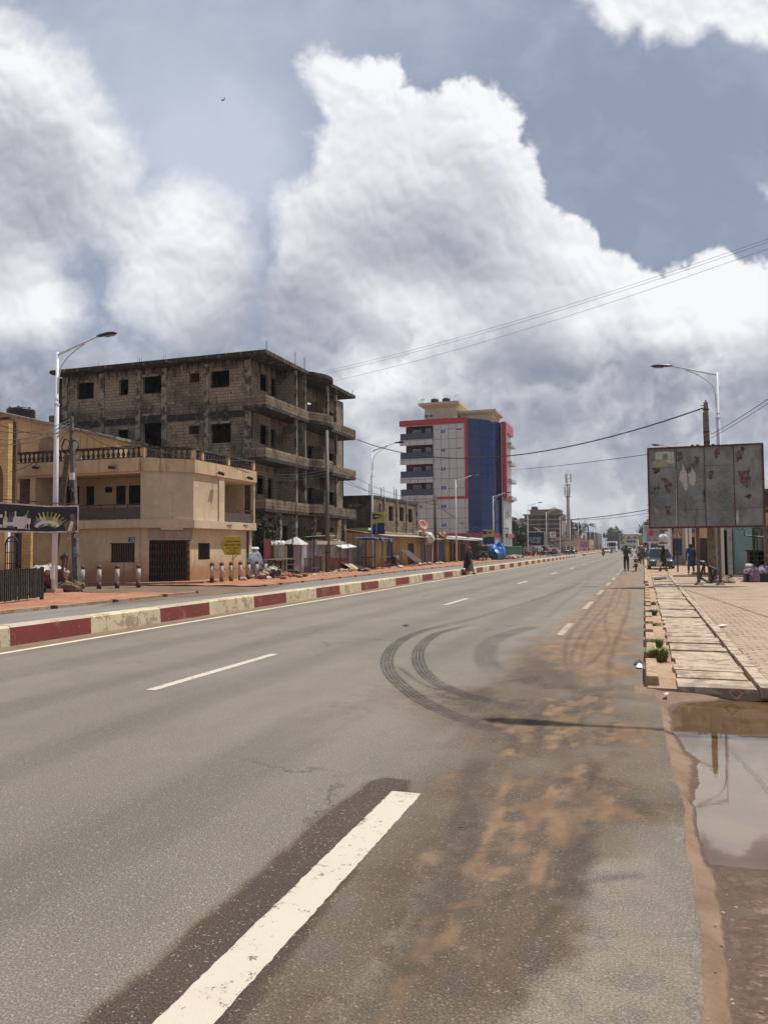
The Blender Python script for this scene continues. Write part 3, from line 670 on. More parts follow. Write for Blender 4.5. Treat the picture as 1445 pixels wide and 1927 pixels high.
# ---------------- verge on the right: mud, puddle, kerb stones, drain slabs, pavers
ZW = -.052
WATER = [G(x, y, ZW) for x, y in [(1263,1345),(1272,1328),(1298,1322),(1340,1312),(1380,1306)]]+[(2.0,9.5),(3.2,9.3),(4.2,8.2),(4.4,6.6),(3.4,5.2),(2.2,4.35)]+[G(x, y, ZW) for x, y in [(1445,1634),(1400,1632),(1332,1628),(1313,1585),(1304,1540),(1300,1508),(1316,1480),(1314,1432),(1288,1408),(1268,1380)]]
SANDT = [G(x, y) for x, y in [(1240,1296),(1300,1305),(1330,1318),(1300,1330),(1262,1345),(1240,1330)]]
GRAV = [G(x, y, ZW) for x, y in [(1400,1700),(1445,1690),(1600,1700),(1600,1960),(1350,1990),(1385,1900),(1372,1850),(1395,1790),(1380,1740)]]
def verge_z(X, Y):
 n1 = npn(X, Y, .22, 5, 521); n2 = npn(X, Y, .05, 3, 531); d = polysd(X, Y, WATER)+npn(X, Y, .30, 5, 551, .65)*.05
 z = np.where(d > 0, ZW-np.minimum(.05, d*.22), ZW+np.minimum(.022, -d*.16))+n1*.006+n2*.002
 shore = np.clip(1-(X-edge_x(Y))/.10, 0, 1); z = z+shore*.018
 low = sst(-Y, -4.75, -4.5)*sst(X-.265-(Y-3.6)*.035+n1*.05, -.03, .05)
 z = z*(1-low)+low*(ZW+.0005+n1*.005+n2*.002)
 g = sst(polysd(X, Y, GRAV)+n1*.10, -.03, .08); z = z+g*(.003+npn(X, Y, .035, 2, 541)*.006)
 return z+sst(Y, 9.35, 9.6)*.03
def verge_mat():
 m, t, b = new_mat('wet_mud'); P = pos(t); z = t.sep(P)[2]
 n = t.noise(P, 3, 6, .62); n2 = t.noise(P, 28, 5, .7); n3 = t.noise(P, 110, 3, .75)
 wet = t.ss(t.m('ADD', z, t.m('MULTIPLY', t.m('SUBTRACT', n, .5), .010)), ZW+.014, ZW+.006)
 dry = t.mix(t.ss(n, .35, .65), (.150,.094,.062), (.225,.148,.10)); dry = t.mix(t.ss(n3, .55, .72, 0, .5), dry, (.34,.26,.19))
 wc = t.mix(t.ss(n2, .35, .7), (.070,.038,.023), (.118,.068,.042))
 c = t.mix(wet, dry, wc)
 at = t.new('ShaderNodeAttribute', attribute_name='paint'); s_ = t.new('ShaderNodeSeparateColor'); t.l.new(at.outputs['Color'], s_.inputs[0])
 vg = t.vor(P, 60, out=1); peb = t.mix(t.sep(vg)[0], (.07,.045,.028), (.28,.20,.125)); gn = t.noise(t.v('MULTIPLY', P, (1, 2.5, 1)), 7, 5, .7); c = t.mix(t.m('MULTIPLY', t.m('MULTIPLY', s_.outputs[0], .85), t.ss(gn, .50, .58)), c, peb)
 t.put(b.inputs['Base Color'], c); t.put(b.inputs['Roughness'], t.m('SUBTRACT', .9, t.m('MULTIPLY', wet, .42)))
 b.inputs['Specular IOR Level'].default_value = .3
 bump(t, b, t.m('ADD', n3, n2), .006, .5); return m
M_MUD = verge_mat()
gx = list(np.arange(-.15, 1.9, .022))+list(np.arange(1.95, 8, .15)); gy = list(np.arange(.6, 10.0, .028))
def vp(X, Y):
 n1 = npn(X, Y, .22, 5, 521); g = sst(polysd(X, Y, GRAV)+n1*.10, -.05, .10)
 return np.stack([g, g*0, g*0, g*0+1], -1)
struct(grid_mesh('verge', gx, gy, verge_z, M_MUD, vp))
def water_mat():
 m, t, b = new_mat('muddy_water'); P = pos(t); n = t.noise(P, 2.2, 5, .6)
 c = t.mix(t.ss(n, .35, .7), (.10,.058,.026), (.15,.09,.044))
 t.put(b.inputs['Base Color'], c); b.inputs['Roughness'].default_value = .03; b.inputs['IOR'].default_value = 1.7; b.inputs['Specular IOR Level'].default_value = .9
 bump(t, b, t.noise(P, 6, 2, .5), .002, .12); return m
mb = MB(); mb.quad((.05,.6,ZW), (7.9,.6,ZW), (7.9,9.58,ZW), (.05,9.58,ZW)); struct(mb.build('puddle_water', water_mat()))

# pavers
def paver_mat():
 m, t, b = new_mat('pavers'); P = pos(t); xy = t.sep(P)
 zz = t.m('MULTIPLY', t.m('ABSOLUTE', t.m('SUBTRACT', t.m('FRACT', t.m('MULTIPLY', xy[1], 4.3)), .5)), .09)
 q = t.comb(t.m('ADD', xy[0], zz), xy[1], 0)
 br = t.new('ShaderNodeTexBrick'); t.put(br.inputs['Vector'], q); br.inputs['Scale'].default_value = 1; br.offset = .5
 br.inputs['Brick Width'].default_value = .26; br.inputs['Row Height'].default_value = .15; br.inputs['Mortar Size'].default_value = .016; br.inputs['Mortar Smooth'].default_value = .4
 br.inputs['Color1'].default_value = (.30,.215,.155,1); br.inputs['Color2'].default_value = (.39,.29,.215,1); br.inputs['Mortar'].default_value = (.075,.045,.03,1)
 q2 = t.v('MULTIPLY', q, (1,1,1)); n = t.noise(P, .8, 7, .65); n2 = t.noise(P, 20, 4, .6)
 c = t.mix(t.ss(n, .40, .62, 0, .65), br.outputs['Color'], (.37,.27,.19)); c = t.mix(t.ss(t.noise(P, 1.7, 6, .65), .60, .72, 0, .5), c, (.15,.11,.085))
 t.put(b.inputs['Base Color'], c); b.inputs['Roughness'].default_value = .9
 bump(t, b, t.m('ADD', t.m('MULTIPLY', br.outputs['Fac'], -1.0), t.m('MULTIPLY', n2, .25)), .010, .7); return m
M_PAVE = paver_mat()
M_SLAB = S('slab_concrete', (.42,.325,.235), .9, var=.28, scale=2.5, col2=(.22,.165,.125), amt=.55, bmp=.006)
mb = MB(); mb.box(1.37, 14, 9.62, 47.5, -.1, .085); mb.box(0.0, 1.36, 9.7, 75, -.1, .03, 1); mb.box(1.37, 40, 47.51, 260, -.1, .07, 1); mb.box(14.01, 40, 9.62, 47.5, -.1, .07, 1); mb.box(0.02, 1.36, 75.01, 260, -.1, .06, 1)
struct(mb.build('pavement', [M_PAVE, M_SAND]))
M_STONE = S('kerb_stone_concrete', (.37,.26,.16), .88, var=.3, scale=4, col2=(.26,.15,.09), amt=.45, bmp=.008)
stones = [9.85, 12.05, 13.8, 15.4, 17.0, 18.5, 20.1, 21.9, 23.3, 24.9, 26.5, 28.0, 29.6, 31.0, 32.5, 34.0]
KLAB = lambda i: '%s kerb stone from the puddle, in the spaced row along the road edge' % ['', 'second', 'third', 'fourth', 'fifth', 'sixth', 'seventh', 'eighth', 'ninth', 'tenth', 'eleventh', 'twelfth', 'thirteenth', 'fourteenth', 'fifteenth', 'last'][i]
for i, y in enumerate(stones):
 mb = MB(); L = (stones[i+1]-y if i < len(stones)-1 else 1.5)-(.5 if i else .62)
 a = random.uniform(-.02, .02); H = .135+random.uniform(-.01, .01)
 P = [(-.085,0,-.02),(.085,0,-.02),(.085,L,-.02),(-.085,L,-.02),(-.07,.02,H),(.07,.02,H),(.07,L-.02,H),(-.07,L-.02,H)]
 P = [(p[0]+random.uniform(-.006,.006)+a*p[1]*.5, p[1]+random.uniform(-.01,.01), p[2]) for p in P]
 mb.add(P, [(0,3,2,1),(4,5,6,7),(0,1,5,4),(1,2,6,5),(2,3,7,6),(3,0,4,7)])
 o = mb.build('kerb_stone', M_STONE, bevel=.014); o.location = (.055, y, 0)
 tag(o, 'nearest kerb stone, broken at its front, beside the grass tuft and the puddle' if i == 0 else KLAB(i), 'kerb stone', 'kerb stones on the right road edge')
mb = MB(); mb.box(-.03, .12, 37.0, 46.5, -.02, .13); mb.box(-.03, .12, 47.2, 64, -.02, .13); mb.box(-.03,.12, 66, 300, -.02, .13)
struct(mb.build('kerb', M_STONE))
# drain cover slabs, each its own
y = 9.70; k = 0
while y < 46:
 d = (.62, .60, .50, .55, .46)[k] if k < 5 else random.uniform(.40, .56)
 mb = MB(); xa = .36+random.uniform(-.025, .025)-(y*.0006); xb = 1.17+random.uniform(-.02, .02); g = random.choice((.016,.022,.03,.045)); tl = random.uniform(-.015, .015); zt = .085+random.uniform(-.016, .014)
 if k == 0: zt = .065
 P = [(xa,y+tl,-.02),(xb,y,-.02),(xb,y+d-g,-.02),(xa,y+d-g+tl,-.02),(xa,y+tl,zt),(xb,y,zt+random.uniform(-.008,.008)),(xb,y+d-g,zt),(xa,y+d-g+tl,zt)]
 P = [(p[0], p[1]-y, p[2]) for p in P]
 mb.add(P, [(0,3,2,1),(4,5,6,7),(0,1,5,4),(1,2,6,5),(2,3,7,6),(3,0,4,7)])
 o = mb.build('drain_cover', M_SLAB, bevel=.008); o.location = (0, y, 0)
 tag(o, 'nearest pale drain slab, its front edge hanging over the puddle' if k == 0 else 'flat tan concrete slab covering the drain beside the pavers', 'drain slab', 'concrete slabs over the roadside drain')
 y += d; k += 1
mb = MB(); yy = 9.62
while yy < 46:
 L = random.uniform(.7, 2.2); j = random.uniform(-.006, .006); mb.box(1.20+j, 1.345+j, yy, yy+L-.012, -.02, .105+random.uniform(-.006,.006)); yy += L
struct(mb.build('drain_beam', M_SLAB))

# ============================================================ buildings
class Frame:
 """an upright facade plane from A to B (left to right as seen), u runs along it, y goes into the building"""
 def __init__(s, A, B):
  s.A = Vector((A[0], A[1], 0)); d = Vector((B[0]-A[0], B[1]-A[1], 0)); s.L = d.length; s.d = d.normalized(); s.n = Vector((-s.d.y, s.d.x, 0))
  s.M = Matrix(((s.d.x, s.n.x, 0, s.A.x), (s.d.y, s.n.y, 0, s.A.y), (0, 0, 1, 0), (0, 0, 0, 1)))
 def uz(s, px, py, dep=0.0):
  r = ray(px, py); o = s.A+s.n*dep; t = (o.dot(s.n))/(r.dot(s.n)); p = r*t
  return ((p-o).dot(s.d), p.z+CH)
 def rect(s, x0, y0, x1, y1, dep=0.0):
  ym, xm = (y0+y1)/2, (x0+x1)/2
  a, b = s.uz(x0, ym, dep)[0], s.uz(x1, ym, dep)[0]; c, d = s.uz(xm, y1, dep)[1], s.uz(xm, y0, dep)[1]
  return (a, b, c, d)
class FB(MB):
 def __init__(s, F): super().__init__(); s.F = F
 def build(s, name, mats, parent=None, **k):
  s.v = [tuple(s.F.M @ Vector(v)) for v in s.v]; return super().build(name, mats, parent, world=True, **k)
def wbuild(mb, name, mats, parent, **k): return mb.build(name, mats, parent, world=True, **k)

def block_mat(name, c1, c2, mortar, stain=.9, bw=.42, bh=.21, top=None, streaks=.8):
 m, t, b = new_mat(name); P = pos(t); uv = uvc(t)
 br = t.new('ShaderNodeTexBrick'); t.put(br.inputs['Vector'], uv); br.inputs['Scale'].default_value = 1; br.offset = .5
 br.inputs['Brick Width'].default_value = bw; br.inputs['Row Height'].default_value = bh; br.inputs['Mortar Size'].default_value = .014; br.inputs['Mortar Smooth'].default_value = .2
 br.inputs['Color1'].default_value = (*c1, 1); br.inputs['Color2'].default_value = (*c2, 1); br.inputs['Mortar'].default_value = (*mortar, 1)
 n = t.noise(P, .55, 7, .65); n2 = t.noise(P, 9, 5, .65); st = t.noise(t.v('MULTIPLY', P, (2.2, 2.2, .35)), 1.0, 6, .7)
 c = t.mix(t.ss(n2, .3, .75, 0, .55), br.outputs['Color'], tuple(x*.62 for x in c1))
 c = t.mix(t.m('MULTIPLY', t.ss(n, .46, .62), stain*.62), c, (.05,.042,.036))
 c = t.mix(t.m('MULTIPLY', t.m('MULTIPLY', t.ss(st, .48, .66), t.ss(n, .38, .6)), streaks), c, (.022,.019,.017))
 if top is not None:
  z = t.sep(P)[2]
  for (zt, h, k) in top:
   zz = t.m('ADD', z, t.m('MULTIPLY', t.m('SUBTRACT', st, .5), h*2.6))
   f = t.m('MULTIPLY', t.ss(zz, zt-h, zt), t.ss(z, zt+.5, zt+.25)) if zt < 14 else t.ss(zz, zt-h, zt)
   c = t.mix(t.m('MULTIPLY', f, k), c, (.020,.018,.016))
 vh = t.vor(P, 1.15, out=0); c = t.mix(t.ss(vh, .085, .06), c, (.015,.012,.010))
 t.put(b.inputs['Base Color'], c); b.inputs['Roughness'].default_value = .95; b.inputs['Specular IOR Level'].default_value = .2
 bump(t, b, t.m('ADD', t.m('MULTIPLY', br.outputs['Fac'], -1.2), n2), .02, .8); return m
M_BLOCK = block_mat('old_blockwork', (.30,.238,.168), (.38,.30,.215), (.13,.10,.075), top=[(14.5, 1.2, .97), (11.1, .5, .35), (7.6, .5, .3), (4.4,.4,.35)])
M_BLOCK2 = block_mat('dark_blockwork', (.23,.175,.115), (.33,.25,.165), (.08,.064,.05), top=[(6.6, 1.0, .7)])
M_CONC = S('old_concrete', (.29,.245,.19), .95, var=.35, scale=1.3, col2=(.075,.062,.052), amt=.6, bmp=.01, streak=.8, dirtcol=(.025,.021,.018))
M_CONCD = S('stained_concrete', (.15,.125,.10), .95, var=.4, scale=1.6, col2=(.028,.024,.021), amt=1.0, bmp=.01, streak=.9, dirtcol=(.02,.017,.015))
M_REBAR = S('rusty_rebar', (.10,.055,.035), .8, metal=.3)
def plaster_mat(name, col, foot=(.33,.145,.065), fz=.62, streak=.85):
 m, t, b = new_mat(name); P = pos(t); z = t.sep(P)[2]
 n = t.noise(P, .7, 6, .6); n2 = t.noise(P, 7, 6, .65); st = t.noise(t.v('MULTIPLY', P, (4.0, 4.0, .22)), 1.2, 6, .7)
 c = t.mix(t.ss(n, .3, .7), tuple(x*.82 for x in col), tuple(min(1, x*1.1) for x in col))
 c = t.mix(t.ss(n2, .52, .72, 0, .5), c, tuple(x*.66 for x in col))
 c = t.mix(t.m('MULTIPLY', t.ss(t.noise(P, 1.6, 7, .7), .56, .66), .4), c, tuple(min(1, x*1.25) for x in col))
 c = t.mix(t.m('MULTIPLY', t.m('MULTIPLY', t.ss(st, .52, .70), t.ss(n, .35, .62)), streak), c, (.13,.09,.06))
 # red earth splashed on the foot of the wall
 zz = t.m('ADD', z, t.m('MULTIPLY', t.m('SUBTRACT', t.noise(P, 1.1, 5, .6), .5), 1.6))
 c = t.mix(t.m('MULTIPLY', t.ss(zz, fz+.9, fz-.3), .82), c, foot)
 t.put(b.inputs['Base Color'], c); b.inputs['Roughness'].default_value = .88; b.inputs['Specular IOR Level'].default_value = .25
 bump(t, b, n2, .004, .5); return m
M_BEIGE = plaster_mat('beige_render', (.58,.455,.31))
M_BAND = plaster_mat('stained_band', (.58,.42,.255), fz=-9, streak=1.0)
M_BEIGE2 = plaster_mat('beige_render_upper', (.56,.44,.30), fz=-9, streak=.3)  # upper storey render: barely darker, fewer streaks, no splashed foot
M_BALU = S('mouldy_baluster', (.060,.048,.040), .95, var=.4, scale=6, col2=(.24,.17,.11), amt=.3)
M_RAILT = S('rail_coping', (.15,.115,.085), .95, var=.4, scale=3, col2=(.03,.026,.022), amt=.9)
M_IRON = S('dark_iron', (.035,.027,.024), .6, metal=.4, var=.4)
M_IRONR = S('rusty_iron', (.085,.045,.032), .75, metal=.3, var=.4, scale=6)
M_GLASSD = S('dark_glass', (.012,.013,.015), .12, var=.1, spec=.6)
M_WOODP = S('brown_louvre', (.10,.055,.025), .55, var=.3, scale=8)
M_PLINTH = S('plinth_tile', (.33,.17,.11), .85, var=.3, col2=(.25,.12,.07), amt=.5)
M_STONEC = block_mat('stone_cladding', (.16,.11,.08), (.26,.18,.13), (.03,.025,.02), bw=.22, bh=.07, stain=.2, streaks=.1)
M_BLUESG = S('blue_enamel', (.015,.035,.13), .4, var=.1)
M_WHITE = S('white_paint', (.72,.71,.68), .5, var=.06)
M_PANEL = S('balcony_panel_brown', (.085,.060,.052), .7, var=.2)

def beige_building():
 y0 = 31.5
 b = thing('residential_building', 'beige two storey corner building with a dark balustrade along its roof terrace', 'building', (-26, 35, 0))
 A = (onY(16, 900, y0)[0], y0); C1 = (onY(268, 900, y0)[0], y0)
 d = 1.75; C2 = (C1[0]+d, y0+d); X2 = C2[0]; D = (X2, onX(480, 940, X2)[1])
 F1, F2, F3 = Frame(A, C1), Frame(C1, C2), Frame(C2, D)
 zr = 6.78; zb1 = onY(270, 861, y0)[2]; zb0 = onY(270, 886, y0)[2]; zf1 = onY(270, 977, y0)[2]; zf0 = onY(270, 993, y0)[2]
 # upper storey walls (left face has the deep balcony)
 r = F1.rect(67, 889, 265, 977); r0 = F1.rect(18, 889, 57, 977)
 f = FB(F1); f.wall('y', 0, .22, 0, F1.L-.001, zf1, zb0, [(r[0], r[1], zf1-.1, r[3]), (r0[0], r0[1], zf1-.1, r0[3])])
 f.build('wall', [M_BEIGE2], b)
 f = FB(F2); f.wall('y', 0, .22, .001, F2.L-.001, zf1, zb0); f.build('wall', [M_BEIGE2], b)
 r3 = F3.rect(423, 901, 478, 981); zf1_, r3z = zf1, r3
 f = FB(F3); f.wall('y', 0, .22, .001, F3.L, zf1, zb0, [(r3[0], min(r3[1], F3.L-.12), zf1-.1, zb0-.12)]); f.build('wall', [M_BEIGE2], b)
 # projecting pilaster beside the right balcony
 u0 = F3.uz(411, 940)[0]; u1 = F3.uz(421, 940)[0]; f = FB(F3); f.box(u0, u1, -.06, -.002, zf1+.002, zb0-.002); f.build('pilaster', [M_BEIGE2], b)
 # bands: floor edge and the big stained parapet band
 def ring(name, z0, z1, out, mats, back=.5):
  mb = MB(); k = out*math.tan(R_(22.5))
  P = [(A[0]-.0, y0-out), (C1[0]+k, y0-out), (C2[0]+out, C2[1]-k), (D[0]+out, D[1]), (D[0]-back, D[1]), (C2[0]-back, C2[1]+.2), (C1[0]-.2, y0+back), (A[0], y0+back)]
  mb.prism(P, z0, z1); return wbuild(mb, name, mats, b)
 ring('floor_band', zf0, zf1-.001, .10, [M_BEIGE2]); ring('parapet_band', zb0+.001, zb1, .12, [M_BAND]); ring('cornice', zb0-.10, zb0, .03, [M_BEIGE2], .45)
 # terrace slab, ceiling, inner rooms
 mb = MB(); mb.prism([(A[0], y0+.51), (C1[0]-.3, y0+.51), (C2[0]-.52, C2[1]+.3), (D[0]-.52, D[1]), (D[0]-.52, D[1]+0), (D[0]-9, D[1]), (A[0], D[1])], zb0+.05, zb0+.3); wbuild(mb, 'terrace', [M_CONC], b)
 # balcony interior left: back wall with doors, side wall, floor, soffit
 dep = 2.2; y2 = y0+dep
 FBk = Frame((A[0], y2), (C1[0], y2)); bk = FB(FBk)
 holes = [FBk.rect(*q) for q in [(126,915,150,951),(163,915,178,951),(198,916,212,927),(219,914,237,951),(243,913,265,951)]]
 holes = [(h[0], h[1], max(h[2], zf1) if i != 2 else h[2], h[3]) for i, h in enumerate(holes)]
 bk.wall('y', 0, .15, F1.rect(60,900,61,910)[0]-0.2, F1.L+.0, zf1-.05, zb0-.02, holes); bk.build('balcony_wall', [M_BEIGE2], b)
 mb = MB(); mb.box(A[0]+.02, C1[0]-.01, y0+.23, y2+4, zf1-.16, zf1-.055); mb.box(A[0]+.02, C1[0]-.01, y0+.23, y2-.01, zb0-.05, zb0+.04); wbuild(mb, 'balcony_floor', [M_BEIGE2], b)
 wboxes('balcony_side', [M_BEIGE2], b, [(onY(265,930,y0)[0]+.01, C1[0]-.02, y0+.23, y2-.01, zf1-.05, zb0-.06), (onY(67,930,y0)[0]-.2, onY(67,930,y0)[0]-.01, y0+.23, y2-.01, zf1-.05, zb0-.06)])
 for i, h in enumerate(holes):
  f = FB(FBk); f.box(h[0]+.02, h[1]-.02, .08, .12, h[2], h[3]); dr = f.build('door' if i != 2 else 'window', [M_GLASSD], b)
  f = FB(FBk)
  n = max(3, int((h[1]-h[0])/.13))
  for k in range(n+1):
   u = h[0]+.01+(h[1]-h[0]-.04)*k/n; f.box(u, u+.02, .03, .06, h[2], h[3]-.01)
  f.box(h[0]+.01, h[1]-.01, .025, .065, h[3]-.04, h[3]-.012); f.build('grille', [M_IRON], dr)
 # railing of the left balcony
 q = F1.rect(150, 949, 266, 977); f = FB(F1); f.box(r[0]+.01, r[1]-.01, .06, .10, zf1+.06, q[3]-.22); f.build('railing_panel', [M_PANEL], b)
 f = FB(F1); f.box(r[0]+.005, r[1]-.005, .05, .11, q[3]-.05, q[3])
 for k in range(9): u = r[0]+.05+(r[1]-r[0]-.1)*k/8; f.box(u, u+.04, .105, .13, zf1, q[3]-.051)
 f.box(r[0]+.006, r[1]-.006, .065, .095, q[3]-.21, q[3]-.17); f.build('railing', [M_IRONR], b)
 # stone clad recess with window
 yb = y0+.9; Fs = Frame((A[0]-.1, yb), (C1[0], yb)); h = Fs.rect(14, 911, 30, 935); us = Fs.rect(60, 900, 61, 901)[0]
 f = FB(Fs); f.wall('y', 0, .2, 0, us, zf1-.05, zb0-.05, [h]); f.build('stone_wall', [M_STONEC], b)
 f = FB(Fs); f.box(h[0], h[1], .08, .12, h[2], h[3]); w = f.build('window', [M_GLASSD], b)
 f = FB(Fs); f.box(h[0]-.05, h[1]+.05, -.02, -.002, h[3], h[3]+.05); f.box(h[0]-.05, h[1]+.05, -.02, -.002, h[2]-.05, h[2]); f.box(h[0]-.05, h[0], -.02, -.002, h[2]+.001, h[3]-.001); f.box(h[1], h[1]+.05, -.02, -.002, h[2]+.001, h[3]-.001)
 for k in range(5): f.box(h[0]+(h[1]-h[0])*(k+.5)/5-.01, h[0]+(h[1]-h[0])*(k+.5)/5+.01, .02, .05, h[2], h[3])
 f.build('window_frame', [M_BEIGE], w)
 # right balcony inside
 x2 = X2-1.9; rr = r3; mb = MB(); ua, ub = rr[0], min(rr[1], F3.L-.12); ya, yb_ = C2[1]+ua, C2[1]+ub
 Fr = Frame((x2, C2[1]), (x2, D[1])); hd = Fr.rect(424, 926, 436.5, 961); hd = (hd[0], hd[1], zf1, hd[3])
 f = FB(Fr); f.wall('y', 0, .15, ua-.5, F3.L-.2, zf1-.05, zb0-.02, [hd]); f.build('balcony_wall', [M_BEIGE2], b)
 f = FB(Fr); f.box(hd[0], hd[1], .06, .10, hd[2], hd[3]); f.build('door', [M_GLASSD], b)
 mb.box(x2+.01, X2-.23, ya-.2, ya-.01, zf1-.05, zb0-.06); wbuild(mb, 'balcony_side', [M_BEIGE2], b)
 mb = MB(); mb.box(x2+.01, X2-.23, yb_+.01, yb_+.11, zf1-.05, zb0-.06); wbuild(mb, 'stone_wall', [M_STONEC], b)
 mb = MB(); mb.box(x2-2, X2-.23, ya-.2, yb_+.1, zf1-.16, zf1-.055); wbuild(mb, 'balcony_floor', [M_BEIGE2], b)
 mb = MB(); mb.box(x2+.01, X2-.3, ya, yb_, zb0-.14, zb0-.06); wbuild(mb, 'ceiling_panel', [M_BEIGE], b)
 zz = F3.rect(424, 959, 478, 978); f = FB(F3); f.box(ua+.01, ub-.01, .06, .10, zf1+.05, zz[3]-.2); f.build('railing_panel', [M_PANEL], b)
 f = FB(F3); f.box(ua+.005, ub-.005, .05, .11, zz[3]-.05, zz[3]); f.box((ua+ub)/2-.02, (ua+ub)/2+.02, .105, .13, zf1, zz[3]-.051); f.build('railing', [M_IRONR], b)
 # ground storey set back a little
 g = .22; a1 = (A[0], y0+g); c1 = (C1[0]-.09, y0+g); c2 = (X2-g, C2[1]+.09); e = (X2-g, D[1]-.08)
 G1, G2, G3 = Frame(a1, c1), Frame(c1, c2), Frame(c2, e)
 h1 = G1.rect(209, 1023, 255, 1057); h0 = G1.rect(28, 1003, 53, 1070)
 h0 = (h0[0], h0[1], .1, h0[3])
 f = FB(G1); f.wall('y', 0, .2, 0, G1.L-.001, -.05, zf0-.001, [h1, h0]); f.build('wall', [M_BEIGE], b)
 h2 = G2.rect(281, 1016, 359, 1096); h2 = (h2[0], h2[1], .06, h2[3]); f = FB(G2); f.wall('y', 0, .2, .001, G2.L-.001, -.05, zf0-.001, [h2]); f.build('wall', [M_BEIGE], b)
 h3 = G3.rect(373.5, 1022, 395.5, 1053); h3 = (max(h3[0], .12), h3[1], h3[2], h3[3]); f = FB(G3); f.wall('y', 0, .2, .001, G3.L, -.05, zf0-.001, [h3]); f.build('wall', [M_BEIGE], b)
 f = FB(G3); f.box(G3.L-.34, G3.L-.02, -.07, -.002, -.05, zf0-.003); f.build('pilaster', [M_BEIGE], b)
 f = FB(G1); f.box(G1.uz(56,1040)[0]-.0, G1.uz(63,1040)[0], -.07, -.002, -.05, zf0-.003); f.build('pilaster', [M_BEIGE], b)
 f = FB(G1); f.box(G1.L-.42, G1.L-.16, -.06, -.002, -.05, zf0-.003); f.build('pilaster', [M_BEIGE], b)
 f = FB(G3); f.tube([(G3.L-.45,-.06,.1),(G3.L-.45,-.06,zf0-.05)], .045, 6); f.build('drain_pipe', [M_IRONR], b)
 # windows
 f = FB(G1); f.box(h1[0], h1[1], .10, .14, h1[2], h1[3]); w = f.build('window', [M_GLASSD], b)
 f = FB(G1); n = 14
 for k in range(n):
  u = h1[0]+.05+(h1[1]-h1[0]-.1)*k/(n-1); f.box(u-.028, u+.012, .04, .07, h1[2]+.03, h1[3]-.03)
 f.build('shutter', [M_WOODP], w)
 f = FB(G1); f.box(h1[0]-.03, h1[1]+.03, -.015, .03, h1[2]-.03, h1[2]+.001); f.box(h1[0]-.03, h1[1]+.03, -.015, .03, h1[3]-.001, h1[3]+.03); f.build('window_frame', [M_IRON], w)
 f = FB(G3); f.box(h3[0], h3[1], .10, .14, h3[2], h3[3]); w = f.build('window', [M_GLASSD], b)
 f = FB(G3)
 for k in range(9): u = h3[0]+(h3[1]-h3[0])*(k+.5)/9; f.box(u-.012, u+.012, .0, .03, h3[2], h3[3])
 f.build('grille', [M_IRON], w)
 # louvred store door at left
 f = FB(G1); f.box(h0[0], h0[1], .12, .16, h0[2], h0[3]); dr = f.build('door', [M_GLASSD], b)
 f = FB(G1)
 for k in range(9): z = h0[3]-.12-k*.16; f.box(h0[0]+.05, h0[1]-.05, .03, .07, z-.05, z)
 for k in range(7): u = h0[0]+.1+(h0[1]-h0[0]-.2)*k/6; f.box(u-.02, u+.02, .04, .07, h0[2], h0[3]-1.7)
 f.build('louvre', [M_IRONR], dr)
 # collapsible gate
 f = FB(G2); f.box(h2[0], h2[1], .17, .19, h2[2], h2[3]); dr = f.build('gate', [M_DARK], b)
 f = FB(G2); L = h2[1]-h2[0]; n = 17; H = h2[3]-h2[2]
 for k in range(n+1):
  u = h2[0]+L*k/n; f.box(max(u-.014, h2[0]), min(u+.014, h2[1]), .02, .05, h2[2], h2[3])
 for j in range(6):
  z = h2[2]+H*(j+.25)/6
  for k in range(n):
   if 3 < k < 14 and j > 0 and (k+j) % 2: continue
   ua, ub = h2[0]+L*k/n, h2[0]+L*(k+1)/n
   f.tube([(ua,.035,z-.09),(ub,.035,z+.09)], .010, 4, cap=False); f.tube([(ua,.035,z+.09),(ub,.035,z-.09)], .010, 4, cap=False)
 f.box(h2[0], h2[1], .0, .06, h2[3]-.06, h2[3]-.001); f.build('gate_lattice', [M_IRONR], dr)
 f = FB(G2); f.box(h2[0]-.06, h2[1]+.1, -.012, -.002, h2[3]+.02, zf0-.02); f.build('lintel_panel', [S('grey_pink_render', (.34,.27,.215), .9)], b)
 f = FB(G2); q = G2.rect(302, 992, 344, 995.5); f.box(q[0], q[1], -.16, -.10, q[2]-.03, q[3]+.02); f.build('tube_light', [M_WHITE], b)
 # house-front lamps under the band
 for (px, py, F) in [(78, 879, F1), (220, 879, F1), (405, 890, F3), (460, 899, F3)]:
  u, z = F.uz(px, py); f = FB(F); f.box(u-.02, u+.02, -.30, -.12, z-.02, z+.02); f.obox((u,-.36,z-.03), (.34,.16,.14), rx=.5); f.ell((u+.14,-.4,z-.06), .09, 8, 6); f.build('flood_lamp', [M_IRON], b)
 for px in (424, 455):
  u, z = F3.uz(px, 988); f = FB(F3); f.tube([(u,-.1,z),(u+.5,-.14,z-.01)], .02, 5); f.build('spout', [M_IRONR], b)
 # street name plate
 q = G1.rect(243, 1011, 258, 1020); f = FB(G1); f.box(q[0], q[1], -.03, -.012, q[2], q[3]); pl = f.build('street_plate', [M_BLUESG], b)
 um, zm = (q[0]+q[1])/2, (q[2]+q[3])/2; base = G1.A+G1.d*um-Vector(b.location)
 text_mesh('Rue', .10, M_WHITE, 'lettering', pl, at_(base.x, G1.A.y-.034-b.location.y, zm+.055)); text_mesh('1149', .13, M_WHITE, 'lettering', pl, at_(base.x, G1.A.y-.034-b.location.y, zm-.06))
 # paved step round the foot
 mb = MB(); mb.prism([(A[0]-3, y0-.75), (C1[0]+.35, y0-.75), (X2+.85, C2[1]-.4), (X2+.85, 34.0), (X2+.2, 36.2), (X2-.5, 36.4), (X2-.5, C2[1]), (A[0]-3, y0+.5)], -.1, .14); wbuild(mb, 'step', [M_PLINTH], b)
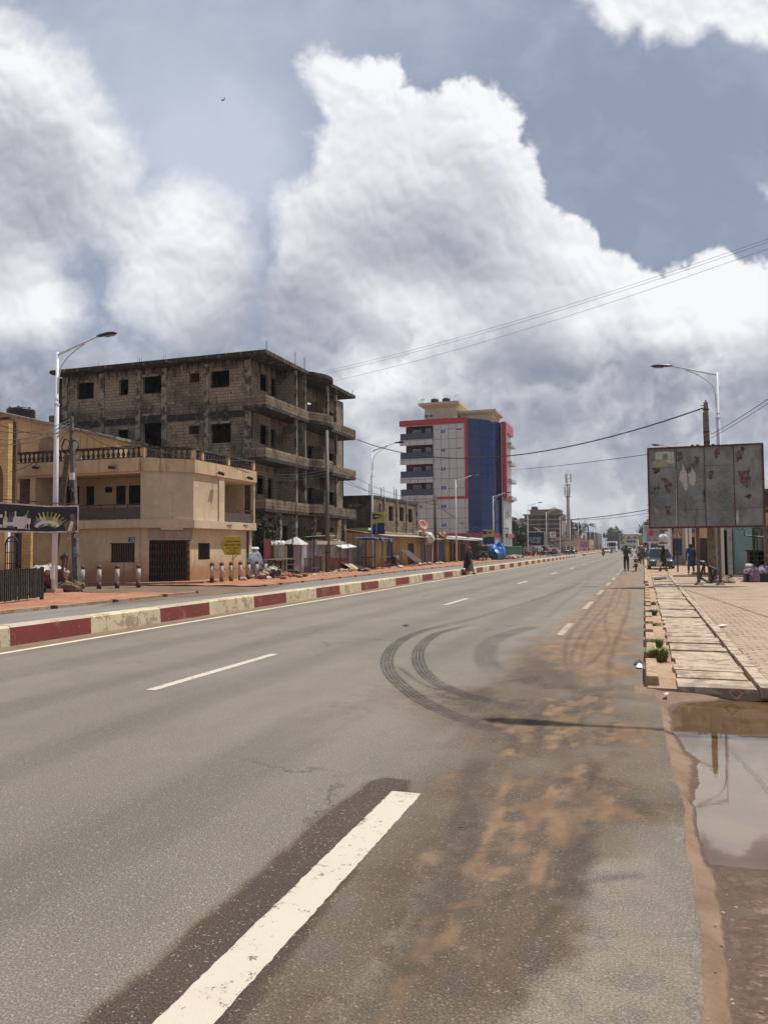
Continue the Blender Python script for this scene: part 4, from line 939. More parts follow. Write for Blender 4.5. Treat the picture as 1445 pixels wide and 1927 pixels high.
 # balustrade: posts, coping, balusters
 prof = [(.05,0),(.05,.05),(.035,.08),(.075,.20),(.08,.27),(.045,.36),(.03,.46),(.05,.52),(.05,.56)]
 mb = MB(); mb.lathe(prof, n=8); proto = mb.build('baluster', [M_BALU], b, smooth=True); first = True
 hb = zr-.10-zb1; sc = hb/.56
 segs = [(F1, [(16, 27.5), (34, 97+8), (112, 140), (152, 268)]), (F2, [(None, None)]), (F3, [(None, 381-0), (388, 429), (435, 480)])]
 def run(F, u0, u1, sp=.29):
  nonlocal first
  n = max(1, round((u1-u0)/sp))
  for k in range(n):
   u = u0+(u1-u0)*(k+.5)/n; p = F.A+F.d*u+F.n*.12-Vector(b.location)
   if first: o = proto; first = False
   else: o = proto.copy(); COL.objects.link(o); o.parent = b
   o.location = (p.x, p.y, zb1); o.scale = (1.15, 1.15, sc)
 for F, xs_ in ((F1, (29, 146, 270)), (F2, (372,)), (F3, (383, 432, 479))):
  us = [min(max(F.uz(x, 850)[0], 0), F.L) for x in xs_]; last = 0.0 if F is not F2 else .0
  for u in us:
   if u-last > .5: run(F, last+.14, u-.14)
   c = F.A+F.d*u+F.n*.12; posts = MB(); posts.obox((c.x, c.y, (zb1+zr-.1)/2), (.22,.22, zr-.1-zb1-.004), rz=math.atan2(F.d.y, F.d.x)); wbuild(posts, 'balustrade_post', [M_BAND], b); last = u
  if F.L-last > .5: run(F, last+.14, F.L-.1)
 mb = MB(); w = .15; k = w*math.tan(R_(22.5))
 def cpn(z0, z1, o0, o1):
  mb.prism([(A[0], y0-o0), (C1[0]+o0*.414, y0-o0), (C2[0]+o0, C2[1]-o0*.414), (D[0]+o0, D[1]), (D[0]-o1, D[1]), (C2[0]-o1, C2[1]+o1*.414), (C1[0]-o1*.414, y0+o1), (A[0], y0+o1)], z0, z1)
 cpn(zr-.1, zr, .03, .27); wbuild(mb, 'coping', [M_RAILT], b)
 mb = MB(); cpn(zb1+.001, zb1+.06, .02, .26); wbuild(mb, 'balustrade_base', [M_RAILT], b)
 # rest of the body
 mb = MB(); mb.box(A[0]+.05, X2-.6, D[1]-.25, D[1]-.02, -.05, zb0); mb.box(A[0], A[0]+.2, y0+1.2, D[1]-.26, -.05, zb0); wbuild(mb, 'rear_wall', [M_BEIGE], b)
 return b
beige_building()

def unfinished_building():
 b = thing('unfinished_building', 'unfinished four storey blockwork building, black with mould, with open balconies and empty window holes', 'building', (-30, 50, 0))
 yf = 44.5; XA = onY(118, 720, yf)[0]; XW = onY(472, 760, yf)[0]; XO = -22.6
 Yr = onX(646, 800, XW)[1]; Yend = onX(669, 760, XO)[1]
 zs = [0, 4.1, 7.35, 10.75, 14.2]; th = .20
 F = Frame((XA, yf), (XW, yf)); Rr = Frame((XW, yf), (XW, Yr))
 hs = [F.rect(*q) for q in [(145.7,720,177,750.6),(225,714.5,242,743.7),(269.8,708,304.4,740),(356.7,702,376,720),(396.5,697.7,432,729),
   (222.5,808.7,241.6,826.6),(270.3,782,304.4,846),(355.4,801,375,817),(397.3,797,434.7,833.5),(140,812,175,838)]]
 hs += [(2.0, 3.5, 5.2, 6.6), (8.5, 10, 5.2, 6.6), (12, 13.6, 5.2, 6.8)]
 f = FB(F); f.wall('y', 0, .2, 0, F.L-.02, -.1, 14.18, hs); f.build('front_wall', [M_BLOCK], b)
 # columns and beams standing just proud of the blocks
 f = FB(F)
 for a, c in [(118,128),(187,198),(256.6,265),(305,315),(385,393.6),(461,473)]:
  u0, u1 = F.uz(a, 760)[0], F.uz(c, 760)[0]; f.box(max(u0, -.03), min(u1, F.L+.03), -.05, -.003, -.1, 14.1)
 f.build('column', [M_CONC], b)
 f = FB(F)
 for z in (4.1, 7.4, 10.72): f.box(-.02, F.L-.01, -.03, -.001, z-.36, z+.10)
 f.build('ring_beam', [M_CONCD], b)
 f = FB(F)
 for h in hs[:9]: f.box(h[0]-.06, h[1]+.06, -.035, -.002, h[3], h[3]+.14);
 f.build('lintel', [M_CONC], b)
 # side wall (street side), partitions
 q = [(484,894,499,930.5),(504.5,898.6,515,941),(490,800,505,837),(510.7,808,520,842.5),(490,704,505,736),(510.7,712,521,746.5)]
 h2 = [Rr.rect(*x) for x in q]
 for z0 in (4.3, 7.5, 10.9): h2.append((*Rr.rect(579, 750, 588, 770)[:2], z0, z0+2.05)); h2.append((*Rr.rect(617, 840, 629, 860)[:2], z0+.9, z0+2.0)); h2.append((9.4, 10.3, z0, z0+2.1))
 h2 += [(.6, 2.6, .1, 3.2), (3.4, 5.6, .1, 3.3), (7.9, 8.7, .1, 2.3), (10.6, 14.2, .1, 3.4)]
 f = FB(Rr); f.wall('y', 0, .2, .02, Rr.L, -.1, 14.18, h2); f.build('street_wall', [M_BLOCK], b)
 Ya, Yb, Yc, Yd = [onX(p, 800, -22.85)[1] for p in (557, 573.5, 616, 632)]
 for z0, z1 in ((4.30, 7.33), (7.56, 10.73), (10.96, 14.18)):
  wboxes('partition', [M_BLOCK], b, [(XW+.01, -22.95, Ya-.1, Ya+.1, z0, z1 if z0 != 7.56 else z1-1.0), (XW+.01, -22.95, Yb-.1, Yb+.1, z0, z1), (XW+.01, -23.1, Yc-.1, Yc+.1, z0, z1-1.15), (XW+.01, -23.6, Yd-.1, Yd+.1, z0, z1)])
 wboxes('partition', [M_BLOCK], b, [(XW+.01, -23.0, Yc-.1, Yc+.1, -.1, 4.05)])
 # outer columns, each its own
 for Y in (Ya, Yb, Yc, Yd):
  mb = MB(); mb.box(-22.94, -22.76, Y-.09, Y+.09, 4.28, 14.19); wbuild(mb, 'balcony_column', [M_CONC], b)
 for p in (525.5, 555, 591, 647):
  Y = onX(p, 1000, -22.9)[1]; mb = MB(); mb.box(-23.05, -22.75, Y-.15, Y+.15, -.1, 4.08); wbuild(mb, 'ground_column', [M_CONC], b)
 # slabs with a bowed front between the second and third column
 def outline(off=0.0, y0=43.65, xo=XO):
  P = [(XW-.1, y0-off), (xo+off, y0-off)]
  n = 12
  for k in range(n+1):
   t = k/n; y = Yb+.15+(Yc-Yb-.1)*t; P.append((xo+off+.85*math.sin(math.pi*t)**.8, y))
  P += [(xo+off, Yend), (XW-.1, Yend)]; return P
 def rim(name, z0, z1, t_, mats):
  mb = MB(); P = outline(); Q = [(x-t_, y) for x, y in P]; P2 = P[1:-1];
  n = len(P2)
  for i in range(n-1):
   a, c = P2[i], P2[i+1]; dx, dy = c[0]-a[0], c[1]-a[1]; L = math.hypot(dx, dy); nx, ny = -dy/L*t_, dx/L*t_
   mb.add([(a[0],a[1],z0),(c[0],c[1],z0),(c[0]+nx,c[1]+ny,z0),(a[0]+nx,a[1]+ny,z0),(a[0],a[1],z1),(c[0],c[1],z1),(c[0]+nx,c[1]+ny,z1),(a[0]+nx,a[1]+ny,z1)], [(0,3,2,1),(4,5,6,7),(0,1,5,4),(1,2,6,5),(2,3,7,6),(3,0,4,7)])
  mb.box(XW-.0, XO-t_, 43.65, 43.65+t_, z0, z1); mb.box(XW+.0, XO-t_, Yend-t_, Yend, z0, z1)
  return wbuild(mb, name, mats, b)
 for z in (4.1, 7.37, 10.75):
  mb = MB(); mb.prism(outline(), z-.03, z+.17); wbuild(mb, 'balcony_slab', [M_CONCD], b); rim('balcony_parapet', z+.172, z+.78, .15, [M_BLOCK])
 # roof slab
 P = [(onY(94, 690, 43.65)[0], 43.65)]+outline()[1:-1]+[(onY(94, 690, 43.65)[0], Yend)]
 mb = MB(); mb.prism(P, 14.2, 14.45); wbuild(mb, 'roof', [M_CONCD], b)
 mb = MB(); x0 = onY(93, 780, 44.0)[0]; mb.box(x0, XA-.01, 44.0, 52, 10.3, 10.5); mb.box(x0, XA-.01, 44.0, 44.2, 10.501, 11.3); wbuild(mb, 'side_ledge', [M_BLOCK], b)
 # inside: floors, spine wall, far walls (one hole lets the sky through)
 mb = MB()
 for z in zs[1:4]: mb.box(XA+.21, XW-.21, yf+.21, Yr-.21, z-.05, z+.15)
 wbuild(mb, 'floor_slab', [M_CONCD], b)
 yb = Yr
 a = onY(147, 735, yb); c = onY(172, 750, yb)
 mb = MB(); mb.wall('y', yb-.2, .2, XA, XW, -.1, 14.18, [(onY(151, 742, yb)[0], onY(174, 742, yb)[0], 11.9, 13.5)]); mb.box(XA, XA+.2, yf+.21, yb-.21, -.1, 14.18); wbuild(mb, 'rear_wall', [M_BLOCK], b)
 mb = MB(); xs_ = onY(200, 735, 50)[0]; mb.box(xs_, xs_+.15, yf+.22, yb-.22, .1, 14.17); mb.box(XW-5, XW-4.85, yf+.22, yb-.22, .1, 14.17); mb.box(xs_+.16, XW-5.01, 50, 50.15, .1, 14.17); wbuild(mb, 'inner_wall', [M_BLOCK], b)
 # rebar sprouting from the roof
 for (px, dy, n) in [(125, 0, 4), (262, 0, 4), (311, 0, 4), (357, 0, 1), (378, 0, 1), (398, 0, 1), (443, 0, 1), (184, 2, 2), (215, 0, 1), (242, 0, 1)]:
  x, y, z = onY(px, 690, 45.3+dy*0); mb = MB()
  for k in range(n): mb.tube([(x+k*.09-.15, 45.3+(k % 2)*.15, 14.4), (x+k*.09-.15+random.uniform(-.03,.03), 45.3+(k % 2)*.15, 14.4+random.uniform(.5, .95) if n > 1 else 14.75)], .012, 4)
  wbuild(mb, 'rebar', [M_REBAR], b)
 for (px, X, H) in [(501, -23.0, .8), (555, -22.85, 1.0), (572.5, -22.85, 1.0), (667, -22.8, .5)]:
  Y = max(onX(px, 690, X)[1], 43.9) if px < 660 else Yend-.2; mb = MB()
  for k in range(2): mb.tube([(X, Y+k*.12, 14.4), (X, Y+k*.12, 14.45+H)], .011, 4)
  for k in range(5): mb.tube([(X, Y, 14.6+k*H/6), (X, Y+.12, 14.6+k*H/6)], .008, 4)
  wbuild(mb, 'rebar', [M_REBAR], b)
 return b
unfinished_building()

# ---------------- ochre house with arches behind and beside
M_OCHRE = plaster_mat('ochre_render', (.56,.40,.20), fz=-9, streak=.5)
M_OCHREL = plaster_mat('ochre_render_low', (.50,.36,.20), streak=.4)
def ochre_hall():
 b = thing('upper_hall', 'long ochre hall with a sloping top and arched recesses, behind the terrace balustrade', 'building', (-34, 40.5, 0))
 Y = 40.5; F = Frame((onY(-60, 800, Y)[0], Y), (onY(221, 830, Y)[0], Y)); f = FB(F)
 z0 = 5.0; zl = F.uz(0, 779)[1]; zr = F.uz(220, 828)[1]; u0 = 0; u1 = F.L; ul = F.uz(0, 779)[0]; sl = (zr-zl)/(u1-ul); zz = lambda u: zl+(u-ul)*sl
 f.add([(u0,0,z0),(u1,0,z0),(u1,0,zr),(u0,0,zz(u0)),(u0,3,z0),(u1,3,z0),(u1,3,zr),(u0,3,zz(u0))], [(0,1,2,3),(7,6,5,4),(3,2,6,7),(1,5,6,2),(0,3,7,4)]); f.build('wall', [M_OCHRE], b)
 f = FB(F); f.add([(u0,-.25,zz(u0)),(u1+.1,-.25,zr),(u1+.1,-.25,zr+.16),(u0,-.25,zz(u0)+.16),(u0,3.1,zz(u0)+.002),(u1+.1,3.1,zr+.002),(u1+.1,3.1,zr+.16),(u0,3.1,zz(u0)+.16)], [(0,1,2,3),(7,6,5,4),(3,2,6,7),(0,4,5,1),(1,5,6,2),(0,3,7,4)]); f.build('roof_edge', [S('roof_edge_grey', (.30,.26,.21), .9, col2=(.12,.10,.08))], b)
 for k, (px, w) in enumerate([(28, 1.1), (58, 1.4), (90, 1.4)]):
  u, z = F.uz(px, 834); f = FB(F); P = [(u-w/2, 6.2), (u+w/2, 6.2)]+[(u+w/2*math.cos(a), z-.2+w/2*math.sin(a)) for a in [math.pi*i/12 for i in range(13)]]
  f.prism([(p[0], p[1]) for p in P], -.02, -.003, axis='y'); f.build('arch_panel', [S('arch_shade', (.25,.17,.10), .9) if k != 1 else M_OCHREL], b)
 f = FB(F);
 for k in range(5): u = F.uz(150+k*13, 830)[0]; f.box(u, u+.08, -.03, -.003, 5.2, zz(u)-.3)
 f.build('wall_seam', [M_OCHREL], b)
ochre_hall()
def water_tank(loc, r, h, label, ribs=4, group=None):
 o = MB(); prof = [(r*.96, 0)]
 for k in range(ribs): z = h*.72*(k+.5)/ribs; prof += [(r, z-.06*h), (r*1.0, z+.02*h), (r*.955, z+.05*h), (r*.955, z+.08*h)]
 prof += [(r, h*.76), (r*.97, h*.82), (r*.86, h*.88), (r*.42, h*.95)]
 b = thing('water_tank', label, 'water tank', loc, 0, group); o.lathe(prof, n=18); o.build('tank_body', [M_TANK], b, smooth=False)
 l = MB(); l.lathe([(r*.40, h*.94), (r*.40, h*1.0), (r*.30, h*1.03)], n=12); l.build('tank_lid', [M_TANK], b)
 for k in range(6):
  a = k*math.pi/3; l = MB(); l.obox((math.cos(a)*r*.78, math.sin(a)*r*.78, h*.93), (.14*r, .12*r, .08*h), rz=a); l.build('lug', [M_TANK], b)
 return b
M_TANK = S('black_plastic', (.018,.018,.022), .45, var=.15)
p = onY(40, 789, 45); water_tank((p[0], 45, onY(40, 791, 45)[2]), 1.0, .95, 'black ribbed water tank on the roof at the far left')
mb = MB(); mb.box(p[0]-1.3, p[0]+1.3, 44, 46, 5, onY(40, 791, 45)[2]); tag(mb.build('tank_stand', [M_OCHREL], loc=(p[0], 45, 5)), 'ochre masonry stand carrying the black water tank at the far left', 'tank stand')

def ochre_front():
 b = thing('panelled_house', 'house with yellow panelled wall and a big arch, cut by the left border', 'building', (-31, 28, 0))
 Y = 27.5; F = Frame((onY(-120, 900, Y)[0], Y), (onY(16, 870, Y)[0], Y)); zt = F.uz(10, 790)[1]; zb = F.uz(10, 947)[1]
 u1 = F.L; uc, zc = F.uz(-30, 905); wr = F.uz(7, 905)[0]-uc
 # panel with arched opening
 f = FB(F); P = [(0, zb-.1), (uc-wr, zb-.1), (uc-wr, zc)]+[(uc-wr*math.cos(a), zc+wr*1.15*math.sin(a)) for a in [math.pi*i/14 for i in range(1, 14)]]+[(uc+wr, zc), (uc+wr, zb-.1), (u1, zb-.1), (u1, zt), (0, zt)]
 f.prism(P, 0, .25, axis='y'); f.build('wall', [M_PANY], b)
 f = FB(F); f.box(-.1, u1+.05, -.05, .3, zt, zt+.12); f.build('roof_edge', [M_RAILT], b)
 f = FB(F); f.box(0, u1, .26, .6, zb-.3, zb-.101); f.build('floor_slab', [M_OCHREL], b)
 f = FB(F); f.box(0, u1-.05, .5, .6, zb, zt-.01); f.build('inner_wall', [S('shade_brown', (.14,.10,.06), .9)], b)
 # below: rendered wall with an arched grille
 u2 = F.uz(22, 1030)[0]; f = FB(F); c = F.uz(12, 1030); w2 = F.uz(24, 1030)[0]-c[0]
 f.box(0, c[0]-w2-.02, .3, .5, -.1, zb-.31); f.build('wall', [M_OCHREL], b)
 f = FB(F); n = 7
 for k in range(n):
  u = c[0]-w2+2*w2*k/(n-1); zt_ = F.uz(12, 1004)[1]-.5+math.sqrt(max(0, w2*w2-(u-c[0])**2))*1.0; f.tube([(u,.35,.1),(u,.35,zt_)], .018, 5)
 zb_ = F.uz(12, 1004)[1]-.5; f.tube([(c[0]+w2*math.cos(a), .35, zb_+w2*math.sin(a)) for a in [math.pi*i/12 for i in range(13)]], .04, 5)
 for z in (.5, 1.1, 1.6, 2.1): f.box(c[0]-w2, c[0]+w2, .33, .37, z, z+.035)
 f.build('grille', [M_IRON], b)
 f = FB(F); f.box(c[0]-w2+.1, c[0]+w2-.1, 1.2, 1.35, -.1, zb-.4); f.build('inner_wall', [M_PANY], b)
 f = FB(F); f.box(0, c[0]-.45, .36, .40, .1, 2.2); f.build('shutter', [M_IRON], b)
M_PANY = None
def panel_mat():
 m, t, b = new_mat('yellow_panelling'); uv = uvc(t)
 br = t.new('ShaderNodeTexBrick'); t.put(br.inputs['Vector'], uv); br.inputs['Scale'].default_value = 1
 br.inputs['Brick Width'].default_value = .30; br.inputs['Row Height'].default_value = .15; br.inputs['Mortar Size'].default_value = .006; br.offset = .5
 br.inputs['Color1'].default_value = (.50,.33,.13,1); br.inputs['Color2'].default_value = (.60,.42,.18,1); br.inputs['Mortar'].default_value = (.25,.15,.06,1)
 c = t.mix(t.ss(t.noise(pos(t), 3, 5, .6), .45, .75, 0, .4), br.outputs['Color'], (.36,.24,.12))
 t.put(b.inputs['Base Color'], c); b.inputs['Roughness'].default_value = .7; return m
M_PANY = panel_mat(); ochre_front()

# ---------------- slatted fence, banner, lamp, pole, rubbish at the left edge
M_SLAT = S('blackened_bamboo', (.016,.015,.013), .8, var=.5, scale=14, col2=(.055,.048,.036), amt=.5)
def fence():
 a = G(-60, 1149); c = G(79, 1131); b = thing('slat_fence', 'black fence of close upright slats at the left edge', 'fence', (c[0], c[1], 0))
 F = Frame(a, c); H = F.uz(79, 1070)[1]; f = FB(F)
 n = int(F.L/.105)
 for k in range(n+1):
  u = F.L*k/n; f.obox((u, random.uniform(-.01,.01), .08+H/2), (.060, .035, H-.1+random.uniform(-.03,.03)), ry=random.uniform(-.012,.012))
 f.build('slats', [M_SLAT], b)
 f = FB(F); f.box(0, F.L, .03, .06, H-.12, H-.06); f.build('top_rail', [M_SLAT], b); f = FB(F); f.box(0, F.L, .03, .06, .25, .32); f.build('bottom_rail', [M_SLAT], b)
 f = FB(F); f.box(F.L, F.L+.08, -.03, .07, 0, H+.06); f.build('fence_post', [M_IRON], b)
 f = FB(F); f.tube([(F.L*k/10, -.06, .03+.03*math.sin(k*1.7)) for k in range(11)], .018, 5); f.build('water_hose', [S('grey_hose', (.25,.25,.24), .6)], b)
fence()

LAMP_CACHE = {}
M_LAMPP = S('lamp_pole_white', (.62,.64,.68), .5, var=.08, scale=2); M_LAMPH = S('lamp_head_dark', (.035,.045,.055), .4, var=.15, metal=.3)
M_LENS = S('lamp_glass', (.20,.20,.19), .2, var=.05)
def lamp_proto(label):
 b = thing('street_lamp', label, 'street lamp', (0,0,0), 0, 'street lamps along the road')
 H = 9.38
 mb = MB(); mb.tube([(0,0,.0),(0,0,7.4),(0,0,7.42),(0,0,H+.12)], [.115,.085,.058,.055], 10); mb.build('pole', [M_LAMPP], b, smooth=True)
 mb = MB(); mb.tube([(0,0,7.38),(0,0,7.46)], .10, 10); mb.tube([(0,0,7.6),(0,0,7.66)], .075, 8); mb.build('collar', [M_LAMPP], b)
 mb = MB(); mb.tube([(0,0,H),(1.92,0,H+.58)], [.045,.035], 8); mb.build('arm', [M_LAMPP], b, smooth=True)
 mb = MB(); mb.tube([(.06,0,7.9),(.08,0,8.5),(.18,0,8.9),(.45,0,9.22),(.9,0,9.52),(1.3,0,9.72)], .026, 6); mb.build('brace', [M_LAMPP], b, smooth=True)
 a = math.atan2(.30, 1.92)
 M = Matrix.Rotation(-a*.35, 3, 'Y'); mb = MB()
 prof = [(0,.045,.04),(.08,.07,.06),(.2,.10,.085),(.5,.15,.10),(.72,.145,.09),(.86,.09,.06),(.93,.02,.02)]
 n = 12; o = 0; vs_ = []; fs = []
 for i, (x, w, h) in enumerate(prof):
  for k in range(n):
   q = 2*math.pi*k/n; z = math.sin(q)*h; z = z if z > 0 else z*.45; vs_.append(Vector((1.87,0,H+.565))+M @ Vector((x, math.cos(q)*w, z)))
 for i in range(len(prof)-1):
  for k in range(n): fs.append((i*n+k, i*n+(k+1) % n, (i+1)*n+(k+1) % n, (i+1)*n+k))
 fs += [tuple(range(n)), tuple(range((len(prof)-1)*n, len(prof)*n))[::-1]]
 mb.add(vs_, fs); h = mb.build('lamp_head', [M_LAMPH], b, smooth=True)
 mb = MB(); mb.add([Vector((1.87,0,H+.565))+M @ Vector(p) for p in [(.35,-.11,-.05),(.8,-.08,-.045),(.8,.08,-.045),(.35,.11,-.05),(.4,-.08,-.075),(.75,-.06,-.07),(.75,.06,-.07),(.4,.08,-.075)]], [(0,1,2,3),(7,6,5,4),(0,4,5,1),(1,5,6,2),(2,6,7,3),(3,7,4,0)]); mb.build('lens', [M_LENS], h)
 mb = MB(); mb.box(-.09,.09,-.13,-.10,.6,1.1); mb.build('hatch', [M_LAMPP], b)
 mb = MB(); mb.obox((0,0,.10), (.5,.5,.22), taper=.85); mb.build('footing', [M_KC], b)
 return b
L0 = lamp_proto('white street lamp beside the rubbish heap at the left edge, its arm over the road'); L0.location = (-21.72, 24.3, .0)
LL = [((697, 1072), 'white street lamp rising beside the yellow and blue banner sign'), ((855, 1057), 'white street lamp in front of the grey panels of the tall building'), ((925, 1051), 'white street lamp in front of the blue glass of the tall building')]
Yl = [57.3, 86.5, 116]
for (q, lab), y in zip(LL, Yl): dup(L0, (onY(q[0]+4, q[1], y)[0], y, 0), 0, lab)
far_lab = 'white street lamp in the receding row along the far left side of the road'
for i, y in enumerate([145, 174, 203, 232, 261, 290, 319, 348, 380, 412, 445, 480]):
 dup(L0, (-20.6+.0*y, y, 0), 0, far_lab if i > 1 else ['white street lamp beside the blue billboard', 'white street lamp just behind the blue billboard and the red and white fuel sign'][i])
RL = [('white street lamp behind the rusty billboard, its arm reaching left over the kerb', 3.25, 37.3), ('second street lamp of the right hand row, its pole hidden by the rusty billboard', 3.5, 66.5), ('third street lamp of the right hand row, head just left of the rusty billboard', 3.5, 99), ('fourth street lamp of the right hand row, small head left of the billboard', 3.5, 131)]
for lab, x, y in RL: dup(L0, (x, y, 0), math.pi, lab)
for y in (163, 195, 228, 262): dup(L0, (3.4, y, 0), math.pi, 'tiny far street lamp of the right hand row, left of the billboard')
# the lamp just beyond the right edge of the view; its arm throws the shadow on the road
dup(L0, (4.25, 10.9, 0), math.pi, 'white street lamp nearest the puddle, whose shadow lies across the road')

# leaning wooden pole, concrete pole with coiled cable
M_WOOD = S('weathered_timber', (.115,.090,.065), .9, var=.4, scale=5, col2=(.05,.042,.034), amt=.5, bmp=.008)
M_POLEC = S('concrete_pole', (.13,.125,.12), .85, var=.3, scale=3, col2=(.07,.065,.06), amt=.5)
M_CABLE = S('black_cable', (.018,.018,.02), .7, var=.1)
q0 = G(106, 1113);
mb = MB(); t0 = onY(128, 855, 25.9); b0 = onY(97, 1110, 26.2); mb.tube([b0, t0], [.13,.11], 8); tag(mb.build('wooden_pole', [M_WOOD], loc=(b0[0], b0[1], 0)), 'leaning wooden pole between the left street lamp and the grey pole', 'pole')
def util_pole():
 x, y = G(146, 1116); b = thing('utility_pole', 'grey square utility pole with coiled black cables and torn blue poster near the bollards', 'utility pole', (x, y, 0))
 top = onY(135, 784, y); mb = MB(); lean = (top[0]-x)
 mb.add([(-.13,-.11,0),(.13,-.11,0),(.13,.11,0),(-.13,.11,0),(-.07+lean,-.06,top[2]),(.07+lean,-.06,top[2]),(.07+lean,.06,top[2]),(-.07+lean,.06,top[2])], [(0,3,2,1),(4,5,6,7),(0,1,5,4),(1,2,6,5),(2,3,7,6),(3,0,4,7)]); mb.build('pole', [M_POLEC], b)
 lx = lambda z: lean*z/top[2]
 for (dx, z, r, w) in [(-.12, 5.85, .25, .02), (.25, 5.8, .24, .02), (-.15, 5.9, .22, .016), (.28, 5.85, .21, .016)]:
  mb = MB(); c = (lx(z)+dx, -.15-random.random()*.08, z); mb.tube([(c[0]+r*math.cos(a)*.8, c[1]+.03*math.sin(3*a), c[2]+r*math.sin(a)*1.15) for a in [2*math.pi*i/16 for i in range(17)]], w, 6); mb.build('cable_coil', [M_CABLE], b)
 mb = MB(); z = onY(146, 897, y)[2]; mb.box(lx(z)-.02, lx(z)+.18, -.22, -.12, z-.13, z+.15); mb.build('junction_box', [S('box_grey_white', (.5,.48,.44), .6)], b)
 mb = MB(); z = onY(146, 925, y)[2]
 for k in range(6): mb.tube([(lx(z)+random.uniform(-.15,.15), -.13, z+random.uniform(.1,.4)), (lx(z)+random.uniform(-.15,.2), -.2, z+random.uniform(-.1,.1)), (lx(z)+random.uniform(-.1,.2), -.13, z-random.uniform(.1,.5))], .02, 5)
 mb.build('cable_clamp', [M_CABLE], b)
 mb = MB(); z = onY(145, 1038, y)[2]; mb.box(lx(z)+.0, lx(z)+.115, -.125, -.118, z-.22, z+.2); mb.build('poster', [S('torn_blue_poster', (.05,.22,.42), .7, col2=(.45,.44,.40), amt=.6, scale=6)], b)
 mb = MB(); z = onY(145, 1010, y)[2]; mb.box(lx(z)+.05, lx(z)+.40, -.13, -.125, z-.05, z+.1); mb.box(lx(z)-.3, lx(z)-.14, -.1, -.095, z-.12, z); mb.build('tin_scrap', [S('tin', (.4,.4,.4), .4, metal=.6)], b)
 for k, z in enumerate((6.9, 6.5)):
  mb = MB(); mb.tube([(lx(z)-.25,-.02,z),(lx(z)+.25,-.02,z)], .02, 5); mb.build('bracket', [M_IRON], b)
 return (x+lx(6.9), y, 6.9)
UP1 = util_pole()

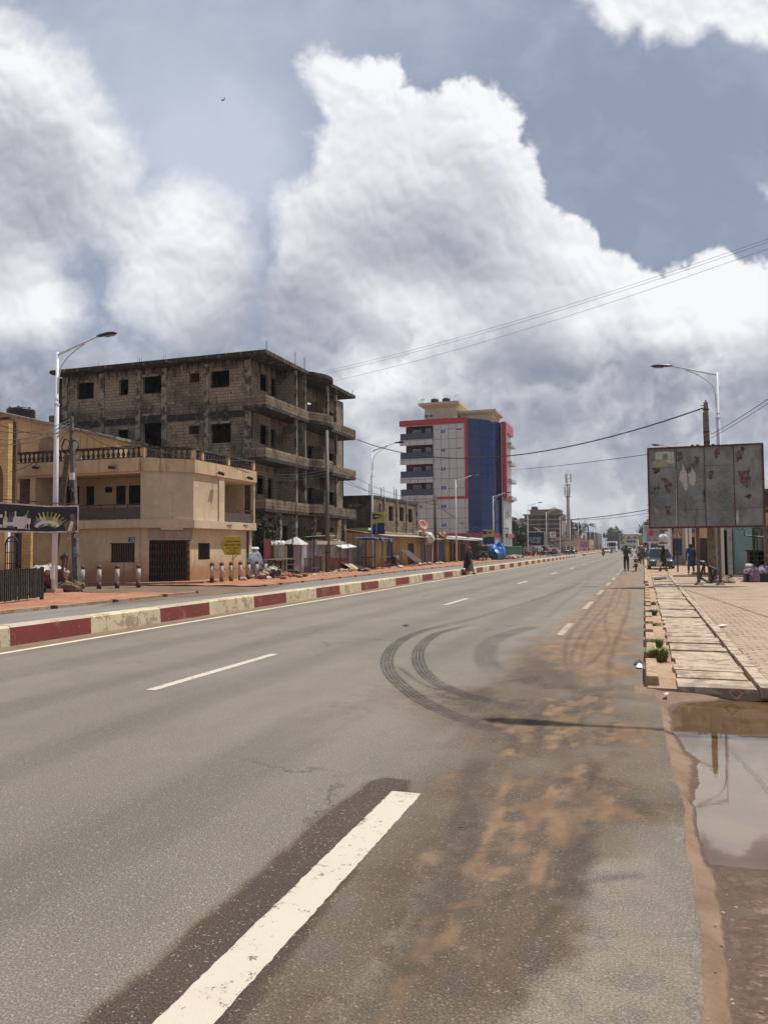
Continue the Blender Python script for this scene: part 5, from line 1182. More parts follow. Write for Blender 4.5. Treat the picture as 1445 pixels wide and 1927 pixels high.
def banner():
 b = thing('banner', 'black banner printed with bottles, an ice bucket and glasses, hung between poles at the left', 'banner', (-22, 24, 0))
 A = onY(-90, 990, 22.2); Cc = onY(147, 975, 24.5); F = Frame((A[0], A[1]), (Cc[0], Cc[1]))
 pts = [(-90, 934, 1004), (0, 945, 1001), (40, 948, 1002), (90, 951.5, 1003), (149, 951, 1001)]
 ed = [(F.uz(x, (a+c)/2)[0], F.uz(x, a)[1], F.uz(x, c)[1]) for x, a, c in pts]
 def zt(u): return float(np.interp(u, [e[0] for e in ed], [e[1] for e in ed]))
 def zb(u): return float(np.interp(u, [e[0] for e in ed], [e[2] for e in ed]))
 U0, U1 = ed[0][0], ed[-1][0]
 def dep(u): return .03*math.sin(u*2.1)
 def sheet(f, u0, u1, fa, fb_, off=0, n=24, th=.012, mi=0):
  for k in range(n):
   a, c = u0+(u1-u0)*k/n, u0+(u1-u0)*(k+1)/n
   f.add([(a,dep(a)-off,fa(a)),(c,dep(c)-off,fa(c)),(c,dep(c)-off,fb_(c)),(a,dep(a)-off,fb_(a)),(a,dep(a)-off+th,fa(a)),(c,dep(c)-off+th,fa(c)),(c,dep(c)-off+th,fb_(c)),(a,dep(a)-off+th,fb_(a))], [(0,1,2,3),(7,6,5,4),(3,2,6,7),(0,4,5,1)], mi)
 f = FB(F); sheet(f, U0, U1, zb, zt); f.build('cloth', [S('banner_black', (.010,.011,.018), .5, var=.2)], b)
 f = FB(F); w = .055; sheet(f, U0, U1, lambda u: zt(u)-w, zt, .006, th=.004); sheet(f, U0, U1, zb, lambda u: zb(u)+w, .006, th=.004); sheet(f, U1-w, U1, zb, zt, .009, 2, .004); f.build('border', [S('banner_white', (.62,.60,.57), .6, col2=(.35,.33,.30))], b)
 MW = S('print_pale_glass', (.52,.55,.38), .5, var=.3, scale=12); MG = S('print_green', (.16,.30,.07), .5, var=.3); MY = S('print_yellow', (.55,.48,.12), .5, var=.3); MWH = S('print_white', (.62,.62,.60), .5); MD = S('print_dark_bottle', (.08,.09,.10), .4)
 def bottle(px, py, L, ang, mi, name='bottle_print'):
  u, z = F.uz(px, py); s_ = L/10.0; c, sn = math.cos(ang), math.sin(ang)
  out = [(-1.3,0),(1.3,0),(1.3,5.2),(.9,6.3),(.45,7.4),(.4,9.3),(.5,9.4),(.5,10),(-.5,10),(-.5,9.4),(-.4,9.3),(-.45,7.4),(-.9,6.3),(-1.3,5.2)]
  P = [(u+(x*c+y*sn)*s_, z+(-x*sn+y*c)*s_) for x, y in out]; f = FB(F); y_ = dep(u)-.010
  f.prism(P, y_-.006, y_-.001, axis='y'); lab = [(-1.3,1.6),(1.3,1.6),(1.3,3.8),(-1.3,3.8)]; Q = [(u+(x*c+y*sn)*s_, z+(-x*sn+y*c)*s_) for x, y in lab]; f.prism(Q, y_-.009, y_-.0065, 1, axis='y')
  f.build(name, [mi, MWH], b)
 bottle(11, 993, .62, .02, MW); bottle(18.5, 994, .60, .04, MD); bottle(25, 994, .62, -.02, MD); bottle(29.5, 991, .58, .02, MWH)
 # bucket, bottle in it, two glasses
 bottle(43, 984, .52, .45, MG)
 u, z = F.uz(41, 995); y_ = dep(u)-.014; f = FB(F); f.prism([(u-.13,z),(u+.13,z),(u+.19,z+.42),(u+.21,z+.46),(u-.21,z+.46),(u-.19,z+.42)], y_-.006, y_, axis='y'); f.build('bucket_print', [MWH], b)
 for px in (50.5, 56):
  u, z = F.uz(px, 996); f = FB(F); f.prism([(u-.06,z),(u+.06,z),(u+.012,z+.03),(u+.012,z+.16),(u+.05,z+.24),(u+.055,z+.42),(u-.055,z+.42),(u-.05,z+.24),(u-.012,z+.16),(u-.012,z+.03)], y_-.006, y_, axis='y'); f.build('glass_print', [MWH], b)
 cx_, cy_ = 90, 1000
 for k, (ang, m_) in enumerate([(-1.15,MD),(-.85,MD),(-.62,MG),(-.40,MW),(-.20,MY),(0.0,MG),(.20,MG),(.40,MY),(.58,MY),(.82,MG),(1.02,MG)]):
  r = 13; bottle(cx_+r*math.sin(ang)*1.1, cy_-6-r*math.cos(ang)*.35, .50+.04*math.cos(ang), ang, m_)
 u, z = F.uz(137, 985); f = FB(F); f.ell((u, dep(u)-.018, z+.25), (.10,.004,.13), 10, 6); f.prism([(u-.22,z-.32),(u+.10,z-.32),(u+.16,z+.0),(u+.14,z+.16),(u-.06,z+.14),(u-.32,z-.02),(u-.30,z-.1)], dep(u)-.020, dep(u)-.014, axis='y'); f.build('figure_print', [S('print_brown', (.16,.11,.06), .5, var=.5, scale=15)], b)
 bottle(124, 992, .45, .75, MG); u, z = F.uz(133, 997); f = FB(F); f.prism([(u-.1,z-.05),(u+.06,z-.05),(u+.12,z+.3),(u+.02,z+.35)], dep(u)-.026, dep(u)-.021, axis='y'); f.build('sleeve_print', [MWH], b)
 for z0, z1 in ((.0,.12),(.38,.50)):
  u, z = F.uz(-3, 993); f = FB(F); f.box(u, u+.16, dep(u)-.02, dep(u)-.012, z+z0, z+z1); f.build('letter_print', [MWH], b)
 f = FB(F); f.tube([(U0, .03, zt(U0)+.02), (U1+.1, .03, zt(U1)+.02)], .02, 6); f.build('hanging_bar', [M_IRONR], b)
banner()

# rubbish heap
def heap(name, label, cat, pts, mats, sizes, group=None, flat=.6):
 c = (sum(p[0] for p in pts)/len(pts), sum(p[1] for p in pts)/len(pts))
 b = thing(name, label, cat, (c[0], c[1], 0.0), 0, group); return b
def crumple(name, par, c, r, mat, seed=0, n=14, m=9, amp=.28, flat=(1,1,.7)):
 rnd = random.Random(seed); mb = MB(); o = []
 ph = [(rnd.uniform(0, 6.3), rnd.uniform(0, 6.3), rnd.uniform(2, 5), rnd.uniform(1, 4)) for _ in range(5)]
 for i in range(m+1):
  th = math.pi*i/m
  for k in range(n):
   a = 2*math.pi*k/n; q = 1+sum(math.sin(a*round(h)+p1)*math.cos(th*w+p2) for p1, p2, h, w in ph)*amp/3+rnd.uniform(-.06, .06)
   mb.v.append((c[0]+math.sin(th)*math.cos(a)*r*q*flat[0], c[1]+math.sin(th)*math.sin(a)*r*q*flat[1], max(c[2]+math.cos(th)*r*q*flat[2], .02)))
 for i in range(m):
  for k in range(n): a = i*n+k; d = i*n+(k+1) % n; mb.f.append((a, a+n, d+n, d)); mb.mi.append(0)
 return mb.build(name, [mat], par, world=par is not None)
M_SACKW = S('white_sack', (.55,.53,.50), .6, var=.3, scale=8, col2=(.30,.27,.24), amt=.5); M_BAGK = S('black_bag', (.02,.02,.022), .35, var=.4, scale=10); M_BAGB = S('brown_sack', (.13,.085,.055), .8, var=.4, scale=8); M_BAGR = S('red_sack', (.14,.03,.02), .8)
M_STONEG = S('grey_rubble', (.25,.20,.16), .9, var=.4, scale=5, col2=(.33,.17,.10), amt=.5)
def rubbish():
 items = [('sack', (92,1085), .62, M_SACKW, (1.25,1,.75), 'white sack sagging on the rubbish heap beside the fence'), ('sack', (104,1090), .45, M_BAGR, (1,1,.9), 'dark red sack behind the left street lamp'),
    ('bag', (84,1112), .33, M_BAGK, (1.3,1,.8), 'black plastic bag at the fence end of the rubbish heap'), ('bag', (97,1115), .35, M_BAGK, (1.3,1,.7), 'black plastic bag at the foot of the rubbish heap left of the lamp'), ('bag', (118,1104), .24, M_SACKW, (1,1,1), 'small white knotted bag right of the lamp foot'),
    ('sack', (130,1107), .40, M_BAGB, (1.3,.8,.75), 'brown sack leaning between the lamp foot and the grey pole'), ('sack', (143,1104), .30, M_BAGB, (1.3,.8,.7), 'small brown sack against the grey pole'), ('bag', (88,1100), .30, M_BAGK, (1.4,1,.8), 'black bag in the middle of the rubbish heap')]
 for i, (nm, (px, py), r, m_, fl, lab) in enumerate(items):
  Y = 24.9+.4*(i % 3 == 0)-.25*(i in (2, 3)); p = onY(px, py, Y);
  o = crumple(nm, None, (p[0], Y, max(p[2], r*fl[2]*.8)), r, m_, 100+i, 16, 10, .38, fl); tag(o, lab, nm)
 p = onY(118, 1070, 24.7); mb = MB(); mb.obox((p[0]+.02, 24.7, 1.0), (.09,.06,.95), ry=.12); mb.obox((p[0]+.05, 24.7, 1.45), (.34,.07,.16), ry=-.5); mb.obox((p[0]+.2, 24.72, 1.2), (.06,.05,.6), ry=.1); tag(mb.build('broken_board', [M_WOOD], loc=(p[0], 24.7, 0)), 'broken wooden board sticking up from the rubbish heap', 'board')
rubbish()

# ---------------- bollards and chain, arrow sign
M_BOLL = paint_mat('bollard_white', (.50,.45,.40), (.30,.20,.14), .6, sc=3); M_BOLR = S('bollard_red_brown', (.115,.05,.035), .85, var=.3, scale=8)
def bollard(x, y, lab, h=.93):
 b = thing('bollard', lab, 'bollard', (x, y, .10), 0, 'bollards around the beige building')
 mb = MB(); mb.lathe([(.098,.2),(.093,h-.14)], n=12); mb.build('shaft', [M_BOLL], b, smooth=True)
 mb = MB(); mb.lathe([(.10,-.1),(.10,.20)], n=12); mb.build('base', [M_BOLR], b, smooth=True)
 mb = MB(); mb.lathe([(.107,h-.14),(.107,h-.06),(.078,h),(.03,h+.03)], n=12); mb.build('cap', [M_BOLR], b, smooth=True); return b
ordn = ['leftmost', 'second from the left', 'third from the left', 'fourth from the left']
B1 = [(155.5,1104),(187,1104),(221,1103),(261,1101.5)]
for i, q in enumerate(B1): x, y = G(*q, z=.1); bollard(x, y, 'brown capped bollard, %s of the four left of the iron gate' % ordn[i])
B2 = [(399,1094.5),(417.5,1093.5),(435,1092),(452.5,1090),(468.5,1088.5),(483.5,1087.5),(499.5,1086)]
lab2 = ['first bollard of the chained row, left of the yellow sign', 'chained bollard touching the left side of the yellow sign post', 'chained bollard just right of the yellow sign post', 'fourth bollard of the chained row, in front of the wall corner', 'fifth bollard of the chained row, before the grey metal tank', 'sixth bollard of the row, before the middle of the grey tank', 'last bollard of the row, beside the green bush']
bp = []
for q, l in zip(B2, lab2): x, y = G(*q, z=.1); bollard(x, y, l); bp.append((x, y))
for i in range(4):
 a, c = bp[i], bp[i+1]
 if i == 2 and False: continue
 mb = MB(); P = [(a[0]+(c[0]-a[0])*t, a[1]+(c[1]-a[1])*t, .95-.30*math.sin(math.pi*t)) for t in [k/14 for k in range(15)]]; mb.tube(P, .014, 5)
 tag(mb.build('chain', [M_IRONR], loc=(a[0], a[1], 0)), 'sagging chain between %s bollards of the chained row' % ['the first and second', 'the second and third', 'the third and fourth', 'the fourth and fifth'][i], 'chain')
def arrow_sign():
 x, y = G(438.5, 1094, z=.1); b = thing('arrow_sign', 'yellow arrow shaped restaurant sign on a forked post', 'sign', (x, y, .08))
 F = Frame((x-2, y), (x+2, y)); g = lambda px, py: (lambda q: (q[0]-2, q[1]-.08))(F.uz(px, py))
 MYEL = S('sign_yellow', (.52,.37,.035), .6, var=.15, scale=6); MTX = S('sign_brown_ink', (.05,.03,.02), .7)
 pl = [g(417, 1026), g(424, 1010.5), g(453.5, 1010.5), g(453.5, 1043.5), g(424, 1043.5)]
 mb = MB(); mb.prism(pl, -.03, 0, axis='y'); pan = mb.build('sign_panel', [MYEL], b)
 for i in range(5):
  a, c = pl[i], pl[(i+1) % 5]; mb = MB(); mb.tube([(a[0],-.015,a[1]),(c[0],-.015,c[1])], .022, 5); mb.build('frame_bar', [S('sign_ochre', (.42,.28,.03), .6)], pan)
 c0 = g(438.5, 1044); f0 = g(438.5, 1053); mb = MB(); mb.tube([(0,.02,0),(c0[0],.02,c0[1]+.5)], .032, 6); mb.build('post', [S('sign_ochre', (.42,.28,.03), .6)], b)
 for px in (431, 446): q = g(px, 1044); mb = MB(); mb.tube([(f0[0],.02,f0[1]),(q[0],.02,q[1])], .022, 5); mb.build('strut', [MATS['sign_ochre']], b)
 w = g(453, 1030)[0]-g(424, 1030)[0]
 for (t, py, sz, sx) in [("LES DÉLICES D'AMOUR", 1019.2, .118, .78), ('RESTAURANT-BAR', 1025.7, .15, .80), ('PLATS : 7 JOURS/7', 1031.5, .12, .80), ('8H à 22H', 1036.3, .10, .9), ('TEL : 96 60 21 10', 1041, .105, .9)]:
  q = g(438.8, py); text_mesh(t, sz, MTX, 'lettering', pan, at_(q[0], -.034, q[1]), ext=.002, sx=sx*.92)
arrow_sign()

# ---------------- utility poles and cables on the far side
M_POLEG = S('grey_pole', (.14,.135,.13), .7, var=.2, scale=2)
x, y = G(617, 1078); b = thing('utility_pole', 'slender dark grey pole in front of the unfinished building and tin stalls', 'utility pole', (x, y, 0))
top = onY(615.5, 810, y)[2]; mb = MB(); mb.tube([(0,0,0),(-.03,0,top)], [.19,.09], 10); mb.build('pole', [M_POLEG], b, smooth=True); mb = MB(); mb.tube([(0,0,1.4),(0,0,1.45)], .21, 8); mb.build('band', [M_IRON], b)
UP2 = (x, y, top)
x, y = G(821, 1062); x, y = -21.2, 78.5; b = thing('utility_pole', 'thick weathered wooden pole in front of the grey panelled tower', 'utility pole', (onY(819, 1000, y)[0], y, 0))
top = onY(817, 933, y)[2]; mb = MB(); mb.tube([(0,0,0),(0,0,top)], [.20,.16], 8); mb.build('pole', [M_WOOD], b, smooth=True)
for z in (top-.9, top-.5): mb = MB(); mb.tube([(-.35,-.15,z),(.35,-.15,z)], .03, 5); mb.build('crossbar', [M_IRON], b)
UP3 = (b.location.x, y, top-.4)
def cable(a, c, sag, r, label, n=18, lod=5):
 P = [(a[0]+(c[0]-a[0])*t, a[1]+(c[1]-a[1])*t, a[2]+(c[2]-a[2])*t-4*sag*t*(1-t)) for t in [k/n for k in range(n+1)]]
 mb = MB(); mb.tube(P, r, lod); return tag(mb.build('overhead_cable', [M_CABLE], loc=a), label, 'cable', 'overhead cables')

# ---------------- small block building, shops and stalls along the far footpath
M_YELW = plaster_mat('mustard_render', (.50,.36,.13), fz=-9, streak=.4)
M_TIN = None
def tin_mat(name, c1, c2, rust=.5, rough=.5, metal=.35):
 m, t, b = new_mat(name); P = pos(t); n = t.noise(P, 1.3, 6, .65); n2 = t.noise(t.v('MULTIPLY', P, (3, 3, .6)), 2.0, 6, .7); uv = t.sep(uvc(t))
 c = t.mix(t.ss(n, .3, .7), c1, c2); c = t.mix(t.m('MULTIPLY', t.ss(n2, .62-rust*.2, .72-rust*.15), .75), c, (.14,.065,.035))
 t.put(b.inputs['Base Color'], c); b.inputs['Roughness'].default_value = rough; b.inputs['Metallic'].default_value = metal
 return m
M_TIN = tin_mat('tin_grey', (.22,.22,.23), (.38,.38,.38)); M_TINP = tin_mat('tin_mauve', (.22,.17,.19), (.36,.30,.32), .3); M_TINR = tin_mat('tin_red', (.24,.05,.05), (.34,.10,.10), .3); M_TINW = tin_mat('tin_white', (.62,.62,.62), (.75,.75,.74), .1); M_TINB = tin_mat('tin_rust', (.20,.085,.055), (.30,.15,.10), .8)
M_DKW = S('dark_timber', (.05,.036,.026), .85, var=.4, scale=6); M_BLUE = S('blue_shutter', (.06,.09,.22), .6, var=.3, scale=4, dirt=.5); M_GREEN = S('green_door', (.03,.16,.10), .6, var=.3, scale=4, dirt=.5); M_YEL = S('yellow_board', (.50,.36,.03), .6, var=.3, scale=4, dirt=.5)
M_GREYB = S('grey_shutter', (.16,.165,.17), .6, var=.3, scale=3, dirt=.6); M_OLDW = plaster_mat('old_yellow_wall', (.46,.34,.17), fz=.4, streak=.9); M_PINKW = plaster_mat('pinkish_wall', (.42,.29,.22), fz=-9, streak=.9)
def corr(mb, P0, P1, z0, z1, amp=.025, pitch=.15, th=.01, lean=0.0, skew=0):
 """corrugated sheet standing between two ground points"""
 a, c = Vector((P0[0], P0[1], 0)), Vector((P1[0], P1[1], 0)); L = (c-a).length; d = (c-a)/L; n_ = Vector((d.y, -d.x, 0)); n = max(4, int(L/pitch*4)); o = len(mb.v)
 for k in range(n+1):
  u = L*k/n; off = amp*math.sin(u/pitch*2*math.pi); p = a+d*u+n_*off
  mb.v.append((p.x, p.y, z0+skew*u)); q = p+n_*lean; mb.v.append((q.x, q.y, z1+skew*u))
 for k in range(n): i = o+2*k; mb.f.append((i, i+2, i+3, i+1)); mb.mi.append(0)
 return mb
def corr_roof(mb, x0, x1, y0, y1, z0, z1, amp=.02, pitch=.2):
 """sheet sloping along x, ribs along x"""
 n = max(6, int((y1-y0)/pitch*4)); o = len(mb.v)
 for k in range(n+1):
  y = y0+(y1-y0)*k/n; off = amp*math.sin((y-y0)/pitch*2*math.pi); mb.v += [(x0, y, z0+off), (x1, y, z1+off), (x1, y, z1+off-.015), (x0, y, z0+off-.015)]
 for k in range(n):
  i = o+4*k; mb.f += [(i, i+1, i+5, i+4), (i+2, i+3, i+7, i+6), (i+1, i+2, i+6, i+5), (i+3, i, i+4, i+7)]; mb.mi += [0]*4
 return mb
M_BLOCK3 = block_mat('darker_blockwork', (.11,.085,.06), (.17,.13,.09), (.04,.032,.026), top=[(6.6, 1.6, .9)])  # darker copy of the street wall's blocks, for the -Y side wall
def block_building():
 X = -22.4; b = thing('block_building', 'half built two storey block building with rebar on top and mustard wall below', 'building', (X-4, 68, 0))
 Y0 = onX(702, 1000, X)[1]; Y1 = onX(786, 1000, X)[1]; zt = onX(736, 939, X)[2]; zm = onX(740, 1001, X)[2]
 F = Frame((X, Y0), (X, Y1)); hs = [F.rect(*q) for q in [(713,948,716.5,975),(731.5,952.5,740,980),(752,955,759.5,981),(768.5,958,776,983)]]
 f = FB(F); f.wall('y', 0, .2, 0, F.L, zm, zt, hs); f.build('upper_wall', [M_BLOCK2], b)
 for q in (722, 746, 764.5, 784):
  u = F.uz(q, 970)[0]; f = FB(F); f.box(u-.13, u+.10, -.12, -.002, zm, zt+.05); f.build('pilaster', [M_CONC], b)
 f = FB(F); f.box(0, F.L, -.05, -.001, zt-.16, zt+.06); f.build('ring_beam', [M_CONCD], b)
 f = FB(F)
 for h in hs[1:]:
  for z in range(3):
   for k in range(6): u = h[1]+.25+k*.22; f.box(u, u+.09, -.012, -.001, zm+.25+z*.3, zm+.34+z*.3)
 f.build('vent_holes', [M_DARK], b)
 f = FB(F); f.wall('y', 0, .2, 0, F.L, -.1, zm-.002); f.build('ground_wall', [M_PINKW], b)
 mb = MB(); xl = onY(640, 1000, Y0)[0]-1.5; zy1 = onY(680, 993.5, Y0)[2]; zy0 = onY(680, 1018, Y0)[2]
 mb.wall('y', Y0, .2, xl, X-.2, zy1, zt+.05); wbuild(mb, 'side_wall', [M_BLOCK3], b)
 mb = MB(); mb.box(xl, X-.5, Y0-.06, Y0+.2, zy0, zy1-.001); wbuild(mb, 'mustard_band', [M_YELW], b)
 mb = MB(); mb.wall('y', Y0+.02, .2, xl, X-.2, -.1, zy0-.01, [(xl+1, xl+2.6, 0, 2.2), (X-2, X-1.1, 0, 2.2)]); wbuild(mb, 'ground_side_wall', [M_GREYB], b)
 mb = MB(); mb.box(xl, X-.21, Y0+.2, Y1, zt-.35, zt-.15); mb.box(xl, X-.2, Y1-.2, Y1, -.1, zt-.36); wbuild(mb, 'roof', [M_CONCD], b)
 mb = MB(); mb.box(onY(660, 950, Y0)[0], onY(682, 950, Y0)[0], Y0-.3, Y0-.01, onY(670, 951, Y0)[2]-.1, onY(670, 949, Y0)[2]); wbuild(mb, 'canopy', [M_CONC], b)
 for q, n in ((700, 2), (722, 3), (746, 4), (750, 2), (784, 3), (652, 1)):
  u = F.uz(q, 940)[0] if q > 690 else 0; mb = MB()
  for k in range(n): y = Y0+u+(k-1)*.35; mb.tube([(X-.1-(k % 2)*.15 if q > 690 else X-3, y, zt), (X-.1-(k % 2)*.15 if q > 690 else X-3, y+random.uniform(-.05,.05), zt+random.uniform(.6, 1.3))], .022, 4)
  wbuild(mb, 'rebar', [M_REBAR], b)
 # air conditioner and dish at its far end
 q = F.rect(777.5, 999, 786, 1008.5); f = FB(F); f.box(q[0], q[1]+.2, -.55, -.05, q[2], q[3]); ac = f.build('air_conditioner', [M_WHITE], b); f = FB(F); f.box(q[0]+.15, q[0]+.65, -.56, -.551, q[2]+.1, q[3]-.1); f.build('fan_grille', [M_DARK], ac)
block_building()
def satellite(px, py, Y, X, r, lab):
 y = onX(px, py, X)[1]; z = onX(px, py, X)[2]; b = thing('satellite_dish', lab, 'dish', (X, y, z-r))
 M = Matrix.Rotation(R_(62), 3, 'Y') @ Matrix.Rotation(R_(0), 3, 'X'); M = Matrix.Rotation(R_(-35), 3, 'Z') @ M
 mb = MB(); n = 16; P = []
 for i in range(5):
  q = r*i/4 if i else .02
  for k in range(n): a = 2*math.pi*k/n; v = M @ Vector((q*math.cos(a), q*math.sin(a), .25*q*q/r)); P.append((v.x, v.y, v.z+r))
 fs = [(i*n+k, i*n+(k+1) % n, (i+1)*n+(k+1) % n, (i+1)*n+k) for i in range(4) for k in range(n)]; mb.add(P, fs);
 o = mb.build('dish', [S('dish_red', (.42,.14,.10), .6)], b, smooth=True); s_ = o.modifiers.new('t', 'SOLIDIFY'); s_.thickness = .03
 mb = MB(); mb.tube([(0,0,-.6),(0,0,r)], .05, 6); mb.build('mount', [M_IRON], b); v = M @ Vector((0,0,r*.9)); mb = MB(); mb.tube([(0,0,r*.5),(v.x, v.y, v.z+r)], .02, 5); mb.build('feed_arm', [M_IRON], b)
satellite(795, 989, 0, -22.6, .62, 'red satellite dish on the ledge right of the half built block building')
def box_thing(name, label, cat, x0, x1, y0, y1, z0, z1, mat, parts=None):
 b = thing(name, label, cat, ((x0+x1)/2, (y0+y1)/2, z0)); mb = MB(); mb.box(x0, x1, y0, y1, z0, z1); wbuild(mb, 'wall', [mat], b); return b
def shop(label, px0, px1, X, Xa, zw, za, mat, doors, roofm, back=3.0, name='shop'):
 """shop along the footpath: street wall at X between two sight lines, tin roof reaching out to Xa"""
 Y0, Y1 = onX(px0, 1050, X)[1]+.03, onX(px1, 1050, X)[1]-.03; b = thing(name, label, 'shop', (X-1.5, (Y0+Y1)/2, 0))
 F = Frame((X, Y0), (X, Y1)); hs = []
 for (a, c, zt_, m_) in doors:
  u0, u1 = max(F.uz(a, 1050)[0], .05), min(F.uz(c, 1050)[0], F.L-.05); hs.append((u0, u1, .1, zt_))
 f = FB(F); f.wall('y', 0, .15, 0, F.L, -.05, zw, hs); f.build('wall', [mat], b)
 for h, (a, c, zt_, m_) in zip(hs, doors):
  f = FB(F); f.box(h[0], h[1], .05, .10, h[2], h[3]);
  n = max(1, int((h[1]-h[0])/.5))
  for k in range(1, n): u = h[0]+(h[1]-h[0])*k/n; f.box(u-.015, u+.015, .03, .05, h[2], h[3])
  d = f.build('door', [m_], b)
  f = FB(F); f.box(h[0]-.05, h[0], -.02, .04, h[2], h[3]+.05); f.box(h[1], h[1]+.05, -.02, .04, h[2], h[3]+.05); f.box(h[0]+.001, h[1]-.001, -.02, .04, h[3]+.001, h[3]+.05); f.build('door_frame', [M_DKW], d)
 wboxes('side_wall', [mat], b, [(X-back, X-.16, Y0, Y0+.12, -.05, zw), (X-back, X-.16, Y1-.12, Y1, -.05, zw)])
 mb = MB(); corr_roof(mb, X-back, Xa, Y0-.1, Y1+.1, zw+.35, za); wbuild(mb, 'roof', [roofm], b)
 for y in (Y0+.2, Y1-.2): mb = MB(); mb.tube([(Xa+.1, y, -.05), (Xa+.1, y, za+.0)], .05, 6); wbuild(mb, 'post', [M_WOOD], b)
 return b
M_AWD = S('dark_awning', (.07,.065,.05), .8, var=.3)
shop('yellow walled shop with tin awning and dark opening behind the motorbike', 704, 790, -21.9, -20.7, 3.05, 2.75, M_OLDW, [(728,738,2.2,M_BLUE),(768,778,2.1,M_DKW)], tin_mat('tin_brownish', (.26,.22,.18), (.45,.42,.38), .5))
shop('shop with pale grey shutter between the yellow walled shop and the wooden pole', 790, 815, -21.9, -20.6, 2.9, 2.6, M_PINKW, [(792,800,2.3,M_GREYB),(804,812,2.2,M_GREYB)], M_TIN)
shop('shop with blue, yellow and green painted doors right of the wooden pole', 822, 850, -21.9, -20.6, 3.0, 2.65, M_OLDW, [(826,835,2.3,M_BLUE),(837,846,2.2,M_YEL)], M_TIN)
shop('dark timber stall with tin roof behind the woman crossing the road', 850, 884, -21.7, -20.2, 2.9, 2.6, M_TINB, [(853,862,2.1,M_DKW),(866,874,2.1,M_DKW)], M_TIN)
shop('low timber stall with a wide dark tin awning left of the three wheeler', 884, 904, -21.7, -19.8, 2.9, 2.7, M_WOOD, [(888,900,2.2,M_DKW)], M_TINW)
# goods laid on the roofs
for (px, py, X, r, m_, lab) in [(806, 1013, -20.9, .85, M_SACKW, 'pale crumpled sheet hanging over the shop roof edge'), (832, 1009, -21.2, .65, M_TINB, 'brown bundle of scrap on the shop roof right of the wooden pole'), (795, 1008, -21.2, .5, M_BAGB, 'brown bundle on the shop roof below the red dish')]:
 p = onX(px, py, X); tag(crumple('bundle', None, p, r, m_, int(px), 14, 9, .35, (.7,1,.75)), lab, 'bundle')
mb = MB(); p0 = onX(787, 1000, -22.5);
box_thing('annex', 'small pale annex wall below the satellite dish, between block building and wooden pole', 'building', -25, -22.45, onX(787, 1000, -22.5)[1]+.02, onX(803, 1000, -22.5)[1], 0, onX(795, 998, -22.5)[2], M_OLDW)
# blue awning stall frame, table and easel like board
def frame_stall():
 x, Y = -19.6, 55.6; b = thing('market_stall', 'open timber stall frame with drooping blue cover beside the second street lamp', 'stall', (x, 59.5, 0))
 Y0, Y1 = onX(706, 1070, x)[1], onX(733, 1070, x)[1]; zt = 2.35
 for y in (Y0, (Y0+Y1)/2, Y1):
  for dx in (0, -1.4): mb = MB(); mb.box(x+dx-.04, x+dx+.04, y-.04, y+.04, 0.05, zt); wbuild(mb, 'post', [M_WOOD], b)
 mb = MB(); mb.box(x-1.42, x+.05, Y0, Y1, .95, 1.02); wbuild(mb, 'counter', [M_WOOD], b)
 mb = MB(); n = 14
 for i in range(n):
  for j in range(5):
   def q(i, j): return (x+.25-1.9*j/5, Y0-.2+(Y1-Y0+.5)*i/n, zt+.12+.10*math.sin(i*.9)-.12*(j == 0)*(1+math.sin(i*1.7))*.8)
   mb.add([q(i,j), q(i+1,j), q(i+1,j+1), q(i,j+1)], [(0,1,2,3)])
 o = wbuild(mb, 'cover', [S('blue_tarp_dark', (.03,.06,.18), .5, var=.4, scale=6)], b); s_ = o.modifiers.new('t', 'SOLIDIFY'); s_.thickness = .02
frame_stall()
def lean_board():
 Y0, Y1 = onX(769, 1060, -20.2)[1], onX(784, 1060, -20.2)[1]; b = thing('display_board', 'empty sloping display board on legs before the yellow walled shop', 'board', (-20.2, (Y0+Y1)/2, 0))
 mb = MB(); mb.add([(-19.6,Y0,.45),(-19.6,Y1,.45),(-21.0,Y1,1.5),(-21.0,Y0,1.5),(-19.6,Y0,.40),(-19.6,Y1,.40),(-21.0,Y1,1.45),(-21.0,Y0,1.45)], [(0,1,2,3),(7,6,5,4),(0,4,5,1),(2,6,7,3),(0,3,7,4),(1,5,6,2)]); wbuild(mb, 'board', [M_DKW], b)
 for y in (Y0+.1, Y1-.1):
  mb = MB(); mb.tube([(-19.6,y,0),(-19.65,y,.5)], .04, 5); wbuild(mb, 'leg', [M_WOOD], b); mb = MB(); mb.tube([(-20.9,y,0),(-20.9,y,1.4)], .04, 5); wbuild(mb, 'leg', [M_WOOD], b)
lean_board()

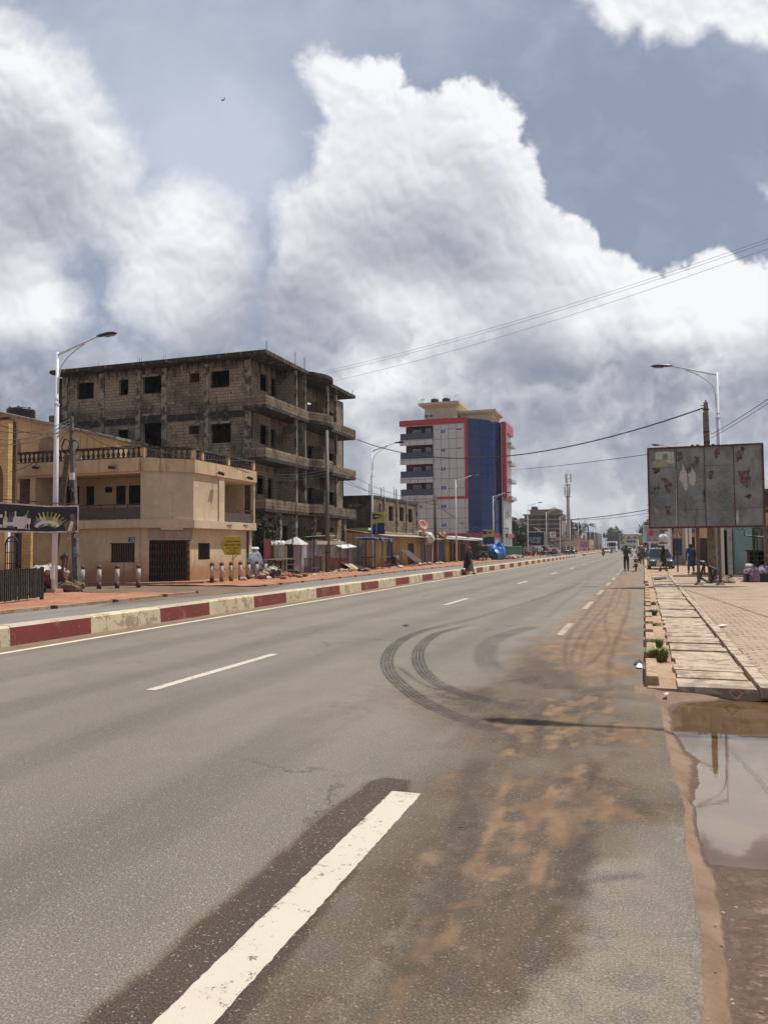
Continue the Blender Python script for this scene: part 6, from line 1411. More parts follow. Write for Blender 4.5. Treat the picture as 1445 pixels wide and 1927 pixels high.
# tin enclosure and clutter in front of the unfinished building
def tin_yard():
 X = -21.9
 def yy(px, X=X): return onX(px, 1060, X)[1]
 b = thing('tin_fence', 'mauve and grey corrugated tin fence in front of the unfinished building', 'fence', (X, 50, 0))
 prev = None
 for i, (a, c, m_, z1, sk) in enumerate([(553,566,M_TINP,2.0,.0),(566,575,M_TINW,2.05,.0),(573,590,M_TINP,2.2,.05),(589,604,M_TIN,2.35,.0),(603,622,M_TINP,2.3,0)]):
  mb = corr(MB(), (X+.03*(i % 2)+.04*i*.3, yy(a)), (X+.03*(i % 2)+.02, yy(c)), .05, z1, skew=sk, lean=.05*(i % 2), amp=.022); o = wbuild(mb, 'tin_sheet', [m_], b); s_ = o.modifiers.new('t', 'SOLIDIFY'); s_.thickness = .008
 for a in (553, 575, 590, 604, 621): mb = MB(); y = yy(a); mb.box(X-.12, X-.05, y-.04, y+.04, 0, 2.4); wbuild(mb, 'fence_post', [M_WOOD], b)
 mb = MB(); y0_, y1_ = yy(550), yy(571); mb.add([(X-.9,y0_,2.05),(X+.5,y0_+.3,1.95),(X+.4,y1_,2.0),(X-.8,y1_,2.1),(X-.1,(y0_+y1_)/2,2.5)], [(0,1,4),(1,2,4),(2,3,4),(3,0,4),(3,2,1,0)]); wbuild(mb, 'peaked_cover', [M_SACKW], b)
 b = thing('tin_kiosk', 'corrugated tin kiosk with white sheet roof and rusty red base beside the dark grey pole', 'kiosk', (X, 54.5, 0)); Xk = -21.6
 for i, (a, c, m_, z0, z1) in enumerate([(622,637,M_TIN,1.0,2.35),(637,654,M_TIN,1.0,2.15),(622,637,M_TINB,.05,1.0),(637,654,M_TINR,.05,1.0)]):
  mb = corr(MB(), (Xk+(.02 if z0 < .5 else 0), yy(a, Xk)), (Xk+(.02 if z0 < .5 else 0), yy(c, Xk)), z0, z1); o = wbuild(mb, 'tin_sheet', [m_], b); s_ = o.modifiers.new('t', 'SOLIDIFY'); s_.thickness = .008
 mb = corr(MB(), (Xk-2.6, yy(622, Xk)), (Xk, yy(622, Xk)), .05, 2.5); wbuild(mb, 'tin_side', [M_TINP], b)
 mb = MB(); corr_roof(mb, Xk-2.6, Xk+.35, yy(604, Xk), yy(624, Xk), 2.45, 2.62); wbuild(mb, 'awning', [M_TINW], b)
 Q = [onX(606, 1013.5, Xk-1.9), onX(644, 1031.5, Xk+.75), onX(671, 1028.5, Xk+.75), onX(626, 1012.5, Xk-1.9)]; mb = MB()
 mb.add(Q+[(p[0], p[1], p[2]-.05) for p in Q], [(0,1,2,3),(7,6,5,4),(0,4,5,1),(1,5,6,2),(2,6,7,3),(3,7,4,0)]); wbuild(mb, 'roof', [M_TINW], b)
 mb = MB(); ya = yy(645, Xk+.6); mb.box(Xk+.55, Xk+.7, ya, y1_, 1.98, 2.22); wbuild(mb, 'valance', [S('valance_cloth', (.40,.33,.25), .8)], b)
 for (px) in (641, 655): mb = MB(); y = yy(px, Xk+.5); mb.tube([(Xk+.5,y,0),(Xk+.5,y,2.5)], .03, 5); wbuild(mb, 'post', [M_IRONR], b)
 b = thing('tin_fence', 'grey and mauve tin screen right of the tin kiosk', 'fence', (X, 60, 0))
 for i, (a, c, m_) in enumerate([(654,660,M_TIN),(660,672,M_TINP),(671,679,M_TIN),(678,687,M_TIN)]):
  mb = corr(MB(), (Xk+.1+.04*i, yy(a, Xk)), (Xk+.12, yy(c, Xk)), .05, 2.1-.08*(i == 1)); o = wbuild(mb, 'tin_sheet', [m_], b); s_ = o.modifiers.new('t', 'SOLIDIFY'); s_.thickness = .008
 b = thing('red_tin_screen', 'red and mauve striped tin sheet behind the cluttered table, right of the bollards', 'screen', (X, 45, 0))
 mb = corr(MB(), (X+.1, yy(494)), (X+.1, yy(508)), .9, 2.35, skew=-.08); wbuild(mb, 'tin_sheet', [M_TINR], b); mb = corr(MB(), (X+.1, yy(508.5)), (X+.1, yy(516)), .95, 2.25); wbuild(mb, 'tin_sheet', [M_TINP], b)
 mb = MB(); mb.box(X, X+.06, yy(497), yy(497)+.06, 0, 2.9); wbuild(mb, 'post', [M_WOOD], b)
 # cluttered table with cupboard
 Xt = -20.9; b = thing('market_table', 'dark plank table in front of the low brown cupboard', 'table', (Xt, 45.5, 0))
 y0_, y1_ = yy(512, Xt), yy(552, Xt); mb = MB(); mb.obox((Xt-.3,(y0_+y1_)/2,1.05), (1.1, y1_-y0_, .08), rx=.02); wbuild(mb, 'table_top', [M_WOOD], b)
 for y in (y0_+.3, (y0_+y1_)/2, y1_-.3):
  for dx in (.15, -.75): mb = MB(); mb.box(Xt+dx-.05, Xt+dx+.05, y-.05, y+.05, 0, 1.0); wbuild(mb, 'leg', [M_WOOD], b)
 mb = MB(); mb.box(Xt+.12, Xt+.2, y0_+1.6, y1_-.3, .35, .42); mb.box(Xt+.12, Xt+.2, y0_+1.6, y1_-.3, .7, .76); wbuild(mb, 'rail', [M_WOOD], b)
 b = thing('cupboard', 'low brown cupboard with glass front and pale clutter on top behind the plank table', 'cupboard', (Xt-1, 45.5, 0)); Xc = -21.6
 y0_, y1_ = yy(516, Xc), yy(541, Xc); mb = MB(); mb.box(Xc-.6, Xc, y0_, y1_, .1, 1.9); wbuild(mb, 'carcass', [M_BAGB], b); mb = MB(); mb.box(Xc+.002, Xc+.02, (y0_+y1_)/2-.35, (y0_+y1_)/2+.35, 1.15, 1.8); wbuild(mb, 'glass', [M_GREYB], b)
 for k in range(7): y = y0_+.1+k*(y1_-y0_-.2)/6; tag(crumple('jar', None, (Xc-.3, y, 2.02), .17, M_SACKW if k % 2 else M_TINW, 900+k, 10, 7, .2, (1,1,1.2)), 'pale pot among the clutter on top of the brown cupboard', 'pot', 'pots on the cupboard')
 # stool / work bench beyond
 b = thing('bench', 'grey timber bench with a lower shelf in front of the mauve tin fence', 'bench', (-21.2, 51, 0)); Xb = -21.2; y0_, y1_ = yy(585, Xb), yy(603, Xb)
 mb = MB(); mb.box(Xb-.5, Xb, y0_, y1_, .98, 1.05); wbuild(mb, 'seat', [M_WOOD], b)
 for y in (y0_+.1, y1_-.1):
  for dx in (-.05, -.45): mb = MB(); mb.box(Xb+dx-.03, Xb+dx+.03, y-.03, y+.03, 0.05, .97); wbuild(mb, 'leg', [M_WOOD], b)
 mb = MB(); mb.box(Xb-.45, Xb, y0_, y1_, .35, .4); wbuild(mb, 'shelf', [M_WOOD], b)
 b = thing('bench', 'small pale topped stand against the dark grey pole', 'bench', (-21.3, 53, 0)); Xb = -21.3; y0_, y1_ = yy(604, Xb), yy(622, Xb); mb = MB(); mb.box(Xb-.5, Xb, y0_, y1_, 1.15, 1.25); wbuild(mb, 'seat', [M_KTOP], b)
 for y in (y0_+.1, y1_-.1): mb = MB(); mb.box(Xb-.1, Xb-.04, y-.03, y+.03, 0.05, 1.14); wbuild(mb, 'leg', [M_WOOD], b)
 # grey metal tank by the last bollards
 Xm = -21.3; b = thing('metal_tank', 'dented grey sheet metal tank behind the last bollards', 'tank', (Xm-.4, 43.5, 0)); y0_, y1_ = yy(466, Xm), yy(500, Xm)
 o = crumple('tank_body', b, (Xm-.4, (y0_+y1_)/2, .85), 1.0, S('galvanised', (.33,.36,.39), .35, metal=.6, var=.3, scale=5, col2=(.6,.6,.6), amt=.2), 77, 18, 10, .15, (.6, (y1_-y0_)/2, .95))
 mb = MB(); mb.lathe([(.5,0),(.45,.12)], c=(Xm-.4, (y0_+y1_)/2, 1.7), n=12); wbuild(mb, 'tank_lid', [M_TINW], b)
 # slanting sheet and cardboard at the right
 y0_ = yy(655, -20.9); mb = MB(); mb.add([(-21.6,y0_,.75),(-20.6,y0_+.2,.15),(-20.4,y0_+4.2,.08),(-21.5,y0_+4.0,.12),(-21.6,y0_,.70),(-20.6,y0_+.2,.10),(-20.4,y0_+4.2,.05),(-21.5,y0_+4.0,.07)], [(0,1,2,3),(7,6,5,4),(0,4,5,1),(1,5,6,2),(2,6,7,3),(3,7,4,0)])
 tag(mb.build('cardboard_sheet', [S('cardboard', (.45,.33,.20), .85, var=.3, col2=(.6,.55,.45), amt=.4)], loc=(-21, y0_+2, 0)), 'tan cardboard sheet slumped on the ground by the tin screen', 'cardboard')
tin_yard()
# yellow board hanging in the open ground floor of the unfinished building
Y0, Y1 = onX(594.5, 1010, -23.3)[1], onX(629, 1010, -23.3)[1]; z0, z1 = onX(610, 1017, -23.3)[2], onX(610, 1002, -23.3)[2]
mb = MB(); mb.box(-23.36, -23.3, Y0, Y1, z0, z1); tag(mb.build('yellow_board', [M_YELW], loc=(-23.3, Y0, z0)), 'plain mustard board fixed across the open ground floor of the unfinished building', 'board')

# rubble, stones and scraps along the far footpath: small individuals
def scatter_path():
 mats = [M_STONEG, M_KTOP, M_WOOD, M_BAGK, S('brick_red', (.30,.10,.06), .9, var=.3), S('pale_scrap', (.50,.46,.40), .8)]
 n = 0; labs = {0: ('stone', 'grey stone lying on the red earth footpath'), 1: ('stone', 'pale lump of rubble on the red earth footpath'), 2: ('plank', 'short piece of weathered wood on the red earth footpath'), 3: ('litter', 'crumpled black plastic on the red earth footpath'), 4: ('brick', 'broken red brick on the red earth footpath'), 5: ('litter', 'pale scrap lying on the red earth footpath')}
 protos = {}
 rnd = random.Random(4)
 for k in range(190):
  if k < 55: px = rnd.gauss(512, 16); X = -20.3+rnd.gauss(0, .5)
  elif k < 105: px = rnd.uniform(500, 700); X = rnd.uniform(-21.3, -18.6)
  elif k < 150: px = rnd.gauss(805, 22); X = rnd.uniform(-21.0, -19.2)
  else: px = rnd.uniform(940, 985); X = rnd.uniform(-21, -17.5)
  Y = onX(px, 1080, X)[1]; r = rnd.uniform(.07, .22)*(1.2 if k < 55 else 1)*(1 if Y < 90 else 2.2); mi = rnd.choice([0, 0, 1, 2, 3, 4, 5, 5]); z = .06+(max(0, .45-abs(px-512)*.02) if k < 55 else 0)
  kk = (mi, k % 3)
  if kk not in protos:
   if mi == 2: mb = MB(); mb.obox((0,0,.1), (.35, 2.6, .14)); o = mb.build('plank', [M_WOOD])
   else: o = crumple(labs[mi][0], None, (0,0,.5), 1.0, mats[mi], 300+mi*7+k % 3, 8, 6, .35, (1, 1.2, .6))
   protos[kk] = o; tag(o, labs[mi][1], labs[mi][0], 'rubble and scraps on the far footpath')
  else: o = protos[kk].copy(); COL.objects.link(o)
  o.location = (X, Y, z-.02); o.scale = (r, r, r); o.rotation_euler = (rnd.uniform(-.3,.3), rnd.uniform(-.3,.3), rnd.uniform(0, 6.28))
scatter_path()

# ---------------- tall red, white and blue building
def tower_block():
 b = thing('tower_block', 'seven storey grey panelled building with red bands and a curved blue glass corner', 'building', (-30, 128, 0))
 Yf = 120.0; A = (onY(759, 900, Yf)[0], Yf); B = (onY(880, 900, Yf)[0], Yf)
 P1 = (B[0]+1.75, Yf+1.75); P2 = (B[0]+3.45, Yf+4.6); P3 = (B[0]+4.3, Yf+7.3); Xs = P3[0]+.25
 D0 = (Xs, P3[1]+.3); D1 = (Xs, onX(961, 900, Xs)[1])
 F = Frame(A, B); G3 = Frame(D0, D1)
 def pm(name, c, w, h, rough=.35, line=(.10,.10,.11), ms=.035, metal=0.0, spec=.5):
  m, t, bb = new_mat(name); br = t.new('ShaderNodeTexBrick'); t.put(br.inputs['Vector'], uvc(t)); br.inputs['Scale'].default_value = 1; br.offset = 0
  br.inputs['Brick Width'].default_value = w; br.inputs['Row Height'].default_value = h; br.inputs['Mortar Size'].default_value = ms; br.inputs['Mortar Smooth'].default_value = 0
  br.inputs['Color1'].default_value = (*c, 1); br.inputs['Color2'].default_value = (*[x*.93 for x in c], 1); br.inputs['Mortar'].default_value = (*line, 1)
  t.put(bb.inputs['Base Color'], t.mix(t.ss(t.noise(pos(t), .3, 4, .6), .3, .8, 0, .25), br.outputs['Color'], tuple(x*.8 for x in c))); bb.inputs['Roughness'].default_value = rough; bb.inputs['Metallic'].default_value = metal; bb.inputs['Specular IOR Level'].default_value = spec
  bump(t, bb, t.m('ADD', t.m('MULTIPLY', br.outputs['Fac'], -1), t.noise(pos(t), .5, 2, .5)), .01, .3); return m
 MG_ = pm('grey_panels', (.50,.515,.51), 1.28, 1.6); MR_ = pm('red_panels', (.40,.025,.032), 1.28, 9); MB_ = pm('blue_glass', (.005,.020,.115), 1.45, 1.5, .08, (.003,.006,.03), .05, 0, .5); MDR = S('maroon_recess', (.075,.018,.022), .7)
 MCR = S('cream_block', (.52,.45,.32), .8, var=.15, scale=1, dirt=.2); MCT = S('cream_cornice', (.50,.43,.30), .8, var=.15); MFR = S('white_frame', (.62,.63,.66), .4, var=.05); MWB = S('window_blue', (.03,.08,.22), .1, var=.2, spec=.7)
 zt = F.uz(820, 788.5)[1]; zr = F.uz(820, 799)[1]; zrb1 = F.uz(790, 936)[1]; zrb0 = F.uz(790, 940.5)[1]; zlow1 = F.uz(830, 1004)[1]; zlow0 = F.uz(830, 1011)[1]
 # front wall with window holes and balcony bays
 bays = [F.rect(762.5, y0_, 814.5, y1_) for y0_, y1_ in ((802, 827), (836.5, 863), (872, 898), (907, 932))]
 bays = [(-.1, q[1], q[2], q[3]) for q in bays]
 wins = [F.rect(*q) for q in [(828,807.5,838,816),(828.5,843,838.5,851.5),(828.5,878,839,887),(829,913.5,840,922.5),(829,948.5,840,957.5),(830,984,840.5,992.5),(787,949.5,795.5,957.5),(787,984,797,993),
   (857,805,869,810.5),(858,841,869.5,845.5),(865,982,873,987)]]
 f = FB(F); f.wall('y', 0, .3, 0, F.L-.001, -.1, zr-.001, bays+wins); f.build('wall', [MG_], b)
 f = FB(F); f.box(-.6, F.L, -.12, .3, zr, zt); f.build('red_parapet', [MR_], b)
 u0 = F.uz(875, 860)[0]; f = FB(F); f.box(u0, F.L-.002, -.10, -.002, zrb0, zr-.002); f.build('red_frame', [MR_], b)
 f = FB(F); f.box(-.3, u0-.002, -.10, -.002, zrb0, zrb1); f.build('red_band', [MR_], b)
 f = FB(F); f.box(0, F.L, -.10, -.002, zlow0, zlow1); f.build('red_band', [MR_], b)
 ub = bays[0][1]
 for q in bays:
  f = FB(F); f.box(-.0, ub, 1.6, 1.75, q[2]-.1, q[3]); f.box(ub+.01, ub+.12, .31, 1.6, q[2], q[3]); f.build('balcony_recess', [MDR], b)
  f = FB(F); f.box(-.0, ub, .31, 1.59, q[2]-.12, q[2]-.002); f.build('balcony_floor', [MG_], b)
  f = FB(F); f.box(-.45, ub, -.35, -.002, q[2]-.95, q[2]-.05); f.build('balcony_front', [MG_], b)
  f = FB(F); f.box(-.40, ub-.05, -.28, -.24, q[2]-.049, q[2]+.95); f.build('glass_rail', [S('rail_blue_glass', (.012,.02,.045), .1, spec=.8)], b)
  f = FB(F); f.box(-.41, ub-.04, -.30, -.22, q[2]+.951, q[2]+1.0); f.build('hand_rail', [M_IRON], b)
  for a, c, top in ((1.6, 3.2, 1.75), (4.3, 5.4, 1.95)):
   a, c = a*ub/6.3, c*ub/6.3; z0 = q[2]+(.4 if a < 2.5 else 0); f = FB(F); f.box(a, c, 1.52, 1.58, z0, q[2]+top); w = f.build('window' if a < 2.5 else 'balcony_door', [MFR], b)
   f = FB(F); m_ = (a+c)/2
   if a < 2.5: f.box(a+.12, m_-.05, 1.49, 1.515, z0+.12, q[2]+top-.12); f.box(m_+.05, c-.12, 1.49, 1.515, z0+.12, q[2]+top-.12)
   else: f.box(a+.12, c-.12, 1.49, 1.515, z0+.12, q[2]+top-.12, 0)
   f.build('pane', [MWB if a < 2.5 else MG_], w)
 for q in wins:
  f = FB(F); f.box(q[0], q[1], .04, .10, q[2], q[3]); w = f.build('window', [MFR], b); m_ = (q[0]+q[1])/2; e = .09
  f = FB(F); f.box(q[0]+e, m_-e/2, .02, .038, q[2]+e, q[3]-e); f.box(m_+e/2, q[1]-e, .02, .038, q[2]+e, q[3]-e); f.build('pane', [MWB], w)
 # blue glass corner in three leaves
 zg0 = F.uz(878, 1003)[1]; pts = [B, P1, P2, P3]
 for a, c in zip(pts[:-1], pts[1:]):
  f = FB(Frame(a, c)); f.box(0, Frame(a, c).L, 0, .25, zlow1, zt-.15); f.build('glass_curtain', [MB_], b)
  f = FB(Frame(a, c)); f.box(0, Frame(a, c).L, -.08, .25, zlow0, zlow1-.001); f.build('red_band', [MR_], b)
  f = FB(Frame(a, c)); f.box(0, Frame(a, c).L, 0, .25, -.1, zlow0-.001); f.build('wall', [MG_], b)
 # white and dark red uprights, then the street side
 f = FB(Frame(P3, D0)); f.box(0, .39, -.1, .2, -.1, zt-.6); f.build('white_upright', [MG_], b)
 zr3 = G3.uz(946, 940)[1]
 q = G3.uz(940, 850)[0]; q2 = G3.uz(946, 850)[0]
 f = FB(G3); f.box(.02, q2-.01, -.55, .2, zrb1, zt-.3); f.build('red_upright', [MR_], b)
 hs = []
 for k, z in enumerate([q_[2] for q_ in bays]): hs.append((q2+.8, q2+3.0, z, z+2.4))
 lw = [(q2+.6+1.5*k, q2+1.4+1.5*k, z, z+1.3) for k in range(3) for z in (zrb0-3.0, zrb0-6.0)]
 f = FB(G3); f.wall('y', 0, .3, q2, G3.L, -.1, zt-.31, hs+[h for h in lw if h[1] < G3.L]); f.build('wall', [MG_], b)
 f = FB(G3); f.box(q2, G3.L+.3, -.5, .3, zt-.30, zt+.0); f.box(q2+.01, G3.L+.3, -.5, -.002, zt-1.6, zt-.301); f.build('red_parapet', [MR_], b)
 f = FB(G3); f.box(q2, G3.L+.3, -.4, -.002, zrb0, zrb1); f.build('red_band', [MR_], b); f = FB(G3); f.box(.0, G3.L, -.4, -.002, zlow0, zlow1); f.build('red_band', [MR_], b)
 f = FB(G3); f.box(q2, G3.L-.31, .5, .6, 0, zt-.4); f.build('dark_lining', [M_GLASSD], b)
 for h in hs: f = FB(G3); f.box(q2+3.1, G3.L+.6, -.9, -.002, h[2]-.5, h[2]+.1); f.build('side_balcony', [MG_], b)
 # body, roof, cream rooftop level, tanks
 mb = MB(); mb.prism([(A[0]+.02, Yf+.31), (B[0]-.1, Yf+.31), (P1[0]-.2, P1[1]+.3), (P2[0]-.35, P2[1]+.2), (P3[0]-.3, P3[1]), (D1[0]-.35, D1[1]), (A[0]+.02, D1[1])], zt-.5, zt-.35); wbuild(mb, 'roof', [M_CONC], b)
 mb = MB(); mb.box(A[0], A[0]+.3, Yf+.31, D1[1], -.1, bays[3][2]-1); mb.box(A[0], D1[0], D1[1]+.01, D1[1]+.3, -.1, zt-.4); mb.box(A[0]+.0, A[0]+.2, Yf+1.77, D1[1], bays[3][2]-1, zt-.5); wbuild(mb, 'rear_wall', [MG_], b)
 Yr = Yf+2.5; q0 = onY(799, 780, Yr); q1 = onY(858, 780, Yr); z1 = onY(830, 768, Yr)[2]; z2 = onY(830, 757.5, Yr)[2]
 mb = MB(); mb.box(q0[0], q1[0], Yr, Yr+6, zt-.35, z1); r_ = wbuild(mb, 'rooftop_room', [MCR], b)
 mb = MB(); mb.add([(q0[0]+.0,Yr,z1),(q1[0],Yr,z1),(q1[0],Yr+6,z1),(q0[0],Yr+6,z1),(q0[0]-.9,Yr-.7,z1+.55),(q1[0]+.6,Yr-.7,z1+.55),(q1[0]+.6,Yr+6.5,z1+.55),(q0[0]-.9,Yr+6.5,z1+.55),(q0[0]-.9,Yr-.7,z2),(q1[0]+.6,Yr-.7,z2),(q1[0]+.6,Yr+6.5,z2),(q0[0]-.9,Yr+6.5,z2)], [(0,1,5,4),(1,2,6,5),(2,3,7,6),(3,0,4,7),(4,5,9,8),(5,6,10,9),(6,7,11,10),(7,4,8,11),(8,9,10,11),(3,2,1,0)]); wbuild(mb, 'rooftop_cornice', [MCT], b)
 Yq = Yf+4; a0 = onY(866, 775, Yq); a1 = onY(934, 775, Yq); z3 = onY(900, 781, Yq)[2]; z4 = onY(900, 772.5, Yq)[2]
 mb = MB(); mb.box(a0[0], a1[0]-.6, Yq, Yq+6, zt-.35, z3); wbuild(mb, 'rooftop_room', [MCR], b); mb = MB(); mb.add([(a0[0]-.4,Yq,z3),(a1[0]-.6,Yq,z3),(a1[0]-.6,Yq+6,z3),(a0[0]-.4,Yq+6,z3),(a0[0]-.4,Yq-.6,z4-.35),(a1[0],Yq-.6,z4-.35),(a1[0],Yq+6.5,z4-.35),(a0[0]-.4,Yq+6.5,z4-.35),(a0[0]-.4,Yq-.6,z4),(a1[0],Yq-.6,z4),(a1[0],Yq+6.5,z4),(a0[0]-.4,Yq+6.5,z4)], [(0,1,5,4),(1,2,6,5),(2,3,7,6),(3,0,4,7),(4,5,9,8),(5,6,10,9),(6,7,11,10),(7,4,8,11),(8,9,10,11),(3,2,1,0)]); wbuild(mb, 'rooftop_cornice', [MCT], b)
 w = onY(807, 783, Yr); mb = MB(); mb.box(w[0]-.8, w[0]+.8, Yr-.05, Yr-.002, w[2]-.35, w[2]+.35); ww = wbuild(mb, 'window', [MFR], b); mb = MB(); mb.box(w[0]-.7, w[0]-.08, Yr-.07, Yr-.052, w[2]-.25, w[2]+.25); mb.box(w[0]+.08, w[0]+.7, Yr-.07, Yr-.052, w[2]-.25, w[2]+.25); wbuild(mb, 'pane', [MWB], ww)
 # handrail on the roof edge
 mb = MB(); mb.tube([(A[0]-.3, Yf+.2, zt+.7), (q0[0]-1, Yf+.2, zt+.7)], .03, 4); mb.tube([(A[0]-.3, Yf+.2, zt), (A[0]-.3, Yf+.2, zt+.7)], .03, 4); wbuild(mb, 'roof_rail', [MFR], b)
 f = FB(G3); f.tube([(q2, -.3, zt+.8), (G3.L, -.3, zt+.8)], .03, 4)
 for k in range(6): u = q2+(G3.L-q2)*k/5; f.tube([(u,-.3,zt),(u,-.3,zt+.8)], .03, 4)
 f.build('roof_rail', [MFR], b)
 for px, lab in ((818, 'left one of the two black water tanks on the tall building'), (839.5, 'right one of the two black water tanks on the tall building')):
  t_ = onY(px, 765, Yr+1.5); water_tank((t_[0], Yr+1.5, z2), .68, 1.0, lab, 3, 'black water tanks on the tall building')
 t_ = onY(855, 760, Yr+1); bb = thing('satellite_dish', 'white satellite dish on the roof of the tall building', 'dish', (t_[0], Yr+1, z2)); mb = MB(); mb.lathe([(.02,0),(.35,.05),(.6,.16)], c=(0,0,.8), n=12, rx=1.0, ry=.5); o = mb.build('dish', [MFR], bb); mb = MB(); mb.tube([(0,0,0),(0,0,.8)], .04, 5); mb.tube([(0,0,.8),(.6,-.5,1.3)], .02, 4); mb.build('mount', [M_IRON], bb)
 t_ = onY(795, 765, Yr); bb = thing('antenna', 'small roof antenna at the left corner of the cream rooftop', 'antenna', (t_[0], Yr, z2)); mb = MB(); mb.tube([(0,0,0),(0,0,.9)], .03, 4); mb.build('mast', [M_IRON], bb); mb = MB(); [mb.tube([(-.5+.05*k,0,.5+k*.13),(.5-.05*k,0,.6+k*.13)], .02, 4) for k in range(3)]; mb.build('elements', [M_IRON], bb)
tower_block()

# ============================================================ right hand side: rusty billboard and what stands round it
def rust_sheet():
 m, t, b = new_mat('galvanised_old'); P = pos(t)
 n = t.noise(P, 1.1, 7, .68); n2 = t.noise(P, 6, 7, .7); n3 = t.noise(P, 30, 4, .7); st = t.noise(t.v('MULTIPLY', P, (4, 4, .8)), 1.4, 6, .7)
 c = t.mix(t.ss(n, .35, .65), (.10,.11,.115), (.23,.245,.24)); c = t.mix(t.ss(n3, .42, .62, 0, .55), c, (.30,.31,.30))
 c = t.mix(t.ss(n2, .60, .70, 0, .6), c, (.34,.34,.31)); c = t.mix(t.m('MULTIPLY', t.ss(st, .56, .66), .45), c, (.075,.055,.045))
 c = t.mix(t.ss(t.m('ADD', t.m('MULTIPLY', n2, .6), t.m('MULTIPLY', n, .4)), .60, .64, 0, .85), c, (.12,.045,.025))
 t.put(b.inputs['Base Color'], c); b.inputs['Roughness'].default_value = .75; b.inputs['Metallic'].default_value = .15; bump(t, b, n2, .01, .6); return m
M_GALV = rust_sheet(); M_RUST = S('rust', (.13,.042,.022), .9, var=.45, scale=9, col2=(.05,.022,.016), amt=.5); M_PAPER = S('torn_paper', (.46,.45,.41), .8, var=.15, scale=6, col2=(.30,.30,.27), amt=.4); M_PAPY = S('faded_poster', (.30,.31,.18), .8, var=.25, scale=6); M_PAPG = S('faded_green', (.20,.24,.18), .8)
def rust_bloom():
 m, t, b = new_mat('rust_bloom'); P = pos(t); n = t.noise(P, 11, 8, .72); c = t.mix(t.ss(t.noise(P, 20, 5, .6), .35, .65), (.055,.022,.014), (.15,.055,.028)); c = t.mix(t.ss(n, .50, .58), c, (.17,.17,.165)); t.put(b.inputs['Base Color'], c); b.inputs['Roughness'].default_value = .85; return m
M_BLOOM = rust_bloom()
def ragged_poly(F, pts, dep, mat, name, par, j=.02, sub=4, seed=1, th=.003):
 rnd = random.Random(seed); P = []; n = len(pts)
 for i in range(n):
  a, c = pts[i], pts[(i+1) % n]
  for k in range(sub): t_ = k/sub; u, z = F.uz(a[0]+(c[0]-a[0])*t_, a[1]+(c[1]-a[1])*t_); P.append((u+rnd.uniform(-j, j), z+rnd.uniform(-j, j)))
 f = FB(F); f.prism(P, -dep-th, -dep, axis='y'); return f.build(name, [mat], par)
